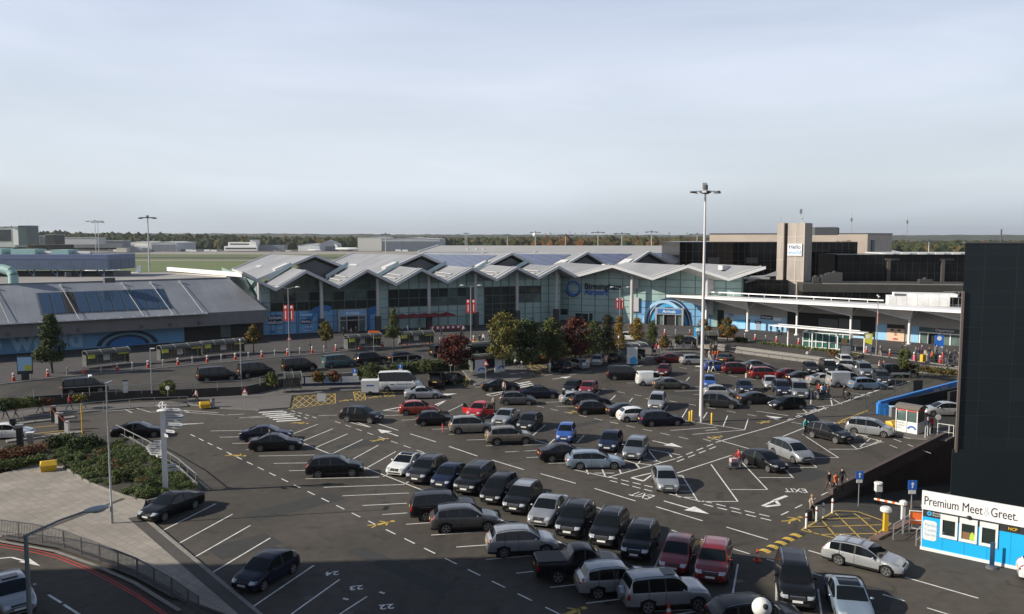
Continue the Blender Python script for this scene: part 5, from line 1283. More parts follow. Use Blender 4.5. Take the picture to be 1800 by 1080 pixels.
def dims(kind):
 k = KINDS[kind]; x0 = k['fo'] + k['wb'] / 2
 return x0, x0 - k['L'], k['W'] / 2, max(z for _, z in k['prof'])
def fit(kind, deg, bx, by, z0=0.0, edge='c'):
 """find where on the ground a car of this size stands so that it covers the stretch seen in the photo"""
 xa, xb_, hw, hh = dims(kind); c = G(bx, by - 4, z0); co, si = math.cos(R(deg)), math.sin(R(deg))
 for _ in range(25):
  X = []; Y = []
  for a in (xa - .1, xb_ + .1):
   for b in (-hw, hw):
    for z in (.1, hh * .62):
     q = (c.x + a * co - b * si, c.y + a * si + b * co, z0 + z); px, py = proj(q); X.append(px)
     if z < .2: Y.append(py)
  for a in (xa - 1.6, xb_ + .9):
   for b in (-hw, hw): X.append(proj((c.x + a * co - b * si, c.y + a * si + b * co, z0 + hh))[0])
  cx_ = {'c': (min(X) + max(X)) / 2, 'l': min(X), 'r': max(X)}[edge]
  m = G(900, 500 + 0, z0); s = (H - z0) / (proj(c)[1] - HY)
  c.x += (bx - cx_) * s * .7
  dy = by - (max(Y) - 1.0)
  p0 = proj(c); c2 = G(p0[0], max(HY + 20, p0[1] + dy * .7), z0); c.y = c2.y
 return c
def recolour(root, pn, roof=None):
 """paint belongs to the object, so copies may share meshes"""
 for o in [root] + list(root.children):
  if o.type == 'MESH' and o.name.split('.')[0] in ('body', 'door_mirror', 'door_handle'):
   o.material_slots[0].link = 'OBJECT'; o.material_slots[0].material = paint(pn)
def car(kind, pn, deg, bx, by, label, cat='car', group=None, z0=0.0, name='parked_car', edge='c', zfn=None):
 pr = proto(kind)
 o = pr[0] if pr[1] == 0 else copy_tree(pr[0]); pr[1] += 1
 c = fit(kind, deg, bx, by, z0, edge); o.location = (c.x, c.y, z0 + .004); o.rotation_euler = (0, 0, R(deg))
 o.name = name; vr = random.Random(bx * 31 + by); o.scale = (vr.uniform(.955, 1.04), vr.uniform(.98, 1.02), vr.uniform(.96, 1.045))
 for key in ('half',):
  if key in o: del o[key]
 tag(o, label, cat, group); recolour(o, pn); return o
Pn, Qn = 250.5, 8.0
GA, GB, GC, GT = 'cars in the front double row', 'cars parked in the middle of the car park', 'cars parked towards the terminal', 'black cabs in the taxi rank'
CARS = [
 ('saloon', 'white', Pn, 714, 838, 'white saloon with black glass roof at the near end of the nose-out row', 'car', GA),
 ('suv', 'dgrey', Pn, 750, 852, 'dark slate crossover parked right beside the white black-roofed saloon', 'car', GA),
 ('hatch', 'dblue', Pn, 789, 862, 'dark blue hatchback between the slate crossover and the tall black off-roader', 'car', GA),
 ('boxsuv', 'black', Pn, 834, 872, 'boxy black off-roader with chrome grille and a paper behind the windscreen', 'car', GA),
 ('mpv', 'black', Pn, 877, 889, 'black people carrier with silver roof rails next to the boxy off-roader', 'car', GA),
 ('suv', 'black', Pn, 918, 907, 'black crossover with a silver grey roof beside the silver saloon', 'car', GA),
 ('saloon', 'silver', Pn, 963, 928, 'silver saloon nose-out between two black off-roaders', 'car', GA),
 ('suv', 'black', Pn, 1011, 950, 'black off-roader with bright lit headlamp just right of the silver saloon', 'car', GA),
 ('suv', 'black', Pn, 1070, 966, 'black crossover with roof rails, middle of three black ones by the red pair', 'car', GA),
 ('suv', 'black', Pn, 1125, 991, 'black crossover with large plated grille beside the first red car', 'car', GA),
 ('hatch', 'red', Pn, 1190, 1012, 'dark red tall hatchback with roof bars beside the black crossovers', 'car', GA),
 ('suv', 'red', Pn, 1254, 1031, 'dark red crossover with chrome grille at the open end of the row', 'car', GA),
 ('boxsuv', 'black', Qn, 780, 916, 'large glossy black off-roader with chrome side strip, tail towards the aisle', 'car', GA),
 ('suv', 'grey', Qn, 818, 937, 'mid grey crossover with tall red tail lamps beside the glossy black off-roader', 'car', GA),
 ('suv', 'silver', Qn, 918, 980, 'silver crossover with black wheel arches parked behind the silver saloon', 'car', GA),
 ('pickup', 'black', Qn, 1018, 1026, 'black double cab pickup truck with covered load bed', 'pickup', GA),
 ('suv', 'silver', Qn, 1084, 1053, 'silver grey crossover with yellow rear plate between the pickup and the big off-roader', 'car', GA),
 ('boxsuv', 'silver', Qn, 1170, 1080, 'big silver off-roader with a sunroof and spare wheel on its tail', 'car', GA),
 ('estate', 'black', Qn, 1330, 1120, 'black estate cut off by the bottom edge with silver roof bars', 'car', GA),
 ('boxsuv', 'black', Pn + 5, 1398, 1076, 'black off-roader alone in its bay beside the pale glass-roofed coupe', 'car', GA),
 ('saloon', 'lblue', Pn + 8, 1494, 1106, 'pale blue silver car with dark glass roof at the bottom edge', 'car', GA),
 ('clad_estate', 'lsilver', -39, 1521, 1018, 'silver estate with black lower trim driving past the blue kiosk', 'car', None),
 ('hatch', 'navy', Pn - 3, 466, 1045, 'dark navy hatchback parked alone by the paved plaza', 'car', None),
 ('saloon', 'black', Pn - 3, 300, 920, 'black saloon parked at the tip of the shrub bed', 'car', None),
 ('hatch', 'silver', -48, 20, 1090, 'silver car with sunroof on the red-lined road in the corner', 'car', None),
 ('hatch', 'white', 8, 18, 772, 'white hatchback at the entry barriers', 'car', None),
 ('saloon', 'black', 14, 243, 771, 'black saloon driving in behind the white signpost', 'car', None),
 ('saloon', 'navy', Qn, 468, 776, 'navy saloon tucked behind the black saloon in the left bays', 'car', GB),
 ('saloon', 'black', Qn, 485, 793, 'black saloon with a man standing at its rear door', 'car', GB),
 ('suv', 'black', Qn, 588, 839, 'black crossover parked tail-out in the left bays', 'car', GB),
 ('suv', 'black', -16, 635, 744, 'black crossover driving past the zebra crossing', 'car', None),
 ('hatch', 'orange_red', Qn, 736, 729, 'orange red hatchback at the end of the middle row', 'car', GB),
 ('hatch', 'black', Qn, 765, 748, 'black hatchback in front of the orange red hatchback', 'car', GB),
 ('mpv', 'lgold', Qn, 829, 762, 'pale gold people carrier beside a child in red', 'car', GB),
 ('suv', 'gold', Qn, 896, 782, 'gold beige crossover tail-out in the middle row', 'car', GB),
 ('hatch', 'bred', Pn, 843, 735, 'bright red hatchback with its front doors open', 'car', GB),
 ('saloon', 'silver', Pn, 889, 749, 'silver saloon nose-out behind the bright red hatchback', 'car', GB),
 ('hatch', 'dgrey', Pn, 931, 758, 'dark grey hatchback nose-out beside a silver saloon', 'car', GB),
 ('saloon', 'lsilver', 9, 744, 701, 'silver white saloon driving past the white minibus', 'car', None),
 ('hatch', 'grey', 2, 910, 711, 'mid grey hatchback in front of a navy saloon', 'car', GB),
 ('saloon', 'navy', 5, 949, 700, 'navy saloon behind the mid grey hatchback', 'car', GB),
 ('saloon', 'black', 6, 880, 687, 'black saloon driving by the pay machine shelter', 'car', None),
 ('boxsuv', 'black', 84, 770, 682, 'black off-roader with its tailgate raised by the hedge', 'car', GC),
 ('hatch', 'black', 66, 797, 677, 'black hatchback tail-out beside the off-roader with raised tailgate', 'car', GC),
 ('hatch', 'black', Pn, 1006, 693, 'black hatchback with bright headlamps beside a dark red hatchback', 'car', GB),
 ('hatch', 'red', Pn, 1034, 694, 'dark red hatchback nose-out in the centre of the car park', 'car', GB),
 ('hatch', 'lsilver', Qn, 1016, 710, 'silver hatchback mostly hidden behind a dark green estate', 'car', GB),
 ('estate', 'dgrey', Qn, 1037, 714, 'dark estate in front of the half hidden silver hatchback', 'car', GB),
 ('hatch', 'black', Qn, 1046, 728, 'black coupe-like hatchback with yellow rear plate beside the dark estate', 'car', GB),
 ('saloon', 'dgrey', Qn, 1102, 732, 'dark grey saloon behind the small white hatchback', 'car', GB),
 ('hatch', 'white', Qn, 1120, 741, 'small white hatchback between two dark cars', 'car', GB),
 ('estate', 'navy', Qn, 1162, 749, 'navy estate in front of the small white hatchback', 'car', GB),
 ('mpv', 'silver', Pn + 4, 1155, 721, 'silver people carrier nose-out left of the tall mast', 'car', GB),
 ('city', 'blue', Pn + 8, 995, 778, 'bright blue small car nose-out in its own bay', 'car', GB),
 ('saloon', 'black', Qn, 993, 812, 'black saloon tucked behind the pale blue estate', 'car', GB),
 ('estate', 'lblue', 2, 1046, 824, 'pale blue silver estate at the hatched corner', 'car', GB),
 ('hatch', 'dblue', Pn + 3, 1073, 795, 'dark blue hatchback nose-out beside the grey estate', 'car', GB),
 ('estate', 'bgrey', Pn + 2, 1117, 809, 'blue grey estate nose-out by the hatched corner', 'car', GB),
 ('hatch', 'silver', 268, 1170, 866, 'silver hatchback standing alone beside the EXIT marking', 'car', None),
 ('taxi', 'black', 0, 1098, 667, 'black people carrier driving towards the small white van', 'car', None),
 ('small_van', 'white', 4, 1147, 677, 'small white van with two dark rear windows', 'van', GC),
 ('hatch', 'maroon', 250, 1167, 661, 'dark maroon hatchback behind the small white van', 'car', GC),
 ('saloon', 'olive', 2, 1179, 683, 'bronze grey saloon in front of the small white van', 'car', GC),
 ('saloon', 'maroon', 5, 1179, 637, 'dark maroon saloon by the kerb with its tail lamps towards us', 'car', GC),
 ('estate', 'lsilver', 4, 1222, 640, 'silver estate left of the tall mast near the planted wall', 'car', GC),
 ('mpv', 'navy', 122, 984, 655, 'navy people carrier with its tail at the yellow hatched bay', 'car', GC),
 ('hatch', 'lsilver', 118, 1016, 649, 'silver hatchback behind a group by the hedge', 'car', GC),
 ('mpv', 'lsilver', 78, 1051, 643, 'silver people carrier seen from behind with doors by the hedge', 'car', GC),
 ('saloon', 'dgrey', 74, 1081, 638, 'dark saloon seen from behind next to the silver people carrier', 'car', GC),
 ('hatch', 'blue', 3, 1259, 651, 'mid blue hatchback below the group in orange', 'car', GC),
 ('mpv', 'maroon', 0, 1296, 656, 'dark red people carrier with bright tail lamps beside the blue hatchback', 'car', GC),
 ('saloon', 'dgrey', 60, 1275, 639, 'dark saloon behind the group in orange', 'car', GC),
 ('mpv', 'red', -2, 1346, 665, 'dark red people carrier beside a man in a white shirt', 'car', GC),
 ('saloon', 'grey', 0, 1330, 650, 'grey car half hidden behind the dark red people carrier', 'car', GC),
 ('city', 'blue', Pn + 10, 1247, 682, 'bright blue hatchback half hidden by the mast', 'car', GC),
 ('hatch', 'lsilver', -3, 1266, 698, 'silver hatchback right of the mast', 'car', GC),
 ('mpv', 'dgrey', -20, 1266, 718, 'dark grey people carrier pulling out right of the mast', 'car', None),
 ('hatch', 'dblue', 262, 1309, 691, 'dark blue hatchback nose-out between silver and grey cars', 'car', GC),
 ('saloon', 'dgrey', 3, 1333, 710, 'dark grey saloon behind a nose-out row near the mast', 'car', GC),
 ('hatch', 'lsilver', 258, 1354, 684, 'silver hatchback squeezed behind the dark off-roader', 'car', GC),
 ('suv', 'dblue', 262, 1374, 696, 'dark blue off-roader nose-out beside the tall silver van', 'car', GC),
 ('taxi', 'bgrey', 258, 1404, 701, 'tall silver grey minivan with a family beside it', 'van', GC),
 ('hatch', 'black', 194, 1383, 720, 'black hatchback pulling out in front of the silver grey minivan', 'car', None),
 ('saloon', 'maroon', 4, 1390, 666, 'dark maroon saloon beside a row of black cars', 'car', GC),
 ('saloon', 'black', 2, 1412, 672, 'black saloon with yellow rear plate left of the silver saloon', 'car', GC),
 ('hatch', 'dgrey', 262, 1425, 657, 'dark grey hatchback nose-out behind the black saloon', 'car', GC),
 ('taxi', 'black', 262, 1456, 658, 'tall black cab with a bright roof lamp', 'taxi', GC),
 ('suv', 'white', 262, 1485, 645, 'white off-roader at the foot of the crossing', 'car', GC),
 ('hatch', 'lsilver', -28, 1497, 652, 'silver car just in front of the white off-roader', 'car', GC),
 ('saloon', 'lsilver', 4, 1449, 676, 'silver saloon left of the large silver van', 'car', GC),
 ('van', 'lsilver', 3, 1488, 680, 'large silver white panel van', 'van', GC),
 ('taxi', 'bgrey', 262, 1517, 663, 'grey van nose-out behind the powder blue estate', 'van', GC),
 ('estate', 'pblue', 3, 1525, 684, 'powder blue estate in front of the large silver van', 'car', GC),
 ('suv', 'dgrey', 255, 1550, 677, 'dark grey off-roader nose-out right of the powder blue estate', 'car', GC),
 ('boxsuv', 'black', -3, 1580, 663, 'black off-roader with silver lower doors at the planted corner', 'car', GC),
 ('suv', 'black', -58, 1458, 781, 'black off-roader with its tailgate open near the payment kiosk', 'car', None),
 ('mpv', 'silver', -33, 1530, 769, 'silver people carrier beside the hatched bay near the payment kiosk', 'car', None),
 ('mpv', 'silver', -72, 1392, 816, 'silver people carrier nose-out beside the black hatchback on the right block', 'car', None),
 ('hatch', 'black', -63, 1345, 832, 'black hatchback nose-out left of the silver people carrier', 'car', None),
 ('hatch', 'lsilver', 176, 1656, 731, 'silver three door hatchback under the blue height bar', 'car', None),
]
for q in CARS:
 car(*q)
car('hatch', 'white', -25, 1868, 1046, 'white hatchback tail peeking in beyond the kiosk', z0=0)
for i, (kd, pn, px, py, lb) in enumerate([('taxi', 'black', 149, 694, 'black van cab with roof sign, last in the rank by the entry'), ('taxi', 'black', 382, 672, 'black people carrier cab in the rank below the middle curved shelter'),
  ('taxi', 'black', 450, 664, 'black cab in the rank with its tail lamps lit, beside a bus shelter'), ('taxi', 'black', 526, 654, 'black van cab in the rank above the hi-vis attendant'),
  ('taxi', 'teal', 596, 647, 'teal people carrier cab in the rank'), ('boxsuv', 'black', 652, 642, 'black off-roader shaped cab in front of the teal one'),
  ('estate', 'black', 711, 636, 'black estate cab in the rank behind the white minibus'), ('taxi', 'black', 782, 629, 'black cab half hidden by the red maple')]):
 car(kd, pn, 31, px, py, lb, 'taxi', GT, ZF, name='taxi')
car('hatch', 'white', -12, 1107, 598, 'white hatchback on the forecourt road among the small trees', z0=ZF)
car('hatch', 'dgrey', -8, 1215, 606, 'dark hatchback half hidden behind the planter by the crossing', z0=ZF)
mbus = car('minibus', 'white', 6, 704, 688, 'white minibus with dark window strip beside the small white trailer', 'minibus', name='minibus')
def add_to(root, mb, name, m, label=None, smooth=None):
 o = mb.build(name, m if isinstance(m, list) else [m], root, smooth)
 if label: o['label'] = label
 return o
def find(lbl):
 for o in COL.objects:
  if o.get('label', '').startswith(lbl): return o
 raise KeyError(lbl)
for lb, kd in (('white saloon with black', 'saloon'), ('pale blue silver car', 'saloon')):
 o = find(lb); k = KINDS[kd]; x0 = k['fo'] + k['wb'] / 2; mb = MB()
 pr = [(x, lerp_prof(k['prof'], x)) for x in (2.14, 2.4, 2.6, 2.9, 3.1, 3.22)]
 for (a, z), (b, y) in zip(pr, pr[1:]): mb.poly([(x0 - a, -.52, z + .012), (x0 - a, .52, z + .012), (x0 - b, .52, y + .012), (x0 - b, -.52, y + .012)][::-1])
 add_to(o, mb, 'glass_roof', m_glass)
for lb, kd, x1, x2, w in (('big silver off-roader', 'boxsuv', 1.95, 2.6, .42), ('silver car with sunroof', 'hatch', 2.0, 2.5, .38)):
 o = find(lb); k = KINDS[kd]; x0 = k['fo'] + k['wb'] / 2; mb = MB(); z = lerp_prof(k['prof'], (x1 + x2) / 2) + .018
 mb.box((x0 - (x1 + x2) / 2, 0, z), (x2 - x1, w * 2, .02)); add_to(o, mb, 'sunroof', m_glass)
o = find('big silver off-roader'); x0 = dims('boxsuv')[1]; mb = MB(); mb.lathe([(.1, x0 - .26), (.34, x0 - .24), (.36, x0 - .12), (.34, x0 + .02)], 18, (0, 0, 0));
mb.v = [(p[2], p[0], p[1] + .86) for p in mb.v]; add_to(o, mb, 'spare_wheel_cover', paint('silver'), smooth=40)
o = find('black crossover with a silver grey roof'); k = KINDS['suv']; mb = MB(); x0 = k['fo'] + k['wb'] / 2
pr = [(x, lerp_prof(k['prof'], x)) for x in (1.95, 2.3, 2.8, 3.2, 3.7, 4.0)]
for (a, z), (b, y) in zip(pr, pr[1:]): mb.poly([(x0 - a, -.60, z + .012), (x0 - a, .60, z + .012), (x0 - b, .60, y + .012), (x0 - b, -.60, y + .012)][::-1])
add_to(o, mb, 'roof_panel', paint('silver'))
def hatch_open(lb, kd, ang=25):
 o = find(lb); k = KINDS[kd]; x1 = dims(kd)[1]; zt_ = lerp_prof(k['prof'], k['xr']); x0 = k['fo'] + k['wb'] / 2 - k['xr']; mb = MB(); w = k['W'] / 2 * .80
 c, s_ = math.cos(R(ang)), math.sin(R(ang)); f = lambda d, y, t=0: (x0 - d * c - t * s_, y, zt_ + d * s_ + .02 - t * c)
 mb.add([f(0, -w), f(0, w), f(.95, w), f(.95, -w), f(0, -w, .08), f(0, w, .08), f(.95, w, .12), f(.95, -w, .12)], [(0, 1, 2, 3), (7, 6, 5, 4), (0, 4, 5, 1), (1, 5, 6, 2), (2, 6, 7, 3), (3, 7, 4, 0)])
 t_ = add_to(o, mb, 'open_tailgate', paint('black'))
 mb = MB(); mb.add([f(.12, -w * .8, -.012), f(.12, w * .8, -.012), f(.55, w * .8, -.012), f(.55, -w * .8, -.012)], [(0, 1, 2, 3)]); add_to(t_, mb, 'glass', m_glass)
 mb = MB(); mb.box((x1 + .18, 0, .95), (.3, w * 1.7, .75)); add_to(o, mb, 'boot_opening', m_dark)
hatch_open('black off-roader with its tailgate raised', 'boxsuv', 35); hatch_open('black off-roader with its tailgate open', 'suv', 28)
o = find('bright red hatchback'); k = KINDS['hatch']; x0 = k['fo'] + k['wb'] / 2 - 1.15
for s in (1, -1):
 a = R(180 - s * 62 * -1) if False else R(118 if s > 0 else -118); mb = MB(); hx, hy = x0, s * (.88)
 d = Vector((math.cos(a), math.sin(a), 0)); n = Vector((-d.y, d.x, 0)) * .05; q = Vector((hx, hy, 0))
 P = [(0, .30), (1.05, .30), (1.10, .88), (0, .88)]
 mb.add([tuple(q + d * u + n * e + Z3 * z) for e in (-1, 1) for u, z in P], [(0, 1, 2, 3), (7, 6, 5, 4), (0, 4, 5, 1), (1, 5, 6, 2), (2, 6, 7, 3), (3, 7, 4, 0)])
 t_ = add_to(o, mb, 'open_door', paint('bred'), 'bright red front door standing open')
 mb = MB(); P = [(.12, .90), (1.02, .90), (.95, 1.30), (.62, 1.34)]
 mb.add([tuple(q + d * u + n * e * .4 + Z3 * z) for e in (-1, 1) for u, z in P], [(0, 1, 2, 3), (7, 6, 5, 4), (0, 4, 5, 1), (1, 5, 6, 2), (2, 6, 7, 3), (3, 7, 4, 0)]); add_to(t_, mb, 'door_glass', m_glass)
 if s > 0: mb = MB(); mb.box(tuple(q + d * .55 + n * 1.05 + Z3 * .6), (.5, .012, .2), a); add_to(t_, mb, 'door_sticker', m_ltxt)
for lb, kd in (('black van cab with roof sign', 'taxi'), ('tall black cab with a bright', 'taxi')):
 o = find(lb); mb = MB(); mb.box((.55, 0, 1.96), (.35, 1.1, .16)); add_to(o, mb, 'roof_sign', m_ltxt)
o = find('black off-roader with silver lower doors'); mb = MB()
for s in (1, -1): mb.box((-.2, s * .972, .62), (2.6, .02, .28))
add_to(o, mb, 'side_strip', paint('silver'))
o = find('large glossy black off-roader'); mb = MB()
for s in (1, -1): mb.beam((1.1, s * .972, 1.02), (-1.9, s * .972, 1.04), .02, .03)
add_to(o, mb, 'chrome_strip', m_chr)
o = find('boxy black off-roader'); mb = MB(); mb.poly([(.62, -.2, 1.45), (.62, .2, 1.45), (.40, .2, 1.66), (.40, -.2, 1.66)]); add_to(o, mb, 'windscreen_paper', m_ltxt)
for lb in ('silver estate with black lower', 'silver people carrier beside the hatched'):
 o = find(lb); mb = MB(); mb.box((-.3, .0, 1.535 if 'estate' in lb else 1.68), (.06, 1.1, .03)); mb.box((-1.2, .0, 1.535 if 'estate' in lb else 1.68), (.06, 1.1, .03)); add_to(o, mb, 'roof_bar', m_chr)
mb = MB(); mb.box((.3, -1.015, .98), (1.8, .012, .05)); mb.box((-1.2, -1.015, .95), (.5, .012, .08))
add_to(mbus, mb, 'side_strip', m_trim)
tr = thing('box_trailer', 'small white box trailer behind the white minibus', 'trailer', tuple(fit('city', 6, 652, 694)), R(6))
mb = MB(); mb.box((0, 0, 1.12), (2.1, 1.5, 1.45)); mb.build('box', [mat('trailer_white', (.70, .70, .69), .45, var=.06, vscale=1)], tr)
mb = MB(); mb.box((0, 0, .34), (2.2, 1.3, .10)); mb.beam((1.0, .5, .36), (2.0, 0, .36), .06, .06); mb.beam((1.0, -.5, .36), (2.0, 0, .36), .06, .06); mb.build('chassis', [m_trim], tr)
for s in (1, -1):
 mb = MB(); mb.lathe([(.1, -.08), (.27, -.08), (.28, .08), (.1, .08)], 14, (0, s * .78, .28), axis='Y'); mb.build('wheel', [m_tyre], tr, 40)
 mb = MB(); mb.box((-1.06, s * .6, .45), (.03, .22, .12)); mb.build('tail_light', [m_tail], tr)
mb = MB(); mb.box((-1.056, 0, 1.12), (.012, .02, 1.35)); mb.box((-1.058, .0, .55), (.012, 1.4, .03)); mb.build('door_seam', [m_trim], tr)
mb = MB(); mb.box((0, -.756, 1.25), (.9, .012, .16)); mb.build('blue_stripe', [m_btxt], tr)
# ================================================================== PEOPLE
def make_pose(name, leg=(0, 0), knee=(0, 0), arm=(0, 0), elb=(12, 12), lean=0, out=8, child=1.0):
 """one continuous skin grown over a posed skeleton; angles in degrees, forward positive"""
 V = []; Rr = []; E = []; lab = []
 def v(p, r, par=None, lb=1):
  V.append(Vector(p)); Rr.append(r if isinstance(r, tuple) else (r, r)); i = len(V) - 1
  if par is not None: E.append((par, i)); lab.append(lb)
  return i
 rot = lambda a, l: Vector((math.sin(R(a)) * l, 0, -math.cos(R(a)) * l))
 hipz = .93 - .03 * (abs(leg[0]) + abs(leg[1])) / 40
 lx = lambda z: math.tan(R(lean)) * (z - hipz)
 pel = v((0, 0, hipz), (.115, .155)); wa = v((lx(1.12), 0, hipz + .20), (.105, .135), pel); ch = v((lx(1.32), 0, hipz + .40), (.12, .165), wa)
 sh = v((lx(1.45), 0, hipz + .50), (.085, .12), ch); nk = v((lx(1.5) + .01, 0, hipz + .58), .052, sh, 2); hd = v((lx(1.6) + .02, 0, hipz + .665), (.088, .078), nk, 2); ht = v((lx(1.7) + .015, 0, hipz + .765), (.085, .075), hd, 2)
 v((lx(1.6) + .115, 0, hipz + .69), .014, hd, 2)
 for s, k in ((1, 0), (-1, 1)):
  hp = v((0, .085 * s, hipz - .06), (.085, .085), pel, 0); k0 = V[hp] + rot(leg[k], .40) + Vector((0, .012 * s, 0)); kn = v(k0, .058, hp, 0)
  a0 = k0 + rot(leg[k] - knee[k], .40); an = v(a0, .038, kn, 0); v(a0 + Vector((.055, 0, -.045)), (.036, .04), an, 3); v(a0 + Vector((.17, .012 * s, -.055)), (.028, .036), len(V) - 1, 3)
  s0 = V[sh] + Vector((0, .165 * s, -.03)); so_ = v(s0, .058, sh, 1); o = math.sin(R(out)) * s
  e0 = s0 + rot(arm[k], .285) + Vector((0, o * .28, 0)); el = v(e0, .042, so_, 1)
  w0 = e0 + rot(arm[k] + elb[k], .25) + Vector((0, o * .06, 0)); wr = v(w0, .029, el, 1)
  d = rot(arm[k] + elb[k] + 4, 1); p0 = w0 + d * .075; pm = v(p0, (.018, .036), wr, 2)
  for i, (fx, ln) in enumerate(((-.027, .070), (-.009, .082), (.009, .077), (.026, .060))):
   f = v(p0 + d * .03 + Vector((fx, 0, 0)), .009, pm, 2); v(p0 + d * (.03 + ln) + Vector((fx * 1.2, -.018 * s, 0)), .0075, f, 2)
  th = v(p0 - d * .03 + Vector((.035, -.008 * s, 0)), .010, pm, 2); v(p0 + d * .018 + Vector((.052, -.02 * s, 0)), .008, th, 2)
 me = bpy.data.meshes.new('t'); me.from_pydata(V, E, []); ob = bpy.data.objects.new('t', me); COL.objects.link(ob)
 md = ob.modifiers.new('s', 'SKIN'); md.use_smooth_shade = True
 for i, sv in enumerate(me.skin_vertices[0].data): sv.radius = Rr[i]; sv.use_root = i == 0
 sb = ob.modifiers.new('d', 'SUBSURF'); sb.levels = 1; sb.render_levels = 1
 dg = bpy.context.evaluated_depsgraph_get(); dg.update()
 m2 = bpy.data.meshes.new_from_object(ob.evaluated_get(dg)); bpy.data.objects.remove(ob); bpy.data.meshes.remove(me)
 m2.name = 'person_' + name; m2.materials.clear()
 for n in range(4): m2.materials.append(SKIN)
 for p in m2.polygons:
  c = p.center; best = 9; bl = 1
  for (a, b), l_ in zip(E, lab):
   u = V[b] - V[a]; t = max(0, min(1, (c - V[a]).dot(u) / max(u.dot(u), 1e-9))); d = (c - V[a] - u * t).length
   if d < best: best = d; bl = l_
  p.material_index = bl if not (bl == 1 and c.z < hipz - .02 and abs(c.y) < .17 and c.x > -.2 and c.x < .2) else 0
  p.use_smooth = True
 low = min(v_.co.z for v_ in m2.vertices)
 for v_ in m2.vertices: v_.co.z -= low
 return m2, V[hd] - Vector((0, 0, low))
SKIN = mat('skin_light', (.48, .30, .22), .6); SKIN2 = mat('skin_brown', (.20, .11, .07), .6)
CL = {}
def cloth(n):
 P = {'black': (.012, .012, .013), 'navy': (.015, .02, .05), 'jeans': (.04, .06, .11), 'grey': (.10, .10, .10), 'white': (.62, .62, .60), 'red': (.45, .03, .03), 'pink': (.55, .10, .18), 'orange': (.60, .13, .03), 'hivis': (.42, .62, .05),
   'blue': (.05, .16, .40), 'turq': (.10, .45, .48), 'beige': (.42, .35, .27), 'brown': (.09, .06, .04), 'dgreen': (.03, .06, .04), 'palepink': (.55, .38, .38), 'purple': (.12, .05, .14)}
 if n not in CL: CL[n] = mat('cloth_' + {'hivis': 'hi_vis', 'turq': 'turquoise', 'dgreen': 'dark_green', 'palepink': 'pale_pink'}.get(n, n), P[n], .85, var=.12, vscale=5)
 return CL[n]
HAIR = {'d': mat('hair_dark', (.012, .009, .008), .6), 'b': mat('hair_brown', (.06, .035, .02), .6), 'y': mat('hair_fair', (.28, .19, .09), .6), 'g': mat('hair_grey', (.30, .29, .28), .6)}
POSES = {'stand': make_pose('stand', (2, -2), (2, 2), (4, -2)), 'walk': make_pose('walk', (24, -20), (6, 14), (-20, 22), (14, 20), 3), 'stride': make_pose('stride', (-22, 26), (20, 4), (24, -18), (24, 12), 4),
   'push': make_pose('push', (18, -16), (6, 12), (48, 48), (26, 26), 8, 4), 'reach': make_pose('reach', (6, -8), (4, 6), (70, 18), (20, 40), 14), 'wait': make_pose('wait', (5, -6), (3, 4), (16, -6), (70, 10), 0, 14)}
def hair_mesh(long):
 mb = MB(); n, m = 10, 5; vs = []
 for j in range(m + 1):
  a = R(98 if not long else 112) * j / m
  for k in range(n):
   t = 2 * math.pi * k / n; f = 1.0 if math.cos(t) < .5 or j < 3 else (.96 if long else .55)
   r = .108; fr = 1.0 if math.cos(t) < .6 else .86
   vs.append((-.008 + r * math.sin(a) * math.cos(t) * fr, .092 * math.sin(a) * math.sin(t), .05 + .112 * math.cos(a) * 1.0 + (.0 if f == 1.0 else .03)))
 if long:
  for k in range(n):
   t = 2 * math.pi * k / n; b = math.cos(t) < .2; vs.append((-.03 + .09 * math.cos(t) * .8, .10 * math.sin(t), -.20 if b else .02))
  m += 1
 fs = [(j * n + k, j * n + (k + 1) % n, (j + 1) * n + (k + 1) % n, (j + 1) * n + k) for j in range(m) for k in range(n)]
 mb.add(vs, fs); return mb.mesh('hair', [HAIR['d']], 60)
HM = {0: hair_mesh(0), 1: hair_mesh(1)}
mbf = MB()
for s in (1, -1): mbf.ball((.092, .032 * s, .02), (.006, .013, .008), 6, 4)
mbf.box((.095, 0, -.055), (.01, .05, .012), mi=1); FACEM = mbf.mesh('face', [mat('eye_dark', (.02, .015, .012), .3), mat('lip', (.30, .10, .09), .6)])
for k_ in HM: HM[k_].name = 'hair'
def person(px, py, pose, deg, top, legs, label, group=None, hair='d', long=0, sc=1.0, z=0.0, skin=None, loc=None, gr=False):
 p = loc if loc is not None else (GR(px, py) if gr else G(px, py, z))
 me, hc = POSES[pose]; o = bpy.data.objects.new('person', me); COL.objects.link(o)
 for i, m in enumerate((cloth(legs), cloth(top), skin or SKIN, cloth('black'))): o.material_slots[i].link = 'OBJECT'; o.material_slots[i].material = m
 o.location = (p.x, p.y, p.z + .005); o.rotation_euler = (0, 0, R(deg)); o.scale = (sc,) * 3
 tag(o, label, 'person', group)
 h = obj('hair', HM[long], o); h.location = hc; h.material_slots[0].link = 'OBJECT'; h.material_slots[0].material = HAIR[hair]
 f = obj('face', FACEM, o); f.location = hc
 return o
FZ = ZF + .125
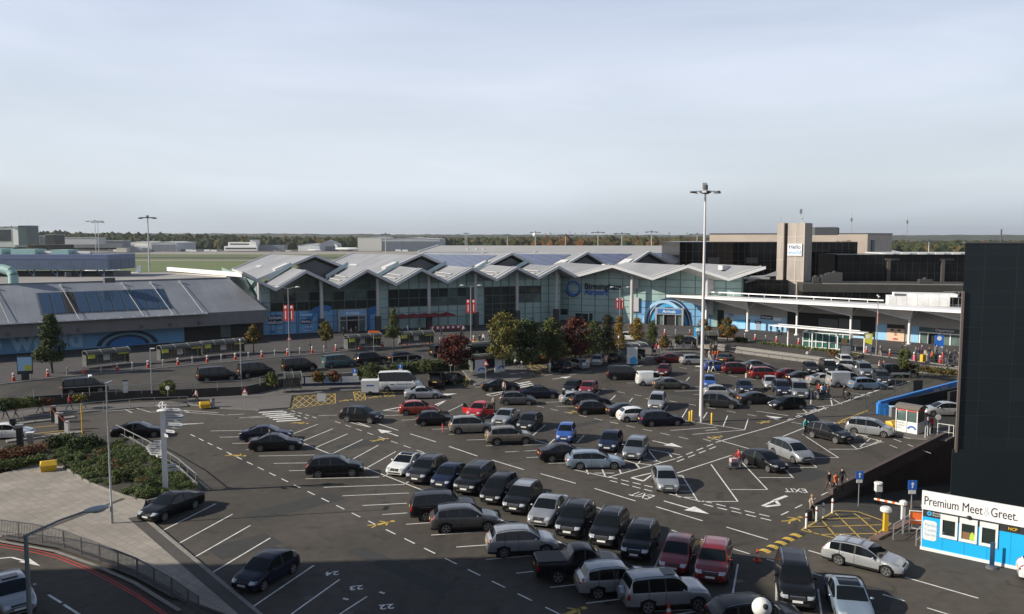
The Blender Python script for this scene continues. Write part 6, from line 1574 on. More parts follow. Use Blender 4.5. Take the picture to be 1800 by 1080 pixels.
PEOPLE = [
 (485, 688, 'stand', -70, 'hivis', 'black', 'attendant in a hi-vis yellow vest standing by the bus shelter', None, 'd', 0, 1.05, .12),
 (475, 787, 'stand', 180, 'grey', 'black', 'man in a grey jacket standing beside the black saloon door', None, 'd', 0, 1.03, 0),
 (773, 746, 'wait', -120, 'black', 'black', 'woman in black bending over a child in red', None, 'd', 1, .96, 0),
 (778, 762, 'stand', 30, 'red', 'pink', 'small child in red coat and pink trousers by the pale gold people carrier', None, 'b', 1, .60, 0),
 (868, 723, 'walk', -95, 'beige', 'black', 'man in a beige jacket beside the open door of the bright red hatchback', None, 'd', 0, 1.0, 0),
 (886, 694, 'stand', -100, 'palepink', 'jeans', 'person in a pale pink shirt behind the mid grey hatchback', None, 'd', 0, 1.0, 0),
 (906, 647, 'walk', 30, 'white', 'black', 'person in a white shirt walking beside another by the dark trees', 'pair in white shirts', 'd', 0, 1.03, .12),
 (917, 648, 'stride', 30, 'white', 'navy', 'person in a white shirt and navy trousers following the pair path by the trees', 'pair in white shirts', 'd', 0, 1.0, .12),
 (966, 656, 'stand', 60, 'white', 'white', 'person dressed all in white at the yellow hatched bay', None, 'g', 0, .98, 0),
 (1021, 651, 'reach', 80, 'brown', 'jeans', 'person in brown leaning to a car boot by the hedge', None, 'b', 0, .98, 0),
 (1032, 650, 'stand', -80, 'white', 'black', 'person in a white top behind the silver people carrier', None, 'd', 0, 1.0, 0),
 (1147, 624, 'stand', -60, 'navy', 'jeans', 'person in navy with a pushchair near the glass bus stop', 'group waiting at the bus stop', 'd', 1, .98, .12),
 (1154, 621, 'wait', -90, 'red', 'black', 'person in a red top waiting at the bus stop', 'group waiting at the bus stop', 'b', 0, 1.0, .12),
 (1158, 623, 'stand', -100, 'palepink', 'grey', 'person in a pale pink dress among those at the bus stop', 'group waiting at the bus stop', 'y', 1, .97, .12),
 (1163, 617, 'stand', -70, 'black', 'black', 'person in black standing at the back of the bus stop group', 'group waiting at the bus stop', 'd', 0, 1.02, .12),
 (1171, 616, 'wait', 200, 'grey', 'black', 'person in grey at the edge of the bus stop group', 'group waiting at the bus stop', 'd', 0, 1.0, .12),
 (1180, 616, 'walk', 170, 'brown', 'black', 'person in a brown coat walking up to the bus stop group', 'group waiting at the bus stop', 'd', 0, 1.0, .12),
 (1202, 616, 'walk', -60, 'black', 'black', 'person in black leading a child in pink', None, 'd', 0, 1.02, .12),
 (1209, 610, 'stand', -60, 'pink', 'black', 'child in a bright pink coat beside the planter', None, 'b', 1, .75, .12),
 (1222, 615, 'walk', -80, 'hivis', 'black', 'person in a lime green coat left of the tall mast', None, 'd', 0, 1.0, .12),
 (1216, 617, 'stride', 10, 'grey', 'black', 'person in grey stooping next to the lime green coat', None, 'd', 0, .95, .12),
 (1247, 634, 'walk', -90, 'palepink', 'white', 'person in a pale top beside those in orange', 'group with orange tops', 'd', 0, 1.0, 0),
 (1252, 634, 'stand', -90, 'orange', 'white', 'person in an orange top, first of three abreast', 'group with orange tops', 'd', 0, .98, 0),
 (1257, 634, 'stand', -80, 'orange', 'black', 'person in an orange top and dark trousers, middle of three abreast', 'group with orange tops', 'd', 1, .95, 0),
 (1262, 633, 'walk', -70, 'orange', 'jeans', 'person in an orange top and jeans by the dark saloon', 'group with orange tops', 'd', 0, 1.0, 0),
 (1249, 621, 'stand', -90, 'brown', 'black', 'person in brown standing on the footway behind the orange group', None, 'd', 0, 1.0, .12),
 (1246, 656, 'walk', 200, 'navy', 'white', 'person in navy top and white trousers right of the mast', 'pair in white trousers', 'd', 0, 1.04, 0),
 (1254, 655, 'stride', 200, 'dgreen', 'white', 'person in dark green top and white trousers right of the mast', 'pair in white trousers', 'd', 0, 1.0, 0),
 (1319, 662, 'reach', 20, 'white', 'black', 'man in a white shirt loading the dark red people carrier', None, 'd', 0, 1.03, 0),
 (1313, 663, 'stand', -20, 'navy', 'black', 'person in navy standing behind the man in the white shirt', None, 'd', 0, 1.02, 0),
 (1419, 634, 'walk', -120, 'white', 'pink', 'person in white and pink on the kerb below the grass bank', 'pair on the kerb below the bank', 'd', 1, .96, .0),
 (1424, 632, 'stand', -120, 'grey', 'black', 'person in grey on the kerb below the grass bank', 'pair on the kerb below the bank', 'd', 0, 1.0, .0),
 (1422, 701, 'stand', 0, 'dgreen', 'black', 'person in dark clothes beside the silver grey minivan', 'family by the minivan', 'd', 0, 1.05, 0),
 (1431, 699, 'stand', -60, 'palepink', 'grey', 'child in a pale pink top by the minivan', 'family by the minivan', 'b', 1, .70, 0),
 (1439, 698, 'wait', -90, 'red', 'black', 'person in a red top holding something by the minivan', 'family by the minivan', 'd', 0, 1.0, 0),
 (1444, 700, 'walk', -100, 'white', 'black', 'person in a white coat among the family by the minivan', 'family by the minivan', 'b', 1, 1.0, 0),
 (1449, 700, 'stand', -80, 'blue', 'jeans', 'person in a blue jacket among the family by the minivan', 'family by the minivan', 'd', 0, 1.0, 0),
 (1455, 699, 'stand', -120, 'brown', 'black', 'person in a brown coat at the end of the family by the minivan', 'family by the minivan', 'd', 1, .97, 0),
 (1482, 702, 'push', 0, 'black', 'black', 'person in black pushing a pram along the exit road', None, 'd', 0, 1.02, 0),
 (1507, 643, 'push', 10, 'black', 'black', 'person in black with a trolley at the foot of the crossing', None, 'd', 0, 1.0, .0),
 (1516, 641, 'walk', 10, 'dgreen', 'black', 'person in dark green crossing towards departures', None, 'd', 0, 1.05, .0),
 (1545, 654, 'walk', -60, 'palepink', 'black', 'person in a pale pink top behind the black off-roader', 'pair at the planted corner', 'y', 1, .97, 0),
 (1553, 654, 'stand', 10, 'red', 'orange', 'person in red and orange behind the black off-roader', 'pair at the planted corner', 'd', 0, 1.0, 0),
 (1415, 767, 'stand', -60, 'turq', 'black', 'person in a turquoise jacket facing the open tailgate', 'pair in turquoise', 'd', 0, 1.04, 0),
 (1421, 763, 'reach', 20, 'turq', 'beige', 'person in a turquoise top and shorts at the open tailgate', 'pair in turquoise', 'b', 0, 1.04, 0),
 (1300, 825, 'push', 190, 'red', 'navy', 'man in a red top pushing a luggage trolley', None, 'd', 0, 1.04, 0),
 (1456, 866, 'walk', -70, 'black', 'brown', 'person in black and brown walking beside one in orange', 'three people walking to the barrier', 'b', 0, 1.0, 0),
 (1468, 867, 'walk', -75, 'orange', 'black', 'person in a bright orange jacket walking between two in black', 'three people walking to the barrier', 'd', 1, .96, 0),
 (1479, 860, 'stride', -80, 'black', 'black', 'person in black walking nearest the ramp wall', 'three people walking to the barrier', 'd', 0, 1.02, 0),
 (1427, 912, 'walk', 100, 'beige', 'black', 'person in a long beige coat pulling a black suitcase', None, 'y', 1, 1.0, 0),
 (1630, 766, 'stand', 60, 'navy', 'jeans', 'man in navy leaning by the payment kiosk rail', None, 'g', 0, 1.04, .1),
 (1637, 762, 'stand', 30, 'red', 'black', 'person in red half hidden behind the payment kiosk', None, 'd', 0, 1.0, .1),
 (10, 737, 'walk', 170, 'blue', 'black', 'person in a blue jacket on the footway by the entry', 'people on the entry footway', 'd', 0, 1.0, .12),
 (28, 735, 'stride', 170, 'red', 'navy', 'person in dark red walking behind the blue jacket', 'people on the entry footway', 'd', 0, 1.0, .12),
 (71, 727, 'walk', 10, 'brown', 'jeans', 'person in a brown jacket walking along the entry railing', 'people on the entry footway', 'd', 0, 1.06, .12),
 (122, 721, 'walk', 10, 'red', 'jeans', 'person in a red jacket walking along the entry railing', 'people on the entry footway', 'd', 0, 1.04, .12),
 (146, 718, 'stride', 10, 'white', 'grey', 'person in a white jacket ahead of the red jacket', 'people on the entry footway', 'g', 0, 1.06, .12),
 (346, 709, 'walk', -150, 'palepink', 'black', 'person in a pink top beside the yellow grit bin', None, 'd', 1, 1.0, .12),
 (1355, 587, 'stand', 90, 'black', 'black', 'person in black looking at the blue posters, first of three', 'people at the blue posters', 'd', 0, 1.0, FZ),
 (1366, 588, 'wait', 90, 'black', 'grey', 'person in black with a pushchair at the blue posters', 'people at the blue posters', 'd', 0, 1.0, FZ),
 (1375, 589, 'stand', 80, 'navy', 'black', 'person in navy at the blue posters, nearest the dark entrance', 'people at the blue posters', 'd', 0, 1.0, FZ),
 (1547, 628, 'walk', 80, 'grey', 'beige', 'person in grey walking up from the crossing to departures', None, 'g', 0, 1.03, FZ),
 (850, 604, 'stand', -100, 'white', 'black', 'person in white top by a black suitcase at the kerb', None, 'y', 1, 1.0, FZ),
 (843, 606, 'stand', -100, 'black', 'black', 'person in black waiting at the kerb near the red maple', None, 'd', 0, 1.0, FZ),
 (546, 619, 'reach', 200, 'grey', 'black', 'person stooping over a bag between two bollards', None, 'd', 0, .95, FZ),
]
for q in PEOPLE: person(*q)
ci = 0
crowd_cols = [('black', 'black'), ('palepink', 'jeans'), ('grey', 'black'), ('navy', 'grey'), ('purple', 'black'), ('beige', 'jeans'), ('black', 'jeans'), ('orange', 'black'), ('red', 'red'), ('brown', 'black'), ('white', 'jeans'), ('grey', 'navy'), ('dgreen', 'black'), ('navy', 'black'), ('black', 'grey')]
where = ['by the small round tree', 'beside a pink bag', 'under the departures sign', 'behind a yellow trolley', 'at the blue notice board', 'beside the departures doors', 'near the red coat', 'behind the suitcases', 'standing with one in red', 'next to the dark block corner', 'in the middle of the queue', 'behind the hedge', 'at the back of the queue', 'waiting by the doors', 'at the end of the queue']
for i, (px, py) in enumerate([(1586, 622), (1593, 620), (1609, 630), (1614, 632), (1620, 626), (1626, 634), (1633, 631), (1638, 637), (1656, 640), (1646, 626), (1650, 620), (1664, 630), (1669, 638), (1678, 634), (1684, 640)]):
 t_, l_ = crowd_cols[i]
 person(px, py, ['stand', 'wait', 'walk', 'stand', 'stride'][i % 5], random.uniform(-180, 180), t_, l_, f'person in {t_.replace("palepink", "pale pink").replace("dgreen", "dark green")} {where[i]} in the departures queue', 'people queuing at departures', 'dbydg'[i % 5], i % 2, random.uniform(.95, 1.04), FZ)
for i, (px, py, t_) in enumerate([(717, 588, 'blue'), (738, 590, 'grey'), (762, 590, 'black'), (776, 591, 'navy'), (810, 586, 'black'), (815, 588, 'palepink'), (604, 592, 'black'), (618, 590, 'grey'), (626, 591, 'brown')]):
 person(px, py, ['stand', 'walk', 'wait'][i % 3], random.uniform(-180, 180), t_, 'black', ['person in blue beside the cafe parasols', 'person in grey under the cafe parasols', 'person in black among the cafe tables', 'person in navy among the cafe tables', 'person in black outside the cafe barrier', 'person in pale pink outside the cafe barrier', 'person in black left of the arrivals doorway', 'person in grey in the arrivals doorway', 'person in brown coming out of the arrivals doorway'][i], 'people outside the terminal', 'd', i % 2, 1.0, FZ)
# ================================================================== TREES AND PLANTS
m_bark = mat('bark', (.055, .042, .032), .95, var=.3, vscale=6)
LC = {'green': [(.038, .058, .014), (.058, .082, .020), (.088, .11, .032)], 'dark': [(.018, .031, .011), (.031, .047, .016), (.05, .068, .023)], 'olive': [(.050, .060, .016), (.080, .085, .024), (.115, .11, .035)],
  'yellow': [(.13, .10, .018), (.19, .14, .022), (.26, .19, .03)], 'orange': [(.12, .055, .012), (.19, .085, .016), (.26, .13, .022)], 'red': [(.045, .010, .010), (.080, .016, .014), (.125, .026, .018)], 'burg': [(.020, .010, .010), (.034, .014, .014), (.05, .022, .016)],
  'birch': [(.105, .095, .020), (.155, .138, .03), (.22, .185, .042)], 'rust': [(.10, .034, .016), (.15, .05, .02), (.19, .07, .028)], 'lime': [(.075, .10, .02), (.11, .14, .03), (.16, .19, .045)], 'juniper': [(.058, .085, .024), (.095, .125, .038), (.14, .165, .06)], 'heath': [(.085, .062, .032), (.12, .088, .042), (.15, .12, .056)]}
def leafmats(*ks): return [leafmat(f'leaf_{k}_{i}', c) for k in ks for i, c in enumerate(LC[k])]
def crown_mesh(name, rx, rz, shape, n, leaf, cols, clumps=40, seed=1, gap=.0, z0=0.0, flat=1.0):
 """leaf clumps spread through the crown's volume; local origin at the crown's foot"""
 rng = random.Random(seed); mb = MB(); ncol = len(cols) * 3; cl = []
 cr = (rx * rx * rz / clumps) ** (1 / 3) * .95
 while len(cl) < clumps:
  h = rng.random(); a = rng.uniform(0, 2 * math.pi); q = math.sqrt(rng.uniform(.05, 1))
  if shape == 'cone': pr = min(1, h / .12 + .35) * (1 - h) ** .75 + .04
  elif shape == 'column': pr = min(1, h / .1 + .4) * min(1, (1 - h) / .25 + .12) * .95
  elif shape == 'egg': pr = math.sin(math.pi * min(1, (h * .92 + .05)) ** .72) ** .8
  else: pr = math.sqrt(max(0, 1 - (2 * h - 1) ** 2)) * .92 + .05
  pr *= rng.uniform(.72, 1.06)
  cl.append((rx * pr * q * math.cos(a), rx * pr * q * math.sin(a) * flat, h * max(.3 * rz, rz - cr * .9), rng.randrange(ncol), q))
 per = n // clumps
 for x, y, z, c, q in cl:
  for _ in range(per):
   d = Vector((rng.gauss(0, 1), rng.gauss(0, 1), rng.gauss(0, .8))).normalized() * cr * rng.uniform(.35, 1.1)
   p = Vector((x, y, z + z0)) + d
   if p.z < z0 * .9: continue
   nn = (d.normalized() + Vector((rng.gauss(0, .6), rng.gauss(0, .6), rng.gauss(0, .6) + .35))).normalized()
   u = nn.orthogonal().normalized(); w = nn.cross(u); t = rng.uniform(0, 6.28); u, w = u * math.cos(t) + w * math.sin(t), w * math.cos(t) - u * math.sin(t)
   s = leaf * rng.uniform(.6, 1.25); k = c if rng.random() < .7 else rng.randrange(ncol)
   mb.poly([p - u * s, p - w * s * .55, p + u * s, p + w * s * .55], k)
 return mb.mesh(name, leafmats(*cols))
def tree(px, yb, ytop, ybot, wpx, shape, cols, label, z=ZF, n=2400, leaf=None, name='tree', cat='tree', clumps=46, stem=.10, group=None):
 if 860 < px < 1080: ytop += 5
 p = G(px, yb, z); k = (H - z) / (yb - HY); ht = (yb - ytop) * k; hb = max(.05, (yb - ybot) * k); r = wpx * k / 2
 t = thing(name, label, cat, p, 0, group); sd_ = int(px * 7 + yb)
 rng = random.Random(sd_); lf = leaf or max(.13, r * .085)
 me = crown_mesh('crown', r * 1.03, ht - hb, shape, int(n * 1.7), lf * .92, cols, int(clumps * 1.5), sd_, z0=0.0); c = obj('crown', me, t); c.location = (0, 0, hb)
 mb = MB(); top = hb + (ht - hb) * .72; pts = [Vector((0, 0, -.05))]
 for i in range(1, 6): pts.append(Vector((rng.uniform(-.05, .05) * r, rng.uniform(-.05, .05) * r, top * i / 5)))
 for i, (a, b) in enumerate(zip(pts, pts[1:])): mb.cyl(a, b, stem * (1 - i * .16), stem * (1 - (i + 1) * .16), 7)
 for i in range(7):
  zb_ = hb + (top - hb) * rng.uniform(.0, .75); a = rng.uniform(0, 6.28); l = r * rng.uniform(.45, .8)
  mb.cyl((0, 0, zb_), (math.cos(a) * l, math.sin(a) * l, zb_ + l * .6), stem * .38, stem * .1, 5)
 mb.build('trunk', [m_bark], t, 60)
 return t
tree(92, 656, 549, 636, 56, 'cone', ['green', 'dark'], 'tall dark green conical tree in front of the mural wall', FZ, 3600, clumps=70, stem=.16)
tree(446, 621, 568, 603, 27, 'egg', ['orange', 'olive'], 'small orange and green tree at the end of the low grey building', FZ)
tree(573, 613, 562, 599, 26, 'egg', ['olive', 'yellow'], 'small olive yellow tree between two entrance posters', FZ)
tree(692, 617, 539, 594, 28, 'cone', ['green', 'olive'], 'slim green conical tree by the cafe', FZ, 2600)
tree(800, 652, 583, 640, 60, 'round', ['red', 'red', 'burg'], 'round deep red maple behind the pay machine shelter', ZF, 3200, clumps=60)
tree(884, 645, 539, 630, 56, 'round', ['birch', 'olive'], 'yellow green birch with drooping crown behind the shelter', ZF, 3200, clumps=44)
tree(926, 640, 551, 634, 68, 'round', ['dark', 'green'], 'big dark green tree in the middle of the planted bank', ZF, 3400, clumps=50)
tree(968, 634, 551, 628, 58, 'egg', ['olive', 'green'], 'olive green tree left of the large red tree', ZF, 3400)
tree(1011, 632, 549, 622, 56, 'round', ['red', 'burg', 'rust'], 'large dark red tree in front of the ring logo wall', ZF, 3000, clumps=50)
tree(1044, 625, 556, 618, 42, 'egg', ['green', 'dark'], 'green tree between the red tree and the burgundy one', ZF, 2800)
tree(1068, 622, 545, 616, 40, 'cone', ['burg', 'dark'], 'dark burgundy conical tree below the airport name', ZF, 2400)
tree(1089, 617, 553, 611, 28, 'cone', ['orange', 'yellow'], 'slim orange tree beside the burgundy one', ZF, 1800)
tree(1119, 602, 556, 596, 30, 'egg', ['yellow', 'orange'], 'rounded golden yellow tree by the white car', ZF, 2200)
tree(1146, 607, 561, 602, 24, 'egg', ['green', 'olive'], 'small green tree left of the arched doorway', ZF, 1600)
tree(1237, 601, 558, 597, 30, 'egg', ['orange', 'yellow'], 'golden orange oval tree behind the tall mast', FZ, 2200)
tree(1278, 601, 556, 594, 34, 'egg', ['olive', 'orange'], 'olive green oval tree with orange tint on the forecourt edge', FZ, 2600)
tree(1589, 652, 611, 648, 26, 'round', ['green', 'olive'], 'small round green tree at the planted corner by departures', ZF, 1600)
tree(972, 631, 583, 627, 54, 'round', ['olive', 'birch'], 'low olive tree in front of the planted bank', ZF, 1800)
tree(1168, 612, 588, 611, 20, 'round', ['olive', 'orange'], 'small autumn shrub in the planter behind the bus stop', ZF, 900, name='shrub', cat='shrub')
tree(1195, 606, 587, 605, 20, 'round', ['green', 'olive'], 'small green shrub in the planter left of the mast', ZF, 900, name='shrub', cat='shrub')
for q in [(655, 668, 636, 667, 44, ['green', 'dark'], 'tall green shrub behind the white minibus'), (640, 662, 640, 661, 30, ['olive', 'green'], 'green shrub behind the bus stop sign'), (560, 672, 650, 671, 26, ['olive', 'orange'], 'yellowing shrub behind the low white boards'),
   (588, 671, 651, 670, 24, ['rust', 'olive'], 'rusty shrub right of the low white boards'), (478, 678, 652, 677, 22, ['olive', 'lime'], 'yellow green shrub above the attendant'), (750, 654, 630, 652, 36, ['green', 'olive'], 'green shrub behind the bonnet of the minibus'),
   (815, 650, 640, 649, 26, ['dark', 'green'], 'dark shrub below the red maple'), (296, 694, 667, 693, 28, ['lime', 'olive'], 'bright yellow green shrub on the bank by the entry'), (140, 705, 692, 704, 26, ['lime', 'yellow'], 'yellow shrub above the entry footway'),
   (42, 716, 697, 715, 60, ['lime', 'green'], 'wide lime green shrub above the entry footway'), (10, 722, 697, 720, 44, ['green', 'dark'], 'dark green shrub at the edge of the entry bank'), (78, 712, 699, 711, 30, ['rust', 'heath'], 'rusty brown shrub between the lime ones'),
   (838, 642, 618, 641, 24, ['green', 'dark'], 'green shrub in front of the curved shelter roof')]:
 tree(q[0], q[1], q[2], q[3], q[4], 'round', q[5], q[6], ZF, 1100, name='shrub', cat='shrub', clumps=26, stem=.05)
def hedge(px, h, w, cols, label, z, n=1500, leaf=.16, name='hedge'):
 P = [G(a, b, z) for a, b in px]; rng = random.Random(len(label)); mb = MB(); tot = sum((b - a).length for a, b in zip(P, P[1:]))
 for a, b in zip(P, P[1:]):
  for _ in range(int(n * (b - a).length / tot)):
   p = a.lerp(b, rng.random()) + Vector((rng.gauss(0, w * .3), rng.gauss(0, w * .4), 0)); p.z = z + h * abs(rng.random()) ** .7 * (1 - min(1, abs(rng.gauss(0, .25))))
   nn = Vector((rng.gauss(0, 1), rng.gauss(0, 1) - .4, rng.gauss(0, 1) + .6)).normalized(); u = nn.orthogonal().normalized(); v_ = nn.cross(u); s = leaf * rng.uniform(.6, 1.2)
   mb.poly([p - u * s, p - v_ * s * .6, p + u * s, p + v_ * s * .6], rng.randrange(len(cols) * 3))
 t = thing(name, label, 'hedge', P[0]); o = part(mb, 'foliage', leafmats(*cols), t); return t
hedge([(850, 646), (905, 640), (960, 634)], 1.5, 1.2, ['dark', 'green'], 'dark clipped hedge behind the two people in white shirts', .1, 2600)
hedge([(955, 634), (1000, 629), (1050, 622), (1095, 615)], 1.7, 1.6, ['dark', 'heath', 'olive'], 'long mixed hedge behind the cars parked by the bus stop', .1, 3600)
hedge([(925, 640), (960, 636), (985, 632)], 1.2, .9, ['heath', 'rust'], 'rusty grasses growing in front of the dark hedge', .1, 1200)
hedge([(680, 660), (730, 654), (800, 648)], 1.7, 1.2, ['dark', 'green'], 'dark hedge between the minibus and the pay machine shelter', .1, 2600)
hedge([(1338, 604), (1400, 611), (1460, 618), (1510, 626)], .35, 1.4, ['olive', 'lime', 'green'], 'strip of rough grass along the top of the grey wall', ZF + .05, 2600, .12, 'grass_verge')
hedge([(1293, 601), (1312, 603)], .9, .9, ['dark', 'green'], 'low dark shrub on the grey wall below the posters', ZF, 700)
hedge([(1458, 624), (1470, 626)], .9, .7, ['rust', 'olive'], 'low rust brown shrub at the end of the grass strip', ZF, 600)
hedge([(1595, 650), (1640, 656), (1700, 663)], .8, 1.2, ['olive', 'green', 'rust'], 'low mixed hedge running from the small round tree to the dark block', ZF, 2600)
hedge([(-10, 826), (40, 820), (78, 811)], .75, .9, ['green', 'juniper'], 'low green hedge along the paved plaza', .2, 2400, .09)
hedge([(-10, 808), (40, 803), (74, 795)], .9, 1.2, ['rust', 'rust', 'heath'], 'rust red shrub row behind the low green hedge', .2, 2400, .10)
bushes = {}
for nm, cols, rr, hh, cnt in (('spreading_juniper', ['juniper'], .80, .5, 1700), ('heather_clump', ['heath', 'rust', 'juniper'], .75, .45, 1500), ('dark_shrub', ['dark', 'green'], 1.0, 1.15, 1100)):
 for v_ in range(2):
  bushes[nm, v_] = crown_mesh('foliage', rr, hh, 'round', cnt, .055 if nm != 'dark_shrub' else .09, cols, 16 if nm != 'dark_shrub' else 26, 5 + v_ + len(nm))
BD = [('dark_shrub', 95, 787, 1.0), ('dark_shrub', 112, 782, 1.2), ('dark_shrub', 140, 792, 1.2), ('dark_shrub', 155, 786, 1.3), ('dark_shrub', 20, 797, .8), ('dark_shrub', 215, 845, .9), ('dark_shrub', 262, 862, .9), ('heather_clump', 160, 806, 1.0), ('heather_clump', 200, 818, 1.2), ('heather_clump', 235, 835, 1.1), ('heather_clump', 178, 797, 1.0), ('heather_clump', 215, 825, 1.2), ('heather_clump', 252, 848, 1.0)]
rng = random.Random(4)
def inpoly(x, y, P):
 c = False
 for (a, b), (d, e_) in zip(P, P[1:] + P[:1]):
  if (b > y) != (e_ > y) and x < (d - a) * (y - b) / (e_ - b) + a: c = not c
 return c
bedp = [(85, 800), (115, 816), (162, 845), (222, 867), (256, 876), (338, 860), (308, 828), (260, 800), (215, 772), (165, 778), (110, 788)]
k_ = 0
while k_ < 86:
 x, y = rng.uniform(80, 340), rng.uniform(772, 878)
 if not inpoly(x, y, bedp) or any(abs(x - b[1]) < 10 and abs(y - b[2]) < 5 for b in BD): continue
 BD.append(('spreading_juniper', x, y, rng.uniform(.65, 1.1))); k_ += 1
for i, (nm, x, y, s) in enumerate(BD):
 t = thing(nm, {'spreading_juniper': 'low spreading green juniper mound in the kerbed shrub bed', 'heather_clump': 'brownish heather clump in the middle of the kerbed shrub bed', 'dark_shrub': 'taller dark green shrub standing in the kerbed shrub bed'}[nm], 'shrub', G(x, y, .2), rng.uniform(0, 6), {'spreading_juniper': 'junipers in the shrub bed', 'heather_clump': 'heathers in the shrub bed', 'dark_shrub': 'dark shrubs in the bed'}[nm])
 t.scale = (s, s, s * rng.uniform(.8, 1.15)); obj('foliage', bushes[nm, i % 2], t)
# ================================================================== STREET FURNITURE
def along(P, step, start=0.0):
 out = []; d = start
 for a, b in zip(P, P[1:]):
  L_ = (b - a).length; u = (b - a) / L_
  while d <= L_: out.append((a + u * d, u)); d += step
  d -= L_
 return out
m_rw = mat('red_bollard_plastic', (.42, .05, .03), .6, var=.15, vscale=4); m_wh = mat('white_plastic', (.66, .66, .64), .5); m_stl = mat('brushed_steel_post', (.40, .40, .40), .4, metal=.6)
m_yp = mat('yellow_powder_coat', (.62, .38, .02), .5, var=.1, vscale=2); m_blue = mat('sign_blue', (.02, .13, .52), .4); m_dk = mat('dark_post_paint', (.03, .032, .034), .5); m_green = mat('green_fence_paint', (.035, .06, .05), .6)
m_glt = mat('shelter_glass', (.10, .11, .10), .1, spec=.5, var=.3, vscale=1); m_ysg = mat('yellow_sign', (.55, .55, .06), .5); m_org = mat('orange_barrier', (.70, .14, .02), .5)
def bol_red():
 t = thing('bollard', None, 'bollard')
 for n, pr, m in (('sleeve', [(.21, 0), (.21, .45), (.12, .50)], m_rw), ('band', [(.125, .50), (.125, .66)], m_wh), ('collar', [(.15, .66), (.15, .80)], m_rw), ('cap', [(.15, .80), (.15, .98), (.06, 1.04)], m_wh)):
  mb = MB(); mb.lathe(pr, 10); mb.build(n, [m], t, 50)
 return t
def bol_steel():
 t = thing('bollard', None, 'bollard')
 for n, pr, m in (('post', [(.10, 0), (.10, .86)], m_stl), ('cap', [(.115, .86), (.115, .96), (.03, 1.0)], m_wh)):
  mb = MB(); mb.lathe(pr, 10); mb.build(n, [m], t, 50)
 return t
pr_ = [bol_red(), bol_steel()]; cnt = [0, 0]; i_ = 0
for p, u in along(K, 2.02, .9):
 px, py = proj(p)
 i_ += 1
 if px < -20 or 858 < px < 1165 or px > 1650 or 1515 < px < 1535: continue
 q = p + Vector((-u.y, u.x, 0)) * 1.15; w = i_ % 2; o = pr_[w] if not cnt[w] else copy_tree(pr_[w]); cnt[w] += 1
 o.location = (q.x, q.y, FZ); tag(o, ['red plastic sleeved bollard with white bands along the forecourt kerb', 'slim steel bollard with pale cap along the forecourt kerb'][w], 'bollard', ['red sleeved kerb bollards', 'slim steel kerb bollards'][w])
def rails(px, label, h=1.05, z=0.0, step=2.0, m=None, mid=1, name='railing', bars=0, P=None, r=.035):
 P = P or [G(a, b, z) for a, b in px]; t = thing(name, label, 'railing', P[0]); m = m or m_steel; mb = MB()
 for a, b in zip(P, P[1:]):
  mb.beam(a + Z3 * h, b + Z3 * h, r * 1.6, r * 1.6)
  for k in range(mid): zz = h * (k + .35) / max(1, mid + .2) * .8 + .1; mb.beam(a + Z3 * zz, b + Z3 * zz, r, r)
 part(mb, 'rail', [m], t)
 if bars:
  mb = MB()
  for p, u in along(P, .125): mb.beam(p + Z3 * .12, p + Z3 * h, .022, .022)
  part(mb, 'vertical_bars', [m], t)
 pts = [p for p, u in along(P, step)] + [P[-1]]
 me = None
 for p in pts[:90]:
  if me is None: mb = MB(); mb.cyl((0, 0, 0), (0, 0, h + .03), r, r, 6); me = mb.mesh('post', [m])
  o = obj('post', me, t); o.location = p - P[0]
 return t
m_gr = mat('grey_guard_rail', (.13, .13, .135), .5, metal=.3)
rails([(-10, 942), (60, 951), (110, 962), (172, 986), (240, 1014), (305, 1052), (350, 1085)], 'grey pedestrian guard railing of thin bars along the paved plaza', 1.1, .14, 2.0, m_gr, 1, 'guard_railing', 1)
rails([(-10, 746), (60, 737), (160, 725), (250, 717), (330, 714)], 'long grey railing along the entry footway', 1.1, .12, 2.6, m_steel)
rails([(205, 765), (262, 795), (312, 826), (348, 858)], 'thin galvanised railing round the kerbed shrub bed', 1.0, .22, 2.4, m_steel)
rails([(60, 702), (180, 694), (300, 690), (430, 684), (505, 668)], 'grey railing on top of the dark wall by the taxi rank', 1.05, ZF + .1, 2.8, m_steel)
rails([(690, 640), (760, 634), (830, 628)], 'grey railing behind the dark hedge by the red maple', 1.05, ZF + .1, 2.4, m_steel)
rails([(985, 618), (1040, 612), (1095, 606)], 'grey railing behind the mixed hedge under the autumn trees', 1.1, ZF + .1, 2.4, m_steel)
rails([(1253, 616), (1300, 623), (1380, 634), (1440, 642), (1495, 651)], 'thin pale railing at the foot of the long grey wall', 1.0, .0, 2.6, m_steel)
rails([(1592, 657), (1640, 661), (1700, 667)], 'thin railing below the mixed hedge by the dark block', 1.0, .0, 2.4, m_steel)
rails([(1520, 727), (1560, 703), (1600, 682), (1640, 661), (1690, 646)], 'tall green mesh fence posts beside the blue height bar', 2.2, 0, 3.2, m_green, 1, 'mesh_fence')
rails([(1648, 764), (1676, 768)], 'pale hooped rail behind the payment kiosk', 1.1, .1, 1.0, m_wh)
rails([(1626, 770), (1636, 762)], 'small pale hooped rail beside the man leaning at the kiosk', 1.0, .1, 1.0, m_wh)
for i, (a, b) in enumerate((((1570, 949), (1588, 938)), ((1586, 939), (1603, 927)), ((1610, 960), (1618, 952)))):
 rails([a, b], ['steel hooped rail at the front of the barrier island', 'steel hooped rail at the back of the barrier island', 'short steel hooped rail against the blue kiosk'][i], 1.0, .1, 9, m_stl)
for i, px in enumerate((292, 300, 308, 316, 326, 336)):
 pass
